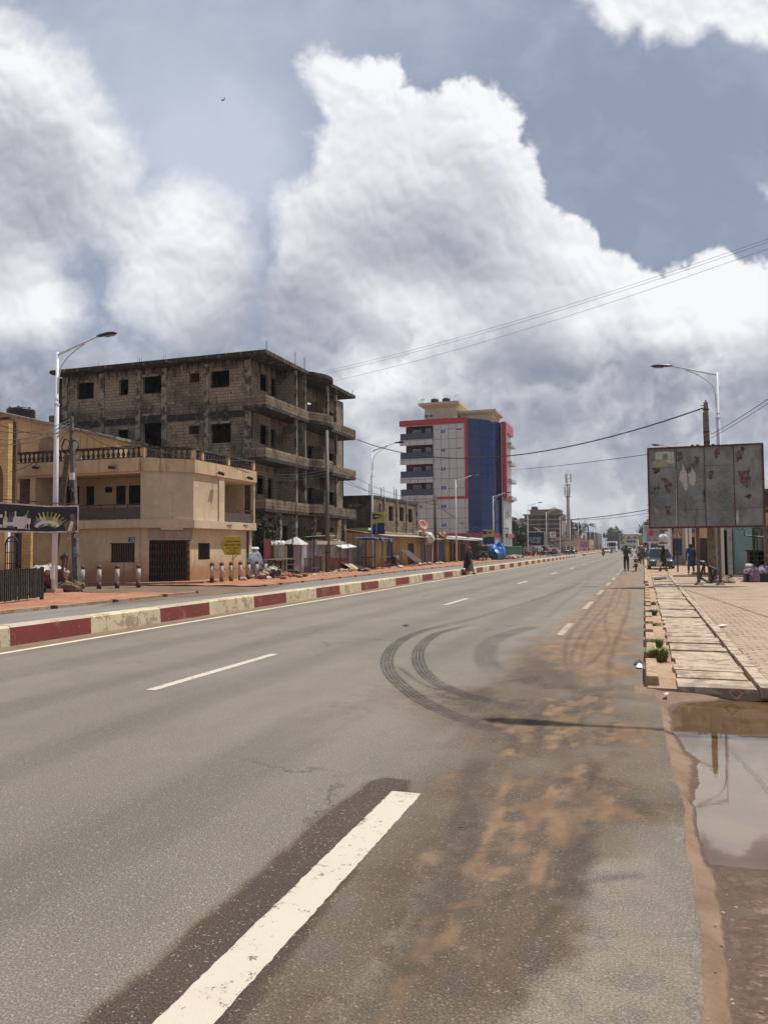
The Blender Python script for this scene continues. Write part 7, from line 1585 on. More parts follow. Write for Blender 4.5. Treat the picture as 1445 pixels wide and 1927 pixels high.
def billboard():
 Y = 34.3; x0, x1 = onY(1218, 847, Y)[0], onY(1434, 838, Y)[0]; b = thing('billboard', 'empty rusty sheet metal billboard with torn paper remnants on two brown posts', 'billboard', (2.4, Y, 0))
 F = Frame((x0, Y), (x1, Y)); z1, z0 = 5.80, 2.50
 cols = [0]+[F.uz(p, 915)[0] for p in (1273, 1326, 1381)]+[F.L]; seam = [F.uz(1245, 880.5)[1], F.uz(1300, 959)[1], F.uz(1352, 875.5)[1], F.uz(1408, 955.5)[1]]
 for i in range(4):
  for (a, c) in ((z0, seam[i]), (seam[i], z1)):
   f = FB(F); f.box(cols[i]+.012, cols[i+1]-.012, .02+.004*(i % 2), .035, a+.008, c-.008); f.build('metal_sheet', [M_GALV], b)
 f = FB(F); f.box(.01, F.L-.01, .036, .042, z0, z1); f.build('added_backing', [M_RUST], b)  # added sheet, stops the sky showing through the seams
 f = FB(F); e = .06
 for (a, c, d, g) in ((-.02, F.L+.02, z1-.005, z1+e), (-.02, F.L+.02, z0-e, z0+.005)): f.box(a, c, -.02, .06, d, g)
 f.box(-.03, .035, -.022, .06, z0+.006, z1-.006); f.box(F.L-.035, F.L+.03, -.022, .06, z0+.006, z1-.006); f.build('frame', [M_RUST], b)
 for c in cols[1:4]: f = FB(F); f.box(c-.013, c+.013, .0, .03, z0+.01, z1-.01); f.build('seam_strip', [M_RUST], b)
 f = FB(F); f.box(.05, F.L-.05, .065, .12, z0+1.0, z0+1.07); f.box(.05, F.L-.05, .065, .12, z0+2.2, z0+2.27)
 f.build('back_rail', [M_RUST], b)
 for c in cols[1:4]: f = FB(F); f.box(c-.03, c+.03, .125, .17, z0, z1); f.build('back_post', [M_RUST], b)
 for px0, px1, base in ((1310.2, 1316.5, 1104), (1351, 1356.5, 1106)):
  u0, u1 = F.uz(px0, 1050)[0], F.uz(px1, 1050)[0]; f = FB(F); f.box(u0, u1, .07, .2, -.05, z0+.6); f.build('post', [S('brown_post', (.12,.085,.06), .85, var=.4, scale=5, col2=(.17,.14,.11), amt=.5)], b)
  mb = MB(); mb.obox((x0+(u0+u1)/2, Y+.12, .12), (.42,.42,.14), taper=.5); wbuild(mb, 'footing', [M_STONEG], b)
 for k, px in enumerate((1302, 1341, 1312)): u = F.uz(px, 838)[0]; f = FB(F); f.box(u-.06, u+.06, 0, .05, z1+e, z1+e+.05); f.build('bolt_tab', [M_RUST], b)
 c2 = lambda L: [(1200+x/5.898, 820+y/5.898) for x, y in L]
 R = [c2(L) for L in [[(255,465),(305,460),(345,510),(375,545),(360,600),(350,660),(325,640),(300,560),(275,510)],[(165,368),(240,360),(235,395),(190,410),(175,440)],[(610,230),(650,215),(680,250),(670,300),(625,350),(580,350),(600,310),(640,280)],[(535,375),(575,350),(575,395),(540,405)],[(848,140),(900,140),(905,200),(880,250),(850,230)],[(1115,400),(1220,390),(1250,470),(1240,570),(1200,580),(1140,520)],[(1085,180),(1170,160),(1165,200),(1140,270),(1090,290)],[(440,180),(480,175),(490,260),(445,290)],[(175,570),(225,565),(225,600),(180,600)],[(140,620),(210,615),(200,645),(145,645)],[(300,790),(360,780),(365,880),(335,880)],[(1180,660),(1270,640),(1230,700),(1180,690)],[(720,600),(735,600),(738,760),(722,750)],[(1215,340),(1265,380),(1225,400)],[(790,395),(835,400),(830,480),(780,470)],[(1140,120),(1180,130),(1175,170),(1145,165)]]]
 for k, L in enumerate(R): ragged_poly(F, L, -.018+.0002*k, M_BLOOM, 'rust_patch', b, .045, 4, 50+k)
 ragged_poly(F, c2([(188,185),(330,170),(395,180),(400,300),(345,310),(300,270),(188,262)]), -.017, M_PAPER, 'poster_remnant', b, .008, 3, 5)
 ragged_poly(F, c2([(188,264),(290,270),(340,300),(335,345),(200,350),(160,300)]), -.0165, M_PAPY, 'poster_remnant', b, .015, 3, 6); ragged_poly(F, c2([(270,205),(330,200),(332,270),(270,262)]), -.013, M_PAPG, 'poster_remnant', b, .008, 3, 7)
 ragged_poly(F, c2([(497,305),(540,420),(553,600),(520,610),(490,520),(450,480),(470,400),(490,370)]), -.017, M_PAPER, 'torn_paper', b, .012, 4, 8); ragged_poly(F, c2([(600,350),(640,430),(635,520),(605,560),(570,520),(555,420),(590,400)]), -.017, M_PAPER, 'torn_paper', b, .012, 4, 9)
 ragged_poly(F, c2([(1090,830),(1112,830),(1112,985),(1088,985)]), -.017, M_PAPER, 'torn_paper', b, .02, 4, 10); ragged_poly(F, c2([(418,380),(432,380),(440,1000),(424,1000)]), -.012, M_PAPER, 'torn_paper', b, .006, 4, 11)
 ragged_poly(F, c2([(165,780),(240,840),(230,880),(180,840)]), -.017, S('faded_pink', (.30,.22,.18), .8), 'torn_paper', b, .02, 4, 12)
billboard()
x, y = 2.80, 36.7; b = thing('utility_pole', 'square weathered concrete pole rising behind the rusty billboard', 'utility pole', (x, y, 0)); top = onY(1327, 757, y); lean = top[0]-x
mb = MB(); mb.add([(-.17,-.15,0),(.17,-.15,0),(.17,.15,0),(-.17,.15,0),(-.085+lean,-.08,top[2]),(.085+lean,-.08,top[2]),(.085+lean,.08,top[2]),(-.085+lean,.08,top[2])], [(0,3,2,1),(4,5,6,7),(0,1,5,4),(1,2,6,5),(2,3,7,6),(3,0,4,7)]); mb.build('pole', [S('pole_tan_concrete', (.22,.185,.125), .9, var=.3, scale=4, col2=(.12,.10,.075), amt=.5)], b)
for z in (top[2]-.35, top[2]-1.35, top[2]-1.8): mb = MB(); mb.box(lean-.13, lean+.13, -.12, .12, z, z+.04); mb.build('band', [M_IRON], b)
mb = MB(); mb.tube([(lean-.12,-.1,top[2]-.45),(lean-.12,-.12,top[2]-1.6),(lean-.1,-.14,top[2]-2.6)], .02, 5); mb.build('cable_drop', [M_CABLE], b); mb = MB(); mb.tube([(lean-.22,-.05,top[2]-.15),(lean-.05,-.05,top[2]-.15)], .02, 5); mb.tube([(lean,0,top[2]),(lean,0,top[2]+.1)], .03, 5); mb.build('fitting', [M_IRON], b)
UPR = (x+lean-.1, y, top[2]-.25)

def bars(name, label, cat, segs, Y, r, mat, loc):
 b = thing(name, label, cat, loc)
 for a, c, nm in segs: p, q = onY(*a, Y), onY(*c, Y); mb = MB(); mb.tube([p, (q[0], q[1]+.0, max(q[2], .02))], r, 4); wbuild(mb, nm, [mat], b)
 return b
M_BLK = S('black_paint_iron', (.02,.02,.02), .6, var=.3)
bars('metal_trestle', 'black tilted metal trestle between the two billboard posts', 'trestle', [((1314.7,1057),(1346,1071),'top_bar'),((1330,1060),(1340,1087),'leg'),((1347,1073),(1336,1099),'leg'),((1315.7,1087),(1340,1099),'foot_bar'),((1317,1086),(1325,1058),'leg')], 36.0, .05, M_BLK, (3, 36, 0))
def side_table(px0, px1, py0, py1, Y, lab, m1, m2=M_WOOD):
 a, c = onY(px0, py0, Y), onY(px1, py0, Y); zb = 0.07; b = thing('table', lab, 'table', ((a[0]+c[0])/2, Y, zb))
 mb = MB(); mb.box(a[0], c[0], Y-.3, Y+.3, a[2]-.06, a[2]); wbuild(mb, 'table_top', [m1], b)
 for x in (a[0]+.04, c[0]-.04):
  for y in (Y-.26, Y+.26): mb = MB(); mb.box(x-.025, x+.025, y-.025, y+.025, zb, a[2]-.061); wbuild(mb, 'leg', [m2], b)
side_table(1313, 1326, 1058, 1085, 44, 'small table with white plates beyond the left billboard post', M_WHITE)
for k, px in enumerate((1315.5, 1320)): p = onY(px, 1056, 44); mb = MB(); mb.lathe([(.08,0),(.14,.06),(.15,.08),(.13,.08),(.07,.02)], c=(0,0,0), n=12); o = mb.build('plate', [M_WHITE]); o.location = (p[0], 44, onY(px, 1058, 44)[2]); tag(o, ['white bowl on the left of the small table behind the billboard post', 'white bowl on the right of the small table behind the billboard post'][k], 'bowl')

def plain_building(name, label, x0, x1, y0, y1, h, mat, openings=(), roofm=None, ov=.3, sign=None, z0=0, face='y'):
 b = thing(name, label, 'building', ((x0+x1)/2, y0, 0)); mb = MB(); mb.wall('y', y0, .2, x0, x1, z0-.05, h, [o[:4] for o in openings]); wbuild(mb, 'wall', [mat], b)
 wboxes('side_wall', [mat], b, [(x0, x0+.2, y0+.2, y1, z0-.05, h), (x1-.2, x1, y0+.2, y1, z0-.05, h), (x0+.2, x1-.2, y1-.2, y1, z0-.05, h)])
 mb = MB(); mb.box(x0-ov, x1+ov, y0-ov, y1+ov, h, h+.14); wbuild(mb, 'roof', [roofm or M_CONC], b)
 for o in openings:
  mb = MB(); mb.box(o[0], o[1], y0+.08, y0+.13, o[2], o[3]); d = wbuild(mb, 'door' if o[2] < .4 else 'window', [o[4]], b)
  mb = MB(); e = .05; mb.box(o[0]-e, o[0], y0-.03, y0+.03, o[2], o[3]); mb.box(o[1], o[1]+e, y0-.03, y0+.03, o[2], o[3]); mb.box(o[0]-e, o[1]+e, y0-.03, y0+.03, o[3]+.001, o[3]+e); wbuild(mb, 'frame', [M_DKW], d)
 return b
M_TEAL = plaster_mat('teal_wall', (.22,.34,.34), fz=.3, streak=.7, foot=(.25,.20,.15)); M_PALE = plaster_mat('pale_wall', (.42,.42,.40), fz=.3, streak=.6); M_TANW = plaster_mat('tan_wall', (.50,.36,.22), fz=.3)
X_ = lambda px, Y: onY(px, 1050, Y)[0]
plain_building('kiosk', 'teal painted kiosk wall right of the lamp post under the billboard', X_(1383, 45), X_(1437, 45), 45, 48, 3.6, M_TEAL, [(X_(1418, 45), X_(1434, 45), 1.2, 2.6, M_GREYB)], M_TINB)
plain_building('kiosk', 'pale narrow kiosk with dark doorway behind the billboard lamp post', X_(1340, 46), X_(1382, 46), 46.0, 48.5, 3.2, M_PALE, [(X_(1362, 46), X_(1380, 46), .1, 2.5, M_DARK)], M_TINB)
plain_building('shop_building', 'two storey tan building at the right border behind the billboard', X_(1441, 49), X_(1441, 49)+8, 49, 58, onY(1441, 925, 49)[2], M_TANW, [(X_(1443,49), X_(1443,49)+1.5, 3.6, 4.7, M_GLASSD), (X_(1443,49)+2.5, X_(1443,49)+4, 3.6, 4.7, M_GLASSD), (X_(1443,49)+1, X_(1443,49)+3, .1, 2.6, M_DARK)], M_CONC)
plain_building('shop_building', 'tan shop with dark timber doors between the white column and the left billboard post', X_(1291, 70), X_(1341, 70), 70, 78, 4.4, M_TANW, [(X_(1297,70), X_(1306,70), .1, 2.4, M_DKW), (X_(1318,70), X_(1332,70), .1, 2.3, M_DKW)], M_TINB)
plain_building('shop_building', 'glass fronted shop with green mural behind the warning sign', X_(1266, 78), X_(1289, 78), 78, 84, 3.6, S('white_shopfront', (.5,.52,.5), .7), [(X_(1268,78), X_(1287,78), .8, 2.8, S('green_mural', (.12,.26,.13), .5, var=.6, scale=1.2, col2=(.05,.10,.30), amt=.8))], M_TINB)
p = G(1376, 1087, .07); mb = MB(); mb.box(p[0]-.11, p[0]+.11, 43.5-.1, 43.5+.1, .05, 2.6); tag(mb.build('post', [S('grey_white_post', (.30,.30,.29), .8, var=.35, scale=4, col2=(.5,.5,.48), amt=.4)], loc=(p[0], 43.5, 0)), 'grey post with pale notices between the lamp post and the teal kiosk', 'post')
# blue sign on white column
mb = MB(); a, c = onY(1289, 1000, 66), onY(1293, 1000, 66); mb.box(a[0], c[0], 66, 66.3, 0, 4.2); tag(mb.build('column', [M_WHITE], loc=(a[0], 66, 0)), 'white column left of the tan shop', 'column')
def flat_sign(name, label, px0, px1, py0, py1, Y, mat, border=None, thick=.06, posts=0, cat='sign', pm=None):
 a, c = onY((px0+px1)/2, py1, Y), onY((px0+px1)/2, py0, Y); x0, x1 = onY(px0, (py0+py1)/2, Y)[0], onY(px1, (py0+py1)/2, Y)[0]; b = thing(name, label, cat, ((x0+x1)/2, Y, 0))
 mb = MB(); mb.box(x0, x1, Y-thick/2, Y+thick/2, a[2], c[2]); pn = wbuild(mb, 'panel', [mat], b)
 if border:
  e = .12; mb = MB(); mb.box(x0-e, x1+e, Y-.1, Y+.1, c[2]+.001, c[2]+e); mb.box(x0-e, x1+e, Y-.1, Y+.1, a[2]-e, a[2]-.001); mb.box(x0-e, x0-.001, Y-.1, Y+.1, a[2], c[2]); mb.box(x1+.001, x1+e, Y-.1, Y+.1, a[2], c[2]); wbuild(mb, 'frame', [border], b)
 for k in range(posts):
  xx = (x0+x1)/2 if posts == 1 else x0+(x1-x0)*(.2+.6*k/(posts-1)); mb = MB(); mb.tube([(xx, Y+.2, 0), (xx, Y+.2, a[2]+.4)], .12 if pm is None else pm, 8); wbuild(mb, 'post', [M_LAMPP], b)
 return b, pn, (x0, x1, a[2], c[2])
flat_sign('shop_sign', 'small blue shop sign hanging above the tan shop', 1293, 1307, 995, 1003, 69.6, S('sign_blue', (.03,.12,.24), .6))
b, pn, q = flat_sign('poster_billboard', 'billboard with a grey and mauve figure poster just left of the rusty billboard', 1211, 1262, 990, 1019, 112, S('poster_mauve', (.20,.17,.23), .6, var=.6, scale=.5, col2=(.34,.30,.30), amt=.7), M_LAMPP, posts=2, cat='billboard')
for (u0, u1, v0, v1, m_) in [(.18,.34,.35,.85,S('print_red', (.42,.04,.03), .6)),(.0,.10,0,1,S('print_grey', (.42,.43,.46), .6)),(.45,.62,.1,.8,S('print_mauve', (.32,.24,.30), .6, var=.4, scale=2))]:
 x0, x1, z0, z1 = q; mb = MB(); w, h = x1-x0, z1-z0
 P = [(x0+w*u0, z0+h*v0), (x0+w*u1, z0+h*v0), (x0+w*(u1+.02), z0+h*(v0+v1)/2), (x0+w*(u0+u1)/2, z0+h*v1), (x0+w*(u0-.01 if u0 else 0), z0+h*(v0+v1)/2)]
 mb.prism(P, 111.93, 111.96, axis='y'); wbuild(mb, 'print', [m_], pn)
flat_sign('poster_board', 'small red and green advertising board left of the mauve poster billboard', 1201.5, 1210.5, 1008, 1027, 128, S('board_red', (.40,.05,.05), .6, col2=(.2,.35,.1), amt=.8, scale=.8), posts=1)
flat_sign('poster_board', 'brown menu board beside the white sign post', 1241, 1257, 997, 1018, 95, S('board_brown', (.12,.09,.07), .7, var=.4, scale=2, col2=(.4,.35,.28), amt=.3), posts=1)
b = thing('sign_post', 'white pole with a small box, left of the red triangular warning sign', 'pole', (X_(1259.5, 88), 88, 0)); mb = MB(); z = onY(1259, 993, 88)[2]; mb.box(-.12, .12, -.1, .1, 0, z); mb.build('pole', [M_WHITE], b); mb = MB(); mb.box(-.45, .45, -.15, .15, z-1.0, z-.4); mb.build('box', [M_WHITE], b)
# pedestrian warning sign
def warning_sign():
 Y = 52; x = onY(1274, 1040, Y)[0]; b = thing('warning_sign', 'triangular pedestrian crossing warning sign with red border on a dark post', 'sign', (x, Y, .05))
 g = lambda px, py: (onY(px, py, Y)[0]-x, onY(px, py, Y)[2]-.05)
 A, B_, C_ = g(1260.3, 1013.5), g(1285, 1013.5), g(1272.2, 995); mb = MB(); mb.tube([(0,.05,0),(0,.05,C_[1]-.1)], .045, 8); mb.build('post', [M_DKW], b)
 cx = (A[0]+B_[0]+C_[0])/3; cz = (A[1]+B_[1]+C_[1])/3
 sc = lambda P, k: [(cx+(p[0]-cx)*k, cz+(p[1]-cz)*k) for p in P]; T = [A, B_, C_]
 mb = MB(); mb.prism(T, -.02, 0, axis='y'); pn = mb.build('panel', [S('sign_red', (.40,.03,.03), .5)], b)
 mb = MB(); mb.prism(sc(T, .93), -.026, -.021, axis='y'); mb.build('white_edge', [M_WHITE], pn); mb = MB(); mb.prism(sc(T, .87), -.032, -.027, axis='y'); mb.build('red_ring', [MATS['sign_red']], pn); mb = MB(); mb.prism(sc(T, .62), -.038, -.033, axis='y'); mb.build('white_field', [S('sign_cream', (.6,.56,.48), .5)], pn)
 h = C_[1]-A[1]; mb = MB()
 for P in [[(-.02,.55),(.02,.55),(.035,.60),(0,.66),(-.035,.60)], [(-.05,.34),(.05,.34),(.04,.54),(-.03,.54)], [(-.05,.34),(-.01,.34),(-.10,.18),(-.14,.18)], [(.0,.34),(.05,.34),(.12,.18),(.08,.18)], [(.03,.50),(.12,.40),(.10,.37),(.02,.46)], [(-.02,.50),(-.11,.42),(-.10,.38),(-.01,.45)]]:
  mb.prism([(cx+p[0]*h, A[1]+p[1]*h) for p in P], -.045, -.039, axis='y')
 mb.build('walking_figure', [M_BLK], pn)
 for k in range(4): mb = MB(); a = -.26+k*.13; mb.prism([(cx+(a)*h, A[1]+.17*h), (cx+(a+.06)*h, A[1]+.17*h), (cx+(a+.03)*h, A[1]+.27*h), (cx+(a-.01)*h, A[1]+.27*h)], -.044, -.0385, axis='y'); mb.build('stripe', [M_BLK], pn)
warning_sign()
mb = MB(); a = onY(1266.5, 1040, 60); mb.box(a[0]-.06, a[0]+.06, 60, 60.12, 0, 3.2); tag(mb.build('post', [M_DKW], loc=(a[0], 60, 0)), 'dark square post just left of the warning sign post', 'post')
# right border: steel cross post, shelving, purple bundle, brown pillar
b = thing('cross_post', 'black steel post with a cross arm and hanging hook before the teal wall', 'post', (X_(1422, 40), 40, .07)); a = onY(1422, 1000, 40); l = onY(1398, 1007, 40); r = onY(1436, 1011, 40); c_ = Vector(b.location)
mb = MB(); mb.box(-.10, -.03, -.04, .04, 0, a[2]-.07); mb.box(.03, .08, -.04, .04, 0, a[2]-.1); mb.build('upright', [M_BLK], b); mb = MB(); mb.tube([(l[0]-c_.x,-.06,l[2]-.07),(r[0]-c_.x,-.06,r[2]-.07)], .04, 4); mb.build('cross_arm', [M_BLK], b)
h_ = [(1400,1006),(1399,997),(1396,994.5),(1392,997),(1389,998),(1385,994)]; mb = MB(); mb.tube([(onY(*q, 40)[0]-c_.x, -.06, onY(*q, 40)[2]-.07) for q in h_], .022, 5); mb.build('hook', [M_BLK], b)
def rack(label, px0, px1, py0, py1, Y, n, mat):
 x0, x1 = onY(px0, py1, Y)[0], onY(px1, py1, Y)[0]; z1 = onY(px0, py0, Y)[2]; b = thing('shelf_rack', label, 'shelf', ((x0+x1)/2, Y, .07))
 for k in range(n): z = .3+(z1-.35)*k/(n-1); mb = MB(); mb.box(x0+.06, x1-.06, Y-.35, Y+.35, z, z+.05); wbuild(mb, 'shelf', [mat], b)
 for x in (x0, x1-.055): mb = MB(); mb.box(x, x+.055, Y-.37, Y+.37, .05, z1); wbuild(mb, 'side_panel', [mat], b)
 mb = MB(); mb.box(x0+.06, x1-.06, Y+.3, Y+.34, .1, z1); wbuild(mb, 'back_panel', [mat], b); mb = MB(); mb.box(x0-.1, x1+.1, Y-.4, Y+.4, z1+.001, z1+.06); wbuild(mb, 'top', [M_DKW], b)
rack('dark brown shelving full of stacked boards before the teal wall', 1407, 1439, 1037, 1085, 41.5, 6, M_DKW)
side_table(1402, 1418, 1064, 1090, 39.5, 'low cluttered table left of the dark shelving', M_BAGB)
def bundle_r(px, py, Y, r, mat, lab, fl, seed, cat='bundle'):
 p = onY(px, py, Y); tag(crumple(cat, None, (p[0], Y, max(p[2], r*fl[2]*.75+.07)), r, mat, seed, 18, 11, .3, fl), lab, cat)
M_PURP = S('mauve_cloth', (.20,.13,.20), .8, var=.45, scale=6, col2=(.40,.32,.40), amt=.3)
bundle_r(1424, 1083, 38, .42, M_PURP, 'mauve cloth bundle heaped on the black crate at the right border', (1.35,1,.75), 21); bundle_r(1419, 1092, 37.4, .32, M_PURP, 'mauve cloth hanging down the front of the black crate', (.7,.5,1.2), 22, 'cloth'); bundle_r(1438, 1078, 38, .35, M_PURP, 'mauve cloth bundle at the very right border', (1,1,.8), 23)
bundle_r(1408, 1066, 39.3, .16, M_SACKW, 'pale bag on the low cluttered table', (1.2,1,.8), 24, 'bag')
b = thing('crate', 'low black crate under the mauve cloth bundles', 'crate', (X_(1424, 38), 38, .07)); x0 = onY(1403, 1100, 37.6)[0]; mb = MB(); mb.box(x0, x0+2.2, 37.5, 38.6, .07, .42); wbuild(mb, 'crate_body', [M_BLK], b); mb = MB(); mb.box(x0-.05, x0+2.25, 37.44, 38.65, .421, .47); wbuild(mb, 'crate_rim', [M_IRON], b)
mb = MB(); x0 = onY(1440, 1050, 39.2)[0]; z1 = onY(1441, 995, 39.2)[2]; mb.box(x0, x0+.5, 39.2, 39.7, 0, z1); mb.box(x0-.08, x0+.6, 39.1, 39.8, z1+.001, z1+.14); mb.box(x0-.04, x0+.55, 39.16, 39.74, 1.0, 1.06); tag(mb.build('pillar', [S('brown_pillar', (.16,.12,.08), .9, var=.35, scale=3, col2=(.26,.20,.14), amt=.5)], loc=(x0, 39.2, 0)), 'brown masonry pillar cut by the right border', 'pillar')
# stones at the lamp foot, step kerb, broken blocks
for k, (px, py, r) in enumerate([(1362,1096,.30),(1369,1097,.22),(1374,1098,.16),(1356,1098,.2),(1349,1097,.18)]):
 x, y = G(px, py, .07); tag(crumple('stone', None, (x, y, .07+r*.4), r, M_STONEG, 400+k, 9, 7, .3, (1.2,1,.6)), ['grey broken block', 'squarish grey stone', 'small dark stone', 'tan stone', 'small flat stone'][k]+' at the foot of the lamp behind the billboard', 'stone')
mb = MB(); mb.box(2.5, 12, 46.9, 47.2, .0, .2); struct(mb.build('step_kerb', [M_SLAB]))
mb = MB(); mb.box(1.4, 12, 43.4, 43.55, .0, .17); struct(mb.build('step_kerb', [M_SLAB]))
# ---------------- weeds, litter
def grass_tuft(x, y, r, h, n, label, seed, mats):
 rnd = random.Random(seed); mb = MB()
 for k in range(n):
  a = rnd.uniform(0, 6.28); q = r*math.sqrt(rnd.random())*.5; bx, by = q*math.cos(a), q*math.sin(a); d = rnd.uniform(.3, 1)*r; hh = h*rnd.uniform(.45, 1); w = rnd.uniform(.004, .009); px_, py_ = -math.sin(a)*w, math.cos(a)*w
  p = [(bx, by, 0), (bx+math.cos(a)*d*.4, by+math.sin(a)*d*.4, hh*.65), (bx+math.cos(a)*d, by+math.sin(a)*d, hh*rnd.uniform(.6, 1))]; o = len(mb.v)
  for i, q_ in enumerate(p[:2]): mb.v += [(q_[0]-px_, q_[1]-py_, q_[2]), (q_[0]+px_, q_[1]+py_, q_[2])]
  mb.v.append(p[2]); mb.f += [(o, o+1, o+3, o+2), (o+2, o+3, o+4)]; mb.mi += [0 if k % 4 else 1]*2
 ob = mb.build('grass_tuft', mats); ob.location = (x, y, .03); return tag(ob, label, 'grass')
M_GR = S('weed_green', (.085,.125,.03), .7, var=.4, scale=20); M_GRD = S('weed_straw', (.26,.22,.09), .8, var=.3, scale=20)
x, y = G(1241, 1248); grass_tuft(x, y, .20, .26, 240, 'largest green grass tuft beside the nearest kerb stones', 1, [M_GR, M_GRD]); x, y = G(1236, 1222); grass_tuft(x, y, .16, .20, 150, 'green grass tuft just behind the largest one', 2, [M_GR, M_GRD])
x, y = G(1227, 1160); grass_tuft(x, y, .20, .20, 140, 'sparse grass tuft halfway along the kerb stones', 3, [M_GR, M_GRD]); x, y = G(1226, 1140); grass_tuft(x, y, .2, .14, 80, 'low dry grass tuft, farthest along the kerb stones', 4, [M_GRD, M_GR]); x, y = G(1232, 1180); grass_tuft(x, y, .2, .10, 60, 'thin straw coloured weeds between the second and third grass tufts', 5, [M_GRD, M_GR])
def scrap(name, label, pts, z, mat, seed=1, lift=.02):
 rnd = random.Random(seed); P = [G(*p) for p in pts]; c = (sum(p[0] for p in P)/len(P), sum(p[1] for p in P)/len(P)); mb = MB(); n = len(P)
 V = [(p[0], p[1], z+rnd.uniform(0, lift)) for p in P]+[(c[0], c[1], z+lift*1.3)]; V2 = [(v[0], v[1], v[2]-.004) for v in V]
 mb.add(V+V2, [(i, (i+1) % n, n) for i in range(n)]+[((i+1) % n+n+1, i+n+1, 2*n+1) for i in range(n)]+[(i, i+n+1, (i+1) % n+n+1, (i+1) % n) for i in range(n)]); return tag(mb.build(name, [mat], loc=(c[0], c[1], z)), label, 'litter')
scrap('paper_scrap', 'white paper scrap against the nearest kerb stone', [(1196,1255),(1201,1251),(1207,1253),(1208,1259),(1198,1259)], .012, M_WHITE, 1); scrap('plastic_scrap', 'dark blue plastic scrap against the nearest kerb stone', [(1192,1250),(1203,1245),(1208,1248),(1206,1252),(1196,1253)], .012, M_BLK, 2)
scrap('paper_scrap', 'long white scrap lying at the edge of the pavers and the drain slabs', [(1350,1189),(1357,1186.5),(1368,1187),(1367,1188.5),(1352,1190)], .12, M_WHITE, 3, .01); scrap('leaf_litter', 'dark leaf lying in the middle of the road', [(757,1178),(763,1175.5),(770,1177),(766,1179.5)], .008, M_DKW, 4); scrap('paper_scrap', 'pale flat stone on the mud left of the puddle tip', [(1248,1309),(1256,1307),(1258,1311),(1250,1313)], .02, M_PAPER, 5, .012)
scrap('plastic_scrap', 'dark rag by the far end of the kerb stones', [(1228,1092),(1252,1089),(1255,1093),(1232,1095)], .12, M_BLK, 7)
a, c = G(862, 1560), G(880, 1563); mb = MB(); mb.tube([(a[0],a[1],.008),((a[0]+c[0])/2,(a[1]+c[1])/2+.004,.014),(c[0],c[1],.008)], [.004,.0035,.002], 5); tag(mb.build('twig', [M_WOOD], loc=(a[0],a[1],0)), 'small brown twig lying on the brown stained asphalt', 'twig')
q = [G(*p, .09) for p in [(1371,1305),(1383,1300),(1397,1307),(1384,1318)]]; mb = MB()
for i in range(4): mb.tube([(*q[i], .10), (*q[(i+1) % 4], .10)], .006, 5)
tag(mb.build('wire_square', [M_RUST], loc=(*q[0], .09)), 'rusty wire square lying on the broken edge of the nearest drain slab', 'wire')
rnd = random.Random(12)
pebm = [M_STONEG, M_KTOP]
peb0 = None
for k in range(60):
 px, py = rnd.uniform(1225, 1330), rnd.uniform(1290, 1345) if k < 40 else rnd.uniform(1640, 1927);
 if k >= 40: px = rnd.uniform(1330, 1445)
 x, y = G(px, py); r = rnd.uniform(.003, .009)
 if k < 2: o = crumple('pebble', None, (0,0,0.5), 1, pebm[k], 600+k, 8, 6, .3, (1,1,.6)); tag(o, 'small pebble on the mud beside the puddle', 'pebble', 'pebbles on the mud by the puddle'); peb = [o] if k == 0 else peb+[o]
 else: o = peb[k % 2].copy(); COL.objects.link(o)
 o.location = (x, y, float(verge_z(np.array([[x]], 'f4'), np.array([[y]], 'f4'))[0, 0])-.3*r); o.scale = (r,)*3; o.rotation_euler = (0, 0, rnd.uniform(0, 6))

# ============================================================ people
def skin_mesh(V, E, R, sub=1):
 me = bpy.data.meshes.new('s'); me.from_pydata([tuple(v) for v in V], E, []); o = bpy.data.objects.new('s', me); COL.objects.link(o)
 sk = o.modifiers.new('k', 'SKIN'); lay = me.skin_vertices[0].data
 for i, r in enumerate(R): lay[i].radius = (r, r) if not isinstance(r, tuple) else r
 lay[0].use_root = True
 if sub: m = o.modifiers.new('s', 'SUBSURF'); m.levels = sub; m.render_levels = sub
 dg = bpy.context.evaluated_depsgraph_get(); r_ = bpy.data.meshes.new_from_object(o.evaluated_get(dg)); bpy.data.objects.remove(o); return r_
def put(me, name, mat, par):
 me.materials.clear(); me.materials.append(mat); me.polygons.foreach_set('use_smooth', [True]*len(me.polygons)); me.name = name
 o = bpy.data.objects.new(name, me); COL.objects.link(o); o.parent = par; return o
M_SKIN = S('dark_skin', (.075,.040,.025), .55, var=.1); M_HAIR = S('black_hair', (.012,.010,.009), .9, var=.2)
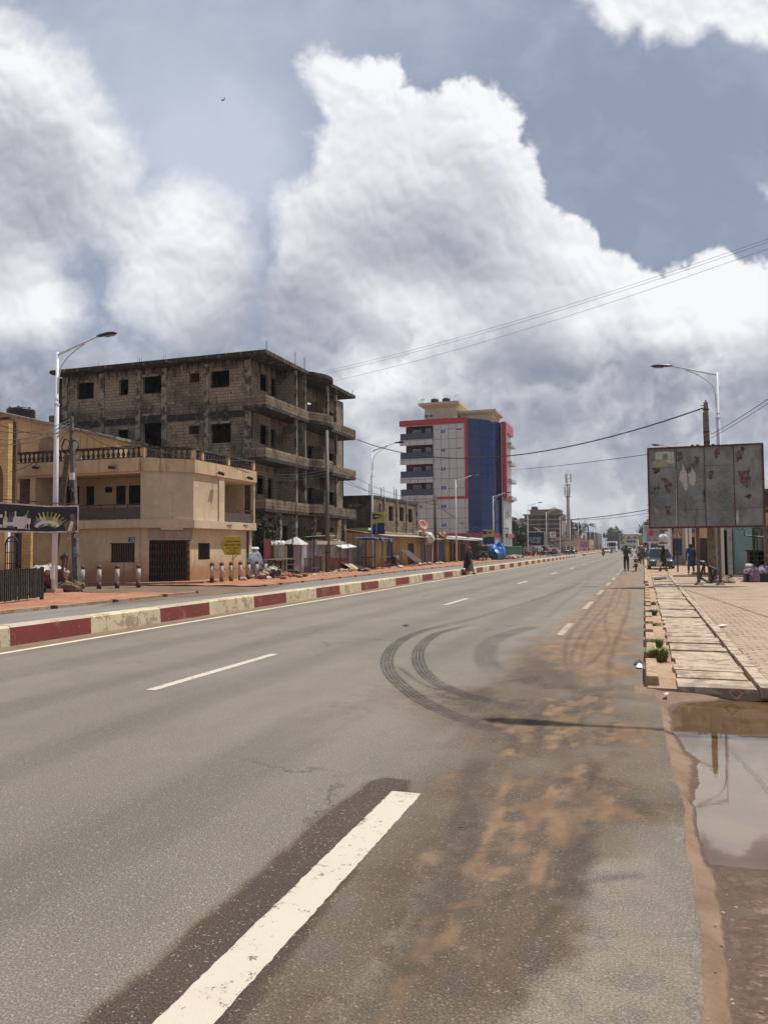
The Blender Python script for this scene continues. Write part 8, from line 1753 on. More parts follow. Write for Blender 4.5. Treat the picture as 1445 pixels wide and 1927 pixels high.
def person(label, loc, rz, shirt, trousers, pose='stand', sleeves='short', skirt=None, hat=None, group=None, long_shirt=False, hands=True, h=1.72, shoes=None):
 """figure faces -Y; pose gives joint places"""
 k = h/1.72; b = thing('person', label, 'person', loc, rz, group)
 J = dict(pel=(0,0,.93), wai=(0,0,1.08), che=(0,0,1.30), nek=(0,.0,1.47), hea=(0,-.01,1.60), top=(0,-.005,1.70))
 L = {'hip':(.09,0,.90),'kne':(.10,-.02,.50),'ank':(.10,.02,.09),'toe':(.11,-.14,.035),'sho':(.19,0,1.42),'elb':(.24,.03,1.14),'wri':(.25,-.05,.89)}
 Rr = {q: (-v[0], v[1], v[2]) for q, v in L.items()}
 if pose == 'walk': L.update(kne=(.10,-.18,.52), ank=(.10,-.22,.12), toe=(.11,-.38,.06), elb=(.25,.12,1.16), wri=(.25,.08,.92)); Rr.update(kne=(-.10,.06,.50), ank=(-.10,.28,.13), toe=(-.11,.16,.03), elb=(-.25,-.06,1.15), wri=(-.24,-.2,.94))
 if pose == 'push': L.update(elb=(.34,-.05,1.46), wri=(.14,-.12,1.64)); Rr.update(elb=(-.27,-.18,1.20), wri=(-.36,-.42,1.10), kne=(-.10,-.10,.51), ank=(-.10,-.05,.10))
 if pose == 'carry': L.update(elb=(.34,-.05,1.62), wri=(.20,-.08,1.84)); Rr.update(elb=(-.28,-.05,1.16), wri=(-.30,-.20,.95), kne=(-.1,-.15,.5), ank=(-.1,-.16,.1), toe=(-.11,-.3,.04)); L.update(kne=(.1,.05,.5), ank=(.1,.2,.12), toe=(.11,.07,.03))
 if pose == 'ride':
  J.update(pel=(0,.15,.80), wai=(0,.12,.95), che=(0,.04,1.18), nek=(0,0,1.35), hea=(0,-.02,1.48), top=(0,-.01,1.58))
  for D, s_ in ((L, 1), (Rr, -1)): D.update(hip=(.1*s_,.12,.78), kne=(.22*s_,-.25,.72), ank=(.20*s_,-.10,.32), toe=(.20*s_,-.25,.26), sho=(.19*s_,.02,1.30), elb=(.30*s_,-.18,1.10), wri=(.30*s_,-.45,1.02))
 if pose == 'sit':
  J.update(pel=(0,.1,.50), wai=(0,.12,.66), che=(0,.08,.90), nek=(0,.05,1.07), hea=(0,.02,1.2), top=(0,.03,1.30))
  for D, s_ in ((L, 1), (Rr, -1)): D.update(hip=(.1*s_,.08,.50), kne=(.14*s_,-.34,.50), ank=(.13*s_,-.32,.09), toe=(.13*s_,-.47,.04), sho=(.19*s_,.07,1.02), elb=(.26*s_,0,.78), wri=(.16*s_,-.22,.66))
 names = ['pel','wai','che','nek','hea','top']; V = [J[n] for n in names]; R = [.125,.105,.135,.052,.088,.06]; E = [(i, i+1) for i in range(5)]
 idx = {}
 for tg, D in (('L', L), ('R', Rr)):
  o = len(V); V += [D['hip'],D['kne'],D['ank'],D['toe'],D['sho'],D['elb'],D['wri']]; R += [.085,.056,.038,.03,.055,.040,.026]
  E += [(0,o),(o,o+1),(o+1,o+2),(o+2,o+3),(2,o+4),(o+4,o+5),(o+5,o+6)]
  w, e = Vector(D['wri']), Vector(D['elb']); d = (w-e).normalized(); s_ = Vector((0,0,1)).cross(d); s_ = s_.normalized() if s_.length > .1 else Vector((0,1,0)); up = d.cross(s_)
  if hands:
   p = len(V); V.append(tuple(w+d*.06)); R.append(.024); E.append((o+6, p))
   for f_, (off, ln) in enumerate(((-.030,.075),(-.010,.088),(.010,.082),(.028,.066))):
    a = len(V); V += [tuple(w+d*.10+s_*off), tuple(w+d*(.10+ln*.55)+s_*off-up*.012), tuple(w+d*(.10+ln)+s_*off-up*.035)]; R += [.010,.009,.008]; E += [(p,a),(a,a+1),(a+1,a+2)]
   a = len(V); V += [tuple(w+d*.05+s_*-.035-up*.01), tuple(w+d*.09+s_*-.055-up*.025)]; R += [.011,.009]; E += [(o+6,a),(a,a+1)]
 V = [(x*k, y*k, z*k) for x, y, z in V]; R = [r*k for r in R]; body = skin_mesh(V, E, R, 1)
 # face: nose, ears and brow are part of the same mesh
 bm = bmesh.new(); bm.from_mesh(body); hx, hy, hz = [c*k for c in J['hea']]
 for (c, r) in (((hx, hy-.098*k, hz-.005), (.014,.016,.022)), ((hx-.088*k, hy, hz), (.012,.022,.032)), ((hx+.088*k, hy, hz), (.012,.022,.032)), ((hx, hy-.085*k, hz-.055*k), (.026,.010,.010))):
  g = bmesh.ops.create_icosphere(bm, subdivisions=1, radius=1, matrix=Matrix.Translation(c) @ Matrix.Diagonal((*r, 1)))
 bm.to_mesh(body); bm.free(); put(body, 'body', M_SKIN, b)
 for s_ in (-1, 1): mb = MB(); mb.ell((hx+s_*.034*k, hy-.082*k, hz+.018*k), (.012,.006,.007), 8, 5); mb.build('eye', [M_WHITE], b, smooth=True)
 mb = MB(); mb.ell((hx, hy+.016*k, hz+.035*k), (.098*k,.105*k,.088*k), 12, 8); mb.build('hair' if hat is None else 'headwear', [M_HAIR if hat is None else hat], b, smooth=True)
 # clothing grown from the same joints
 q = lambda n, D=J: tuple(c*k for c in D[n])
 if shirt is not None:
  low = .10 if not long_shirt else .0
  V = [q('wai'), q('che'), (J['nek'][0]*k, J['nek'][1]*k, (J['nek'][2]-.04)*k), q('pel')]; R = [.145,.165,.075,.155]; E = [(0,1),(1,2),(0,3)]
  if long_shirt: V.append((0, 0, .60*k)); R.append(.19); E.append((3,4)); V.append((0,0,.42*k)); R.append(.21); E.append((4,5))
  for D in (L, Rr):
   o = len(V); e, s2 = Vector(D['elb']), Vector(D['sho']); V += [q('sho', D), tuple((s2+(e-s2)*(.75 if sleeves == 'short' else 1.0))*k)]; R += [.074,.066]; E += [(1,o),(o,o+1)]
   if sleeves == 'long': V.append(tuple((e+(Vector(D['wri'])-e)*.92)*k)); R.append(.05); E.append((o+1,o+2))
  put(skin_mesh(V, E, [r*k for r in R], 1), 'shirt', shirt, b)
 if trousers is not None:
  V = [q('pel')]; R = [.14]; E = []
  for D in (L, Rr): o = len(V); V += [q('hip', D), q('kne', D), tuple(c*k for c in (D['ank'][0], D['ank'][1], D['ank'][2]+.02))]; R += [.105,.078,.062]; E += [(0,o),(o,o+1),(o+1,o+2)]
  put(skin_mesh(V, E, [r*k for r in R], 1), 'trousers', trousers, b)
 if skirt is not None:
  m_, z0, r0, dy = skirt; mb = MB(); n = 20; prof = [(z0, r0), (z0+.25*(1.1-z0), r0*.95), (.72, .21), (.95, .185), (1.10, .15)]
  for (z, r) in prof:
   for i in range(n): a = 2*math.pi*i/n; w = 1+.07*math.sin(5*a+z*4); mb.v.append((math.cos(a)*r*w*k, (math.sin(a)*r*w*.95+dy*(1.1-z))*k, z*k))
  for i in range(len(prof)-1):
   for j in range(n): a = i*n+j; c = i*n+(j+1) % n; mb.f.append((a, c, c+n, a+n)); mb.mi.append(0)
  mb.build('skirt', [m_], b, smooth=True)
 for D, tg in ((L, 0), (Rr, 1)):
  a, t_ = Vector(q('ank', D)), Vector(q('toe', D)); mb = MB(); mb.tube([(a.x, a.y+.05, max(a.z-.05, .03)), tuple((a+t_)/2+Vector((0,0,-.02))), tuple(t_)], [.045,.048,.035], 8); mb.build('shoe', [shoes or M_BLK], b, smooth=True)
 return b, J, L, Rr
C = lambda n, c, **k: S(n, c, .85, var=.25, scale=9, **k)
C_GREEN, C_GREY, C_WHITE, C_BLUEC, C_BLACK, C_REDC, C_DK = C('cloth_dark_green', (.055,.075,.050)), C('cloth_grey', (.13,.13,.125)), C('cloth_white', (.60,.60,.60)), C('cloth_blue', (.055,.085,.18)), C('cloth_black', (.012,.011,.012)), C('cloth_red', (.36,.03,.035)), C('cloth_brown', (.05,.035,.025))
C_HAT = C('cap_black', (.02,.02,.02)); C_OLV = C('cloth_olive', (.12,.12,.085))
person('man in a dark green shirt pushing a motorbike along the road edge, seen from behind', (-1.2, 55.3, 0), math.pi, C_GREEN, C_DK, 'push', hat=C_HAT, h=1.78)
person('man in grey trousers with a white cloth over his shoulders, walking beyond the pushed motorbike', (-.25, 75, 0), math.pi, C_GREY, C_GREY, 'walk', hat=C_WHITE, h=1.8)
pw = person('woman with a tray of goods on her head, carrying a white bucket past the car', (1.15, 53.5, .07), R_(-75), C_BLACK, None, 'carry', skirt=(C_DK, .40, .22, 0), hat=C_HAT, h=1.66)
pb = person('man in a long blue tunic and trousers walking away on the pavers', (2.52, 47.8, .08), math.pi+.1, C_BLUEC, C_BLUEC, 'walk', 'long', hat=C_HAT, long_shirt=True, h=1.74)
pr = person('woman in black robes and a red headscarf crossing by the red and cream divider', (-10.35, 47.2, 0), R_(70), C_BLACK, None, 'walk', 'long', skirt=(C_OLV, .22, .27, 0), hat=C_REDC, h=1.74)
mb = MB(); n = 18
for i, (z, r, dx) in enumerate([(.42,.34,.10),(.7,.33,.09),(1.0,.29,.06),(1.25,.24,.02),(1.42,.18,0),(1.52,.10,0)]):
 for j in range(n): a = math.pi*(.15+1.75*j/(n-1)); mb.v.append((math.cos(a)*r*(1+.05*math.sin(4*a)), math.sin(a)*r*.8+dx, z))
for i in range(5):
 for j in range(n-1): a = i*n+j; mb.f.append((a, a+1, a+1+n, a+n)); mb.mi.append(0)
o = mb.build('robe', [C_BLACK], pr[0], smooth=True); s_ = o.modifiers.new('t', 'SOLIDIFY'); s_.thickness = .012
def at_hand(loc, rz, p): c, s_ = math.cos(rz), math.sin(rz); return (loc[0]+p[0]*c-p[1]*s_, loc[1]+p[0]*s_+p[1]*c, loc[2]+p[2])
# tray, white bag on it, bucket
hp = (1.15, 53.5, .07+1.66); b = thing('head_tray', 'enamel tray heaped with red goods balanced on the head of the woman', 'tray', hp); mb = MB(); mb.lathe([(.20,0),(.34,.06),(.36,.10),(.33,.10),(.19,.03)], n=18); mb.build('tray', [M_TINW], b, smooth=True)
for k in range(16): a = k*2.4; r = .06+.02*(k % 8)*1.6; mb = MB(); mb.ell((math.cos(a)*r, math.sin(a)*r, .13+.03*(k % 3)), (.07,.06,.05), 8, 5, jit=.1); mb.build('packet', [C_REDC if k % 3 else S('packet_orange', (.5,.2,.05), .6)], b)
o = crumple('plastic_bag', None, (hp[0]+.02, hp[1], hp[2]+.46), .30, C_WHITE, 71, 16, 10, .15, (1,1,1.0)); tag(o, 'big white plastic bag standing on the tray on the head of the woman', 'bag');
b = thing('bucket', 'white bucket held at the side of the woman with the tray', 'bucket', (.93, 53.25, .72)); mb = MB(); M = Matrix.Rotation(.35, 4, 'Y'); mb.lathe([(.15,-.36),(.19,0),(.175,0),(.14,-.33)], n=16, ry=.35); mb.build('bucket_body', [C_WHITE], b, smooth=True); mb = MB(); mb.tube([(.19*math.cos(t), 0, .26*math.sin(t)) for t in [math.pi*i/10 for i in range(11)]], .008, 5); mb.build('handle', [M_IRON], b)

# ============================================================ motorbikes, car, three wheeler, lorry
M_TYRE = S('tyre', (.014,.014,.014), .85, var=.2); M_CHR = S('chrome', (.45,.45,.45), .25, metal=.9, var=.1); M_LIGHT = S('headlight_glass', (.45,.46,.45), .12, spec=.8, var=.1); M_TAIL = S('tail_red', (.30,.01,.01), .3)
def torus(mb, c, R, r, axis='x', n=20, m=8):
 o = len(mb.v)
 for i in range(n):
  a = 2*math.pi*i/n
  for j in range(m):
   q = 2*math.pi*j/m; rr = R+r*math.cos(q); h = r*math.sin(q)
   mb.v.append((c[0]+h, c[1]+rr*math.cos(a), c[2]+rr*math.sin(a)) if axis == 'x' else (c[0]+rr*math.cos(a), c[1]+h, c[2]+rr*math.sin(a)))
 for i in range(n):
  for j in range(m): a = o+i*m+j; b_ = o+i*m+(j+1) % m; c2 = o+((i+1) % n)*m+(j+1) % m; d = o+((i+1) % n)*m+j; mb.f.append((a, b_, c2, d)); mb.mi.append(0)
def wheel(par, c, R, w, rimm, axis='x', spokes=8):
 mb = MB(); torus(mb, c, R-w, w, axis); t_ = mb.build('tyre', [M_TYRE], par, smooth=True); mb = MB()
 e = Vector((w*.7, 0, 0)) if axis == 'x' else Vector((0, w*.7, 0)); cc = Vector(c)
 mb.tube([cc-e, cc+e], R*.16, 10)
 for k in range(spokes): a = 2*math.pi*k/spokes; d = Vector((0, math.cos(a), math.sin(a))) if axis == 'x' else Vector((math.cos(a), 0, math.sin(a))); mb.tube([cc+d*R*.1, cc+d*(R-w*1.5)], R*.035, 4, cap=False)
 torus(mb, c, R-w*2.0, w*.35, axis, 20, 5); mb.build('rim', [rimm], t_)
def motorbike(label, loc, rz, paint, group='motorbikes'):
 """front points -Y"""
 b = thing('motorbike', label, 'motorbike', loc, rz, group)
 wheel(b, (0,-.64,.30), .30, .045, M_CHR); wheel(b, (0,.62,.30), .30, .055, M_CHR)
 def P(nm, segs, r, m):
  mb = MB()
  for s_ in segs: mb.tube(s_, r, 6)
  mb.build(nm, [m], b, smooth=True)
 P('fork', [[(-.08,-.64,.30),(-.07,-.42,.92)],[(.08,-.64,.30),(.07,-.42,.92)]], .022, M_CHR); P('handlebar', [[(-.36,-.28,1.02),(-.15,-.40,.98),(.15,-.40,.98),(.36,-.28,1.02)]], .016, M_CHR); P('grip', [[(-.38,-.27,1.02),(-.28,-.32,1.015)],[(.38,-.27,1.02),(.28,-.32,1.015)]], .024, M_BLK)
 for s_ in (-1, 1): P('mirror_stem', [[(s_*.24,-.35,1.0),(s_*.30,-.38,1.20)]], .007, M_BLK); mb = MB(); mb.ell((s_*.31,-.37,1.22), (.06,.012,.04), 10, 6); mb.build('mirror', [M_BLK], b, smooth=True)
 mb = MB(); mb.ell((0,-.12,.78), (.14,.30,.15), 14, 8); mb.build('fuel_tank', [paint], b, smooth=True)
 mb = MB(); mb.obox((0,.34,.82), (.25,.68,.09), taper=.85); o = mb.build('seat', [M_BLK], b, bevel=.02)
 mb = MB(); mb.obox((0,.36,.70), (.20,.50,.13), taper=.9); mb.obox((0,.66,.72), (.14,.22,.10), rx=.3); mb.build('side_cover', [paint], b, bevel=.01)
 mb = MB(); mb.obox((0,-.02,.42), (.22,.30,.28)); mb.obox((0,-.12,.55), (.16,.18,.16), rx=-.3); mb.build('engine', [M_IRON], b, bevel=.02)
 P('exhaust', [[(.12,-.05,.35),(.17,.1,.26),(.18,.75,.32)]], .045, M_CHR); P('frame_tube', [[(0,-.42,.90),(0,-.25,.40),(0,.2,.25)],[(0,-.40,.85),(0,.5,.72)],[(-.1,.62,.30),(-.1,.5,.72)],[(.1,.62,.30),(.1,.5,.72)]], .02, M_BLK)
 for (y, n_) in ((-.64, 0), (.62, 1)):
  mb = MB(); R = .345; a0, a1 = (.15, 2.4) if not n_ else (.3, 2.0); w = .07; o = len(mb.v); n = 10
  for i in range(n+1): a = a0+(a1-a0)*i/n; yy_ = y+R*math.cos(a) if n_ else y-R*math.cos(a)*-1; mb.v += [(-w, yy_, .30+R*math.sin(a)), (w, yy_, .30+R*math.sin(a)), (w, yy_, .285+R*math.sin(a)), (-w, yy_, .285+R*math.sin(a))]
  for i in range(n): q = 4*i; mb.f += [(q,q+1,q+5,q+4),(q+3,q+7,q+6,q+2),(q,q+4,q+7,q+3),(q+1,q+2,q+6,q+5)]; mb.mi += [0]*4
  mb.build('mudguard', [paint], b)
 mb = MB(); mb.ell((0,-.52,.90), (.09,.09,.09), 12, 8); mb.build('headlight', [M_LIGHT], b, smooth=True); mb = MB(); mb.box(-.06,.06,.80,.84,.66,.73); mb.build('tail_light', [M_TAIL], b); mb = MB(); mb.box(-.10,.10,.86,.87,.48,.62); mb.build('number_plate', [M_WHITE], b)
 P('kick_stand', [[(-.1,.05,.3),(-.28,.12,.0)]], .014, M_IRON); return b
M_BKR, M_BKK = S('bike_red', (.22,.015,.015), .3), S('bike_black', (.02,.02,.022), .3)
motorbike('motorbike pushed from behind by the man in the green shirt', (-.58, 55.4, 0), math.pi, M_BKR)
bk = motorbike('black motorbike parked by the blue covered market stall', (onX(738, 1060, -20.3)[0], onX(740, 1060, -20.3)[1], .06), R_(60), M_BKK)
rd, _, _, _ = person('rider in a dark shirt on the motorbike farther up the road, seen from behind', (-6.9, 141, 0), math.pi, C_DK, C_DK, 'ride', hat=C_HAT, hands=False); dup(bk, (-6.9, 141, 0), math.pi, 'motorbike ridden up the road by the rider in the dark shirt')
rr_, _, _, _ = person('rider in a red shirt on a motorbike coming down the road', (-7.4, 190, 0), 0, C_REDC, C_DK, 'ride', hat=C_HAT, hands=False); dup(bk, (-7.4, 190, 0), 0, 'motorbike under the rider in the red shirt')
# parked rows and the crowd on both sides, farther up
rnd = random.Random(31)
pp = [('standing figure in %s among the crowd on the left side up the road', C_WHITE), ('standing figure in %s among the crowd on the left side up the road', C_GREY)]
crowd = []
sp = [person('man in a white shirt in the crowd far up the right side', (1.0, 105, 0), math.pi, C_WHITE, C_DK, 'walk', hat=C_HAT, hands=False)[0], person('man in a grey shirt in the crowd far up the right side', (-.4, 112, 0), math.pi, C_GREY, C_DK, 'stand', hat=None, hands=False)[0], person('person in red in the crowd far up the right side', (1.9, 118, 0), math.pi, C_REDC, C_GREY, 'stand', hands=False)[0], person('person in blue in the crowd far up the right side', (.4, 126, 0), math.pi, C_BLUEC, C_DK, 'walk', hands=False)[0]]
nm_ = ['a white shirt', 'a grey shirt', 'red', 'blue']
for o in sp: o['group'] = 'people up the road'
for k in range(26):
 s_ = k % 4; right = k < 14; Y = rnd.uniform(82, 190) if right else rnd.uniform(128, 190); x = rnd.uniform(-1.2, 4.5) if right else rnd.uniform(-20.5, -17.2)
 dup(sp[s_], (x, Y, 0), rnd.uniform(0, 6.28), 'distant figure in %s on the %s side up the road' % (nm_[s_], 'right' if right else 'left'))
for k in range(24):
 right = k % 3 == 0; Y = rnd.uniform(95, 190) if right else rnd.uniform(135, 205); x = rnd.uniform(-.8, 3.5) if right else rnd.uniform(-20, -15)
 dup(bk, (x, Y, 0), rnd.uniform(0, 6.28), 'distant motorbike parked among the crowd on the %s side up the road' % ('right' if right else 'left'))
# rubbish sellers at left near the green container
for (x_, lab, c) in ((984, 'seated person in brown beside the green container', 2), (1013, 'seated person in white and grey beside the blue billboard', 0), (1003, 'standing person in ochre in front of the blue billboard', 1)):
 Y = onX(x_, 1050, -17.8)[1]; dup(sp[c], (-17.8, Y, .06), 1.0, lab, .8)
def car(label, loc, rz, paint, cat='car', name='parked_car', L=4.1, W=1.70, H=1.46):
 b = thing(name, label, cat, loc, rz)
 # body as a loft of cross sections along y (front at -L/2)
 st = [(-.50,.30,.52,.66,.66),(-.485,.22,.60,.80,.80),(-.44,.18,.70,.84,.84),(-.30,.18,.78,.85,.85),(-.20,.18,.86,.85,.85),(.25,.18,.90,.85,.85),(.38,.18,.92,.84,.84),(.47,.20,.88,.80,.80),(.50,.30,.80,.74,.74)]
 mb = MB(); n = 10;
 for (t_, zb, zt, w, w2) in st:
  y = t_*L; w *= W/1.7; mb.v += [(-w*.92,y,zb),(-w,y,zb+.12),(-w*1.0,y,(zb+zt)/2),(-w*.97,y,zt-.06),(-w*.88,y,zt),(w*.88,y,zt),(w*.97,y,zt-.06),(w*1.0,y,(zb+zt)/2),(w,y,zb+.12),(w*.92,y,zb)]
 for i in range(len(st)-1):
  for j in range(n): a = i*n+j; c = i*n+(j+1) % n; mb.f.append((a, a+n, c+n, c)); mb.mi.append(0)
 mb.f += [tuple(range(n)), tuple(range((len(st)-1)*n, len(st)*n))[::-1]]; mb.mi += [0, 0]; mb.build('body', [paint], b, smooth=False, bevel=.02)
 mb = MB(); q = [(-.22*L,.87,.74),(-.07*L,H-.06,.58),(.20*L,H-.02,.58),(.42*L,.93,.72)]
 V = [];
 for y, z, w in q: V += [(-w*W/1.7,y,z),(w*W/1.7,y,z)]
 mb.add(V, [(0,1,3,2),(4,5,7,6),(0,2,4,6),(1,7,5,3),(0,6,7,1)]); mb.build('glasshouse', [M_GLASSD], b)
 mb = MB(); r = [(-.07*L-.03,H-.06,.59),(.05*L,H,.60),(.20*L+.05,H-.015,.59)]; V = []
 for y, z, w in r: V += [(-w*W/1.7,y,z),(w*W/1.7,y,z)]
 for y, z, w in r: V += [(-w*W/1.7,y,z+.03),(w*W/1.7,y,z+.03)]
 mb.add(V, [(0,2,3,1),(2,4,5,3),(6,7,9,8),(8,9,11,10),(0,6,8,2),(2,8,10,4),(1,3,9,7),(3,5,11,9),(0,1,7,6),(4,10,11,5)]); mb.build('roof', [paint], b)
 for s_ in (-1, 1):
  for a, c in ((q[0], q[1]), (q[2], q[3]), ((.06*L,.9,.77), (.06*L,H-.03,.60))): mb = MB(); mb.tube([(s_*a[2]*W/1.7,a[0],a[1]),(s_*c[2]*W/1.7,c[0],c[1])], .035, 5); mb.build('pillar', [paint], b)
  mb = MB(); mb.ell((s_*.60*W/1.7,-.475*L,.60), (.19,.14,.085), 12, 8); mb.build('headlight', [M_LIGHT], b, smooth=True); mb = MB(); mb.ell((s_*.70*W/1.7,.49*L,.72), (.10,.08,.12), 10, 6); mb.build('tail_light', [M_TAIL], b, smooth=True)
  mb = MB(); mb.obox((s_*(.90*W/1.7+.04),-.17*L,.94), (.18,.10,.12)); mb.build('mirror', [paint], b, bevel=.02)
  for y in (-.315*L, .31*L): wheel(b, (s_*.76*W/1.7, y, .30), .30, .075, M_CHR, 'x', 7)
 mb = MB(); mb.box(-.36,.36,-.507*L,-.497*L,.50,.60); mb.build('grille', [M_BLK], b); mb = MB(); mb.obox((0,-.497*L,.33), (1.52*W/1.7,.16,.22)); mb.build('bumper', [paint], b, bevel=.04); mb = MB(); mb.box(-.5,.5,-.497*L-.085,-.497*L-.081,.24,.32); mb.build('air_intake', [M_BLK], b)
 mb = MB(); mb.box(-.24,.24,-.497*L-.10,-.497*L-.082,.35,.45); mb.build('number_plate', [S('plate_yellow', (.5,.42,.08), .5)], b); mb = MB(); mb.ell((0,-.505*L,.56), (.05,.02,.04), 8, 6); mb.build('badge', [M_CHR], b); return b
M_CARB = S('car_blue_grey', (.055,.085,.11), .25, metal=.3, var=.08, dirt=.15, dirtcol=(.2,.14,.1))
cr = car('blue grey hatchback facing the camera behind the woman with the tray', (1.05, 60.5, .05), R_(2), M_CARB)
cw = car('white car driving far up the road left of the red shirted rider', (-9.2, 205, 0), 0, S('car_white', (.6,.6,.6), .3), name='car')
for (x, Y, lab, r_) in [(-3.6, 176, 'dark car coming down the far middle of the road', 0), (-4.0, 235, 'tiny white car far up the road', 0), (-1.5, 215, 'tiny far white car near the right kerb', 0), (3.6, 140, 'far car parked on the right side beyond the hatchback', .1), (-6.5, 262, 'tiny white car at the end of the road', 0)]:
 dup(cw if 'white' in lab else cr, (x, Y, 0), r_, lab)
def lorry(label, loc, rz):
 b = thing('bus', label, 'bus', loc, rz); mb = MB(); mb.obox((0,3.6,1.75), (2.4,9.5,2.9)); mb.build('body', [M_WHITE], b, bevel=.12)
 mb = MB(); mb.box(-1.05,1.05,-1.19,-1.165,1.7,2.8); mb.build('windscreen', [M_GLASSD], b); mb = MB(); mb.box(-.9,.9,-1.19,-1.165,.9,1.35); mb.build('grille', [M_GREYB], b)
 for s_ in (-1, 1):
  mb = MB(); mb.box(s_*.95-.15,s_*.95+.15,-1.20,-1.165,.6,.8); mb.build('headlight', [M_LIGHT], b); mb = MB(); mb.box(s_*1.205-.01,s_*1.205+.01,-.5,8,1.8,2.7); mb.build('side_window', [M_GLASSD], b)
  for y in (.6, 6.4): wheel(b, (s_*1.02, y, .48), .48, .12, M_GREYB)
  mb = MB(); mb.box(s_*1.35-.1,s_*1.35+.1,-1.1,-1.05,1.9,2.4); mb.build('mirror', [M_BLK], b)
lorry('white bus with dark windscreen far up the road, facing the camera', (-9.0, 236, 0), 0)
# three wheeler and blue tarpaulin heap
def three_wheeler():
 X = -18.9; Y = onX(908, 1060, X)[1]; b = thing('three_wheeler', 'black three wheeled cargo tricycle with a canopy, left of the blue tarpaulin', 'three wheeler', (X, Y, .05), R_(15))
 wheel(b, (0,-1.2,.32), .32, .06, M_CHR);
 for s_ in (-1, 1): wheel(b, (s_*.55,.9,.32), .32, .07, M_CHR)
 mb = MB(); mb.obox((0,-.75,.75), (1.15,.5,.7), taper=.8); mb.build('front_shield', [M_BLK], b, bevel=.06); mb = MB(); mb.box(-.6,.6,-.6,1.6,1.95,2.03); mb.build('canopy', [M_TIN], b); mb = MB(); mb.box(-.52,.52,-.98,-.94,1.15,1.8); mb.build('windscreen', [M_GLASSD], b)
 for s_ in (-1, 1):
  for y in (-.7, 1.5): mb = MB(); mb.tube([(s_*.56,y-.1,.6),(s_*.56,y,1.95)], .03, 5); mb.build('canopy_post', [M_IRON], b)
  mb = MB(); mb.ell((s_*.35,-1.02,.85), (.1,.05,.08), 8, 6); mb.build('headlight', [M_LIGHT], b)
 mb = MB(); mb.box(-.6,.6,.3,1.7,.5,1.1); mb.build('cargo_box', [M_GREYB], b); mb = MB(); mb.obox((0,0,.75), (.9,.4,.12)); mb.build('seat', [M_BLK], b)
three_wheeler()
X = -18.6; Y = onX(936, 1045, X)[1]; tag(crumple('tarpaulin', None, (X, Y, .9), 1.25, S('tarp_blue', (.02,.13,.45), .45, var=.35, scale=4), 88, 20, 12, .3, (.9,1.6,.95)), 'bright blue tarpaulin heap right of the third street lamp', 'tarpaulin')

# ============================================================ plants
def leafy(name, label, cat, loc, rx, rz_, h0, n_cl, n_lf, ls, mats, trunk=None, seed=1, group=None, ry=None):
 r2 = random.Random(seed); b = thing(name, label, cat, loc, 0, group); ry = ry or rx; mb = MB(); cls = []
 for _ in range(n_cl):
  a, e = r2.uniform(0, 6.28), r2.uniform(-1, 1); q = r2.random()**.4; c = (math.cos(a)*math.sqrt(1-e*e)*rx*q, math.sin(a)*math.sqrt(1-e*e)*ry*q, h0+rz_+e*rz_*q); cls.append(c); cr_ = r2.uniform(.22,.40)*min(rx, ry, rz_); mi = r2.choice([0, 0, 1])
  for _ in range(n_lf):
   d = Vector((r2.gauss(0, 1), r2.gauss(0, 1), r2.gauss(0, 1))).normalized()*cr_*r2.random()**.5; p = Vector(c)+d
   u = Vector((r2.gauss(0, 1), r2.gauss(0, 1), r2.gauss(0, .6))).normalized(); w = u.cross(Vector((r2.gauss(0, 1), r2.gauss(0, 1), r2.gauss(0, 1)))).normalized(); s1, s2 = ls*r2.uniform(.6, 1.3), ls*.45
   mb.v += [tuple(p-u*s1), tuple(p+w*s2), tuple(p+u*s1), tuple(p-w*s2)]; o = len(mb.v)-4; mb.f.append((o, o+1, o+2, o+3)); mb.mi.append(mi)
 if trunk:
  tb = MB(); tb.tube([(0,0,0),(.05*rx,0,h0*.6),(0,.05*rx,h0+rz_*.6)], [trunk, trunk*.75, trunk*.4], 8)
  for c in cls[:6]: tb.tube([(0,0,h0*.8), tuple(x*.8 if i < 2 else x*.9 for i, x in enumerate(c))], [trunk*.4, trunk*.12], 5)
  tb.build('trunk', [M_WOOD], b, smooth=True)
 mb.build('foliage' if not trunk else 'crown', mats, b); return b
LG1, LG2, LG3 = S('leaf_green', (.045,.080,.022), .6, var=.35, scale=3), S('leaf_light', (.10,.15,.04), .6, var=.3, scale=3), S('leaf_dark', (.020,.038,.014), .7, var=.3, scale=3)
leafy('bush', 'green leafy bush between the last bollard and the plank table', 'bush', (*onX(509, 1080, -20.6)[:2], 0), .45, .50, .0, 26, 26, .09, [LG1, LG2], seed=3)
leafy('creeper', 'dark creeper covering the open ground floor beside the beige building', 'creeper', (-22.75, 43.6, 0), .55, 2.0, .1, 70, 40, .12, [LG3, LG1], seed=4, ry=1.3)
t1 = leafy('tree', 'dark green tree beside the tall building, above the green container', 'tree', (-25, 152, 0), 3.4, 3.2, .8, 60, 60, .36, [LG1, LG3], .3, 5)
dup(t1, (-22.5, 160, -1.0), 1.2, 'green tree just left of the blue billboard', .42); dup(t1, (-21.8, 172, -.5), 2.0, 'leafy tree behind the blue billboard', .40); dup(t1, (-23, 146, -2.4), .6, 'low bright shrub above the green container', .6)
t2 = leafy('tree', 'rounded tree right of the far flats at the end of the road', 'tree', (6, 330, 0), 6, 5.5, 3, 50, 50, .7, [LG1, LG3], .4, 6)
dup(t2, (2.5, 300, 0), 1, 'dark tree near the red boards at the end of the road', .8)
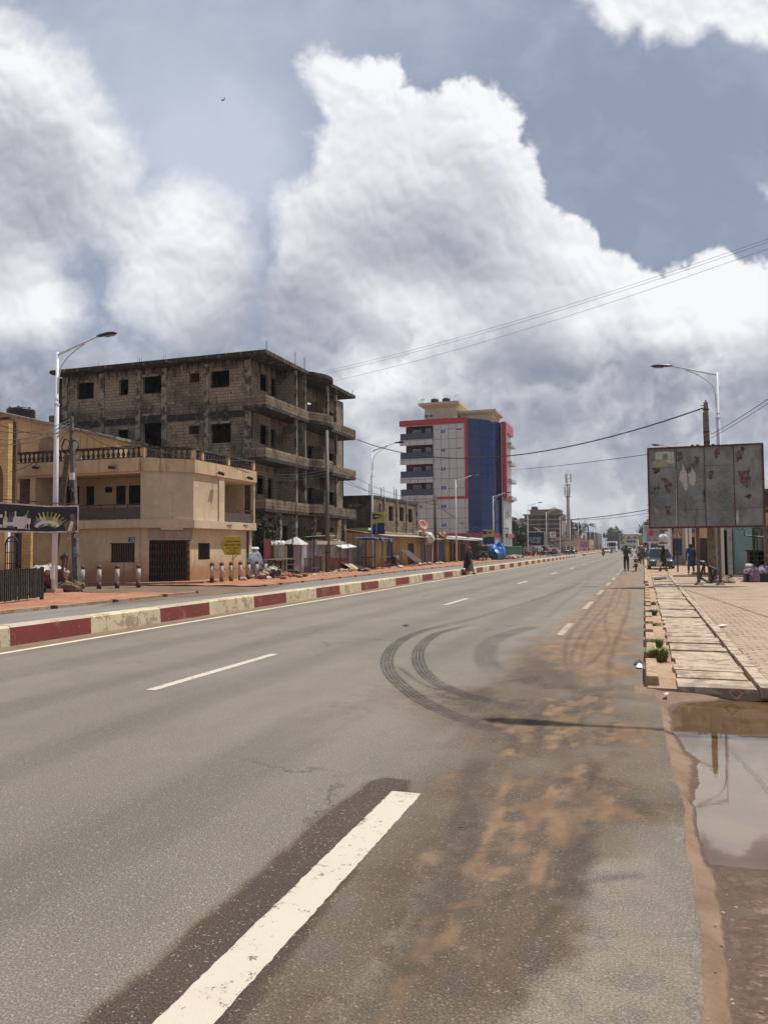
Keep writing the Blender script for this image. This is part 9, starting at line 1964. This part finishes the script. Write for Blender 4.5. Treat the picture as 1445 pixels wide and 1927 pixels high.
for k, (x, Y, s_) in enumerate([(-27, 330, .6), (-33, 340, .7), (-30, 350, .9), (-26, 262, .35), (-16, 450, .9), (12, 380, 1.2)]): dup(t2, (x, Y, 0), k, ['dark tree left of the mast foot', 'tree behind the low shops left of the mast', 'tree filling the skyline left of the palm', 'small tree by the fuel sign', 'far tree beside the dark tower at the end', 'far tree on the right at the end of the road'][k], s_)
def palm(label, loc, h, seed, s_=1):
 r2 = random.Random(seed); b = thing('palm_tree', label, 'palm', loc); mb = MB(); mb.tube([(0,0,0),(.2,0,h*.5),(.1,0,h)], [.35,.28,.22], 8); mb.build('trunk', [M_WOOD], b)
 mb = MB()
 for k in range(22):
  a = r2.uniform(0, 6.28); L = r2.uniform(3, 4.2)*s_; up = r2.uniform(.2, 1.6); prev = None
  for i in range(6):
   t_ = i/5; r = L*t_; z = h+up*L*.55*t_-1.0*L*.6*t_*t_; p = Vector((.1+math.cos(a)*r, math.sin(a)*r, z)); w = .5*s_*math.sin(math.pi*(.12+.8*t_)); sd = Vector((-math.sin(a), math.cos(a), -.4))*w; sd2 = Vector((math.sin(a), -math.cos(a), -.4))*w
   if prev: o = len(mb.v); mb.v += [tuple(prev[0]), tuple(prev[0]+prev[1]), tuple(p+sd), tuple(p), tuple(prev[0]+prev[2]), tuple(p+sd2)]; mb.f += [(o,o+1,o+2,o+3),(o,o+3,o+5,o+4)]; mb.mi += [0, 0]
   prev = (p, sd, sd2)
 mb.build('crown', [LG3], b)
palm('tall palm on the skyline left of the far white bus', (-22.5, 285, 0), 7.5, 1); palm('narrow upright palm beside the tall palm', (-19.5, 290, 0), 9.5, 2, .8); palm('lower palm left of the tall palm', (-26, 290, 0), 6.8, 3)

# ============================================================ far buildings, signs, mast
M_BRN = S('brown_block', (.22,.18,.13), .85, var=.15, scale=.3); M_WND = S('far_window', (.035,.035,.04), .3)
def hotel():
 Y = 300; x0, x1 = onY(987, 1000, Y)[0], onY(1056, 1000, Y)[0]; z = lambda y: onY(1020, y, Y)[2]; b = thing('apartment_building', 'wide brown seven storey building with a small red roofed pavilion on top', 'building', ((x0+x1)/2, Y, 0))
 zt = z(967); mb = MB(); mb.box(x0, x1, Y, Y+18, 0, zt); wbuild(mb, 'wall', [M_BRN], b); xt0, xt1 = onY(996, 960, Y)[0], onY(1050, 960, Y)[0]
 mb = MB(); mb.box(xt0, xt1, Y+1, Y+16, zt, z(960.5)); wbuild(mb, 'top_storey', [M_BRN], b); mb = MB(); mb.box(x0-.6, x1+.6, Y-.5, Y+18.5, zt-.5, zt-.01); wbuild(mb, 'cornice', [M_CONC], b); mb = MB(); mb.box(xt0-.5, xt1+.4, Y+.6, Y+16, z(960.5)+.001, z(959.5)+.2); wbuild(mb, 'roof', [M_CONC], b)
 mb = MB(); xl = onY(974, 975, Y)[0]; mb.box(xl, x0-.01, Y+3, Y+16, 0, z(974)); wbuild(mb, 'side_wing', [M_BRN], b)
 px0, px1 = onY(1032, 955, Y)[0], onY(1049, 955, Y)[0]; mb = MB(); cx = (px0+px1)/2; za = z(959); mb.add([(px0,Y+1,za),(px1,Y+1,za),(px1,Y+7,za),(px0,Y+7,za),(cx,Y+4,z(953.5))], [(0,1,4),(1,2,4),(2,3,4),(3,0,4),(3,2,1,0)]); wbuild(mb, 'pavilion_roof', [S('red_tile', (.22,.09,.06), .8)], b)
 for k, yr in enumerate((973, 982, 990.5, 999, 1007.5, 1016)):
  for px in (991,995,1002,1006,1010,1017,1021,1026,1036,1040,1048,1052):
   x = onY(px, yr, Y)[0]; mb = MB(); w = .75 if px not in (995, 1026) else .95; h_ = .65 if px not in (995, 1026) else 1.2; mb.box(x-w, x+w, Y-.06, Y-.002, z(yr)-h_, z(yr)+h_); wbuild(mb, 'window', [M_WND], b)
 for yr in (978, 986.5, 995, 1003.5): mb = MB(); mb.box(x0, x1, Y-.08, Y-.003, z(yr)-.2, z(yr)+.2); wbuild(mb, 'floor_band', [S('pink_band', (.30,.20,.16), .8)], b)
 for k, px in enumerate((1003.5, 1007.5)): q = onY(px, 958, Y+4); water_tank((q[0], Y+4, z(960)), .9, 1.7, ['left small tank on the brown building', 'right small tank on the brown building'][k], 2)
hotel()
b, pn, q = flat_sign('billboard', 'dark blue advertising billboard with two rows of large pale letters', 989.5, 1024, 1001.5, 1026.5, 158, S('board_navy', (.012,.022,.065), .5, var=.15), M_LAMPP, posts=2, cat='billboard')
cx = (q[0]+q[1])/2-b.location.x; hh = q[3]-q[2]
MTL = S('print_pale', (.42,.48,.50), .6)
for t_, f_ in (('ONE', .52), ('XUE', .27)): text_mesh(t_, hh*.30, MTL, 'lettering', pn, at_(cx, -.05, q[2]+hh*f_), ext=.01, sx=1.35)
mb = MB(); mb.prism([(q[0]+ (q[1]-q[0])*.47, q[2]+hh*.68), (q[0]+(q[1]-q[0])*.53, q[2]+hh*.68), (q[0]+(q[1]-q[0])*.5, q[2]+hh*.9)], 157.93, 157.96, axis='y'); wbuild(mb, 'emblem', [S('emblem_green', (.05,.16,.14), .6)], pn)
b, pn, q = flat_sign('fuel_sign', 'white fuel station sign with red and black swirl on a grey pylon', 1034, 1045.5, 1000.5, 1012, 166, M_WHITE, posts=0)
w = q[1]-q[0]; h_ = q[3]-q[2]; mb = MB(); mb.box(q[0]+.1, q[1]-.1, 165.9, 166.4, 0, q[2]-.01); wbuild(mb, 'pylon', [S('pylon_grey', (.17,.17,.17), .7)], b)
def P2(L): return [(q[0]+w*u, q[2]+h_*v) for u, v in L]
for nm, m_, L in (('red_swirl', C_REDC, [(.15,.75),(.5,.72),(.55,.45),(.42,.35),(.35,.6)]), ('black_swirl', M_BLK, [(.5,.8),(.72,.85),(.88,.68),(.80,.48),(.60,.42),(.74,.55),(.76,.68),(.62,.72)])): mb = MB(); mb.prism(P2(L), 165.92, 165.96, axis='y'); wbuild(mb, nm, [m_], pn)
text_mesh('TotalEnergies', h_*.15, C_REDC, 'lettering', pn, at_((q[0]+q[1])/2-b.location.x, -.05, q[2]+h_*.2), ext=.01)
for k, zz in enumerate((.45, .6, .75, .9)): mb = MB(); mb.box(q[0]+.2, q[1]-.5, 165.86, 165.89, q[2]*zz-.25, q[2]*zz); wbuild(mb, 'price_row', [MTL if k % 2 else M_BLK], b)
flat_sign('round_sign_board', 'white board with a red disc at the foot of the fuel sign', 1036, 1044, 1030, 1040.5, 160, M_WHITE, posts=2)
mb = MB(); g_ = onY(1041, 1036, 159.8); mb.lathe([(.42,0),(.42,.04)], n=16, rx=R_(90), c=(0,0,0)); o = mb.build('disc', [C_REDC]); o.location = (g_[0], 159.9, g_[2]); tag(o, 'red disc fixed on the white board by the fuel sign', 'disc')
flat_sign('round_sign_board', 'small white board with a ring beside the red disc board', 1048.5, 1053.5, 1034.5, 1041, 160, M_WHITE, posts=1)
flat_sign('poster_board', 'pink and mauve shop board on the left far up the road', 1090, 1108, 1018.5, 1030, 205, S('board_pink', (.42,.16,.22), .6, var=.5, scale=.6), M_LAMPP, posts=2)
flat_sign('shop_sign', 'long pale shop fascia beyond the fuel sign', 1060, 1084, 1018, 1028, 190, S('fascia_pale', (.40,.38,.36), .7, var=.3), posts=2)
# vertical banners on lamp posts
def pole_banner(label, px, py0, py1, X, w, m1, m2, txt):
 Y = onX(px, 1000, X)[1]; z1, z0 = onX(px, py0, X)[2], onX(px, py1, X)[2]; b = thing('pole_banner', label, 'banner', (X, Y, z0)); H = z1-z0
 mb = MB(); mb.box(0, w, -.03, .0, 0, H); p = mb.build('panel', [m1], b); mb = MB(); mb.prism([(.0,0),(w,0),(w,H*.50),(w*.65,H*.52),(w*.3,H*.49),(0,H*.44)], -.04, -.031, axis='y'); mb.build('blue_field', [m2], p)
 mb = MB(); mb.prism([(.02*w,H*.68),(.02*w,H*.90),(.2*w,H*.93),(.6*w,H*.88),(.86*w,H*.82),(.6*w,H*.72),(.2*w,H*.66)], -.045, -.031, axis='y'); mb.build('black_drop', [S('drop_navy', (.012,.014,.03), .5)], p)
 for k, t_ in enumerate(txt): text_mesh(t_, .24*w if k == 0 else .13*w, M_WHITE, 'lettering', p, Matrix.Translation((w*.45 if k == 0 else w*.35, -.055, H*.80 if k == 0 else H*.24)) @ FACE_Y @ (Matrix.Identity(4) if k == 0 else Matrix.Rotation(R_(90), 4, 'Z')), ext=.002)
 for z in (.04*H, .96*H): mb = MB(); mb.tube([(-.25,0,z),(w,0,z)], .02, 5); mb.build('arm', [M_IRON], b)
pole_banner('yellow and blue banner fixed to the second street lamp, with a dark drop shape', 701, 963.5, 1005.5, -20.15, 1.02, S('banner_yellow', (.42,.40,.06), .5), S('banner_blue', (.012,.03,.14), .5), ('Mow', 'MTN MoMo 880'))
pole_banner('smaller yellow and blue banner above the three wheeler', 908, 997, 1024, -19.8, 1.5, S('banner_yellow', (.42,.40,.06), .5), MATS['banner_blue'], ('M',))
# green container, shops, walls up the road on the left
def row(specs):
 for (nm, lab, px0, px1, py, X, dep, mat, roofm) in specs:
  Y0, Y1 = onX(px0, 1040, X)[1], onX(px1, 1040, X)[1]-.05; z = onX((px0+px1)/2, py, X)[2]; b = thing(nm, lab, 'building' if nm != 'container' else 'container', (X-dep/2, (Y0+Y1)/2, 0))
  n = max(1, int((Y1-Y0)/4)); hs = [(Y0+(k+.2)*(Y1-Y0)/n, Y0+(k+.75)*(Y1-Y0)/n, .1, min(z*.7, 2.5)) for k in range(n)] if nm != 'container' else []
  mb = MB(); mb.wall('x', X, .2, Y0, Y1, -.05, z, hs); wbuild(mb, 'wall', [mat], b); wboxes('side_wall', [mat], b, [(X-dep, X-.2, Y0, Y0+.2, -.05, z), (X-dep, X-.2, Y1-.2, Y1, -.05, z)])
  mb = MB(); mb.box(X-dep, X+(.9 if nm == 'shop' else .1), Y0-.1, Y1+.1, z+.001, z+.12); wbuild(mb, 'roof', [roofm], b)
  for h in hs: mb = MB(); mb.box(X-.14, X-.1, h[0], h[1], h[2], h[3]); wbuild(mb, 'door', [rnd.choice([M_DKW, M_BLUE, M_GREEN, M_GREYB, M_DARK])], b)
  if nm == 'container':
   mb = MB(); [mb.box(X+.001, X+.05, Y0+.3+k*.5, Y0+.5+k*.5, .1, z-.1) for k in range(int((Y1-Y0)/.5)-1)]; wbuild(mb, 'ribs', [mat], b)
row([('container', 'dark green metal container beside the tall building', 955, 981, 1029, -19.5, 3, M_GREEN, M_GREEN),
  ('low_wall_house', 'grey walled yard behind the blue billboard', 1002, 1034, 1026, -21.5, 5, M_PALE, M_TINB), ('shop', 'long low shop with tin canopy beyond the fuel sign', 1048, 1062, 1022, -21.5, 6, M_GREYB, M_TIN), ('shop', 'dark shop row under the mast', 1063, 1078, 1018, -22, 7, M_BAGB, M_TINB), ('shop', 'shaded shop row behind the pink board', 1079, 1092, 1012, -21.5, 7, M_TANW, M_CONC),
  ('house', 'two storey house with a dark blue roof left of the palms', 1093, 1104, 1001, -24, 9, M_PALE, M_BLUE), ('house', 'yellowish house below the palms', 1105, 1117, 1015, -21, 9, M_OLDW, M_TINB), ('house', 'dark office block at the end of the left side', 1118, 1132, 1004, -24, 12, S('office_dark', (.06,.065,.08), .4), M_CONC)])
def far_block(label, px0, px1, py, Y, mat, rows, name='house'):
 x0, x1 = onY(px0, 1020, Y)[0], onY(px1, 1020, Y)[0]; z = onY((px0+px1)/2, py, Y)[2]; b = thing(name, label, 'building', ((x0+x1)/2, Y, 0)); mb = MB(); mb.box(x0, x1, Y, Y+12, 0, z); wbuild(mb, 'wall', [mat], b); mb = MB(); mb.box(x0-.5, x1+.5, Y-.6, Y+12.5, z+.001, z+.5); wbuild(mb, 'roof', [M_CONC], b)
 for r in range(rows):
  n = max(3, int((x1-x0)/3.5))
  for k in range(n): x = x0+(x1-x0)*(k+.5)/n; zz = z-1.6-r*3.2; mb = MB(); mb.box(x-.8, x+.8, Y-.05, Y-.002, zz-.7, zz+.7); wbuild(mb, 'window', [M_WND], b)
far_block('pale flats closing the view at the end of the road', 1166, 1200, 1007, 520, S('far_cream', (.50,.47,.40), .8, var=.1), 4); far_block('lower pale flats in front of the end of the road', 1178, 1196, 1014, 480, S('far_white', (.55,.54,.50), .8), 3); far_block('dark columned office block left of the road end', 1142, 1165, 1005, 430, MATS['office_dark'], 4); far_block('small tower on top of the dark office block', 1152, 1161, 998, 436, MATS['far_cream'], 2)
far_block('far beige house behind the poster billboard', 1202, 1222, 1014, 300, MATS['far_cream'], 2); far_block('far shop row on the right beyond the boards', 1218, 1262, 1016, 180, M_TANW, 1)
far_block('grey block left of the mast', 1044, 1068, 1004, 420, M_PALE, 3); far_block('low dark roofed house behind the blue billboard', 962, 978, 1001, 240, M_CONC, 2)
# pitched roof gable beside the tall building and the small dark roof before the brown building
for (px0, px1, pyb, pyt, Y, lab) in [(958, 984, 1000, 972, 200, 'dark pitched roof right behind the tall building'), (992, 1012, 1002, 991.5, 230, 'small dark hipped roof above the blue billboard')]:
 x0, x1, z0, z1 = onY(px0, pyb, Y)[0], onY(px1, pyb, Y)[0], onY(px0, pyb, Y)[2], onY(px0, pyt, Y)[2]; b = thing('house', lab, 'building', (x0, Y, 0)); mb = MB(); mb.box(x0, x1, Y, Y+8, 0, z0); wbuild(mb, 'wall', [M_PALE], b)
 cxr = x0+.5 if px0 == 958 else (x0+x1)/2; mb = MB(); mb.add([(x0-.5,Y-.5,z0),(x1+.5,Y-.5,z0),(x1+.5,Y+8.5,z0),(x0-.5,Y+8.5,z0),(cxr,Y-.5,z1),(cxr,Y+8.5,z1)], [(0,1,4),(1,2,5,4),(2,3,5),(3,0,4,5),(3,2,1,0)]); wbuild(mb, 'roof', [M_CONCD], b)
p0, p1 = onY(1069.5, 1005, 260), onY(1068.5, 897, 260); b = thing('phone_mast', 'tall slender phone mast with antenna panels near its top', 'mast', (p0[0], 260, 0)); H = p1[2]
mb = MB(); mb.tube([(0,0,0),(0,0,H)], [.75,.42], 10); mb.build('shaft', [S('mast_grey', (.36,.35,.34), .6)], b, smooth=True)
for k in range(6): a = k*math.pi/3; mb = MB(); zc = H-.5-(k % 2)*4.4; mb.box(math.cos(a)*1.0-.18, math.cos(a)*1.0+.18, math.sin(a)*1.0-.15, math.sin(a)*1.0+.15, zc-1.4, zc+1.4); mb.build('antenna_panel', [MATS['mast_grey']], b); mb = MB(); mb.tube([(0,0,zc),(math.cos(a)*.9,math.sin(a)*.9,zc)], .08, 5); mb.build('bracket', [M_IRON], b)
for z in (H-2.9, H-6.8): mb = MB(); mb.tube([(0,0,z),(0,0,z+.2)], 1.0, 10); mb.build('platform', [M_IRON], b)
mb = MB(); mb.tube([(0,0,H),(0,0,H+2.2)], .06, 5); mb.build('lightning_rod', [M_IRON], b)
# wooden poles up the left side
for (px, pyt, Y, lab) in [(1075.5, 978, 200, 'dark pole with a short cross piece right of the mast'), (969, 983, 150, 'brown pole before the trees beside the tall building'), (948, 985, 128, 'thin pole before the street side of the tall building'), (881, 998, 101, 'short pole in front of the red band of the tall building')]:
 q0, q1 = onY(px, 1045, Y), onY(px, pyt, Y); b = thing('utility_pole', lab, 'utility pole', (q0[0], Y, 0)); mb = MB(); mb.tube([(0,0,0),(0,0,q1[2])], [.22,.16], 7); mb.build('pole', [M_WOOD], b); mb = MB(); mb.tube([(-.8,0,q1[2]-.8),(.8,0,q1[2]-.8)], .06, 5); mb.build('crossbar', [M_IRON], b)

# ============================================================ cables and the bird
e1 = onX(607, 702, -22.6)
for k, (a, yy_) in enumerate([((605, 700), 395), ((609, 704), 401), ((629, 717), 412)]):
 A = onX(*a, -22.6 if k < 2 else -22.4); B_ = onY(1600, yy_, 36); cable(A, B_, .5, .008, ['highest thin wire crossing the clouds to the upper right', 'middle thin wire crossing the clouds to the upper right', 'lowest thin wire crossing the clouds to the upper right'][k], 10, 4)
A = onX(672, 827, -22.6); cable(A, UPR, 1.9, .032, 'thick sagging black cable across the road, before the tall building', 30)
cable((2.9, 36.7, UPR[2]-1.2), onY(1600, 640, 20), .1, .014, 'thin wire climbing from the billboard pole to the right border', 8, 4)
cable((2.9, 36.7, UPR[2]-1.35), onY(1600, 650, 20), .1, .012, 'lower thin wire climbing from the billboard pole to the right border', 8, 4)
for k, (p, q) in enumerate([((-40, 803), (112, 786)), ((-40, 822), (118, 789)), ((-40, 833), (125, 800)), ((20, 888), (128, 803)), ((-40, 780), (128, 789))]):
 A = onY(*p, 19.5) if k != 3 else onY(*p, 27); cable(A, (UP1[0], UP1[1], 7.0-.12*k), .35, .014, ['upper', 'second', 'third', 'steep', 'highest'][k]+' black cable from the coiled pole to the left border', 12, 4)
for k, q in enumerate([(265, 838), (480, 866)]): A = (UP1[0], UP1[1], 6.9-.1*k); B_ = onX(q[0], q[1], -20.9) if k else onY(*q, 31); cable(A, B_, .5, .014, ['short black cable from the coiled pole to the balustrade corner', 'long black cable from the coiled pole along the beige facade'][k], 12, 4)
for k, (a, c) in enumerate([(883, 888), (889, 893), (895, 897)]): cable((UP2[0], UP2[1], onX(615, a, UP2[0])[2]), onX(482, c, -20.9), .25, .011, ['upper', 'middle', 'lower'][k]+' thin wire between the dark grey pole and the beige building', 12, 4)
for k, (dz, sg) in enumerate([(1.1, .8), (.9, 1.0), (0.2, .5)]): cable((UP2[0], UP2[1], UP2[2]-2.2-.5*k), (UP3[0], UP3[1], UP3[2]-.2*k), sg, .016, ['upper', 'middle', 'lower'][k]+' cable between the dark grey pole and the wooden pole', 14, 4)
for k in range(3): q = onY(925+8*k, 1010-3*k, 116+12*k); cable((UP3[0], UP3[1], UP3[2]-.3*k), (q[0], q[1], q[2]), 1.0-.2*k, .02, ['steepest', 'middle', 'flattest'][k]+' cable leaving the wooden pole past the tall building', 14, 4)
for k, (a, c, sg) in enumerate([((960, 977), (1235, 956), .8), ((1060, 978), (1240, 962), .4), ((960, 884), (1240, 852), .2)]): cable(onY(*a, 150), onY(*c, 100 if k < 2 else 66), sg, .05 if k == 0 else .03, ['thick far cable low over the end of the road', 'thin far cable low over the end of the road', 'thin wire from the tall building to the billboard'][k], 16, 4)
p = onY(420, 189, 62); b = thing('bird', 'small dark bird gliding high in the cloud gap at upper left', 'bird', p); mb = MB()
mb.ell((0,0,0), (.17,.05,.045), 8, 6); mb.add([(-.06,0,.01),(.06,0,.01),(.22,.05,.20),(.17,.1,.36),(.02,.08,.15),(-.06,0,0),(.06,0,0),(.22,.05,.19),(.17,.1,.35),(.02,.08,.14)], [(0,1,2,3,4),(9,8,7,6,5)]); mb.add([(-.05,0,.0),(.05,0,.0),(.0,-.3,-.03),(-.09,-.34,-.05)], [(0,1,2,3)]); mb.add([(.14,0,0),(.26,.03,-.04),(.25,-.03,-.05)], [(0,1,2)]); mb.build('body', [M_BLK], b)

# the air of the street
mb = MB(); mb.box(-420, 420, -70, 900, -1.2, 60); hz = mb.build('haze', [])
m = bpy.data.materials.new('haze'); m.use_nodes = True; m.node_tree.nodes.clear(); t = NT(m.node_tree); v = t.new('ShaderNodeVolumePrincipled'); v.inputs['Color'].default_value = (.86, .90, .96, 1); v.inputs['Density'].default_value = .00022
o_ = t.new('ShaderNodeOutputMaterial'); t.l.new(v.outputs[0], o_.inputs['Volume']); hz.data.materials.append(m); struct(hz, 'stuff')
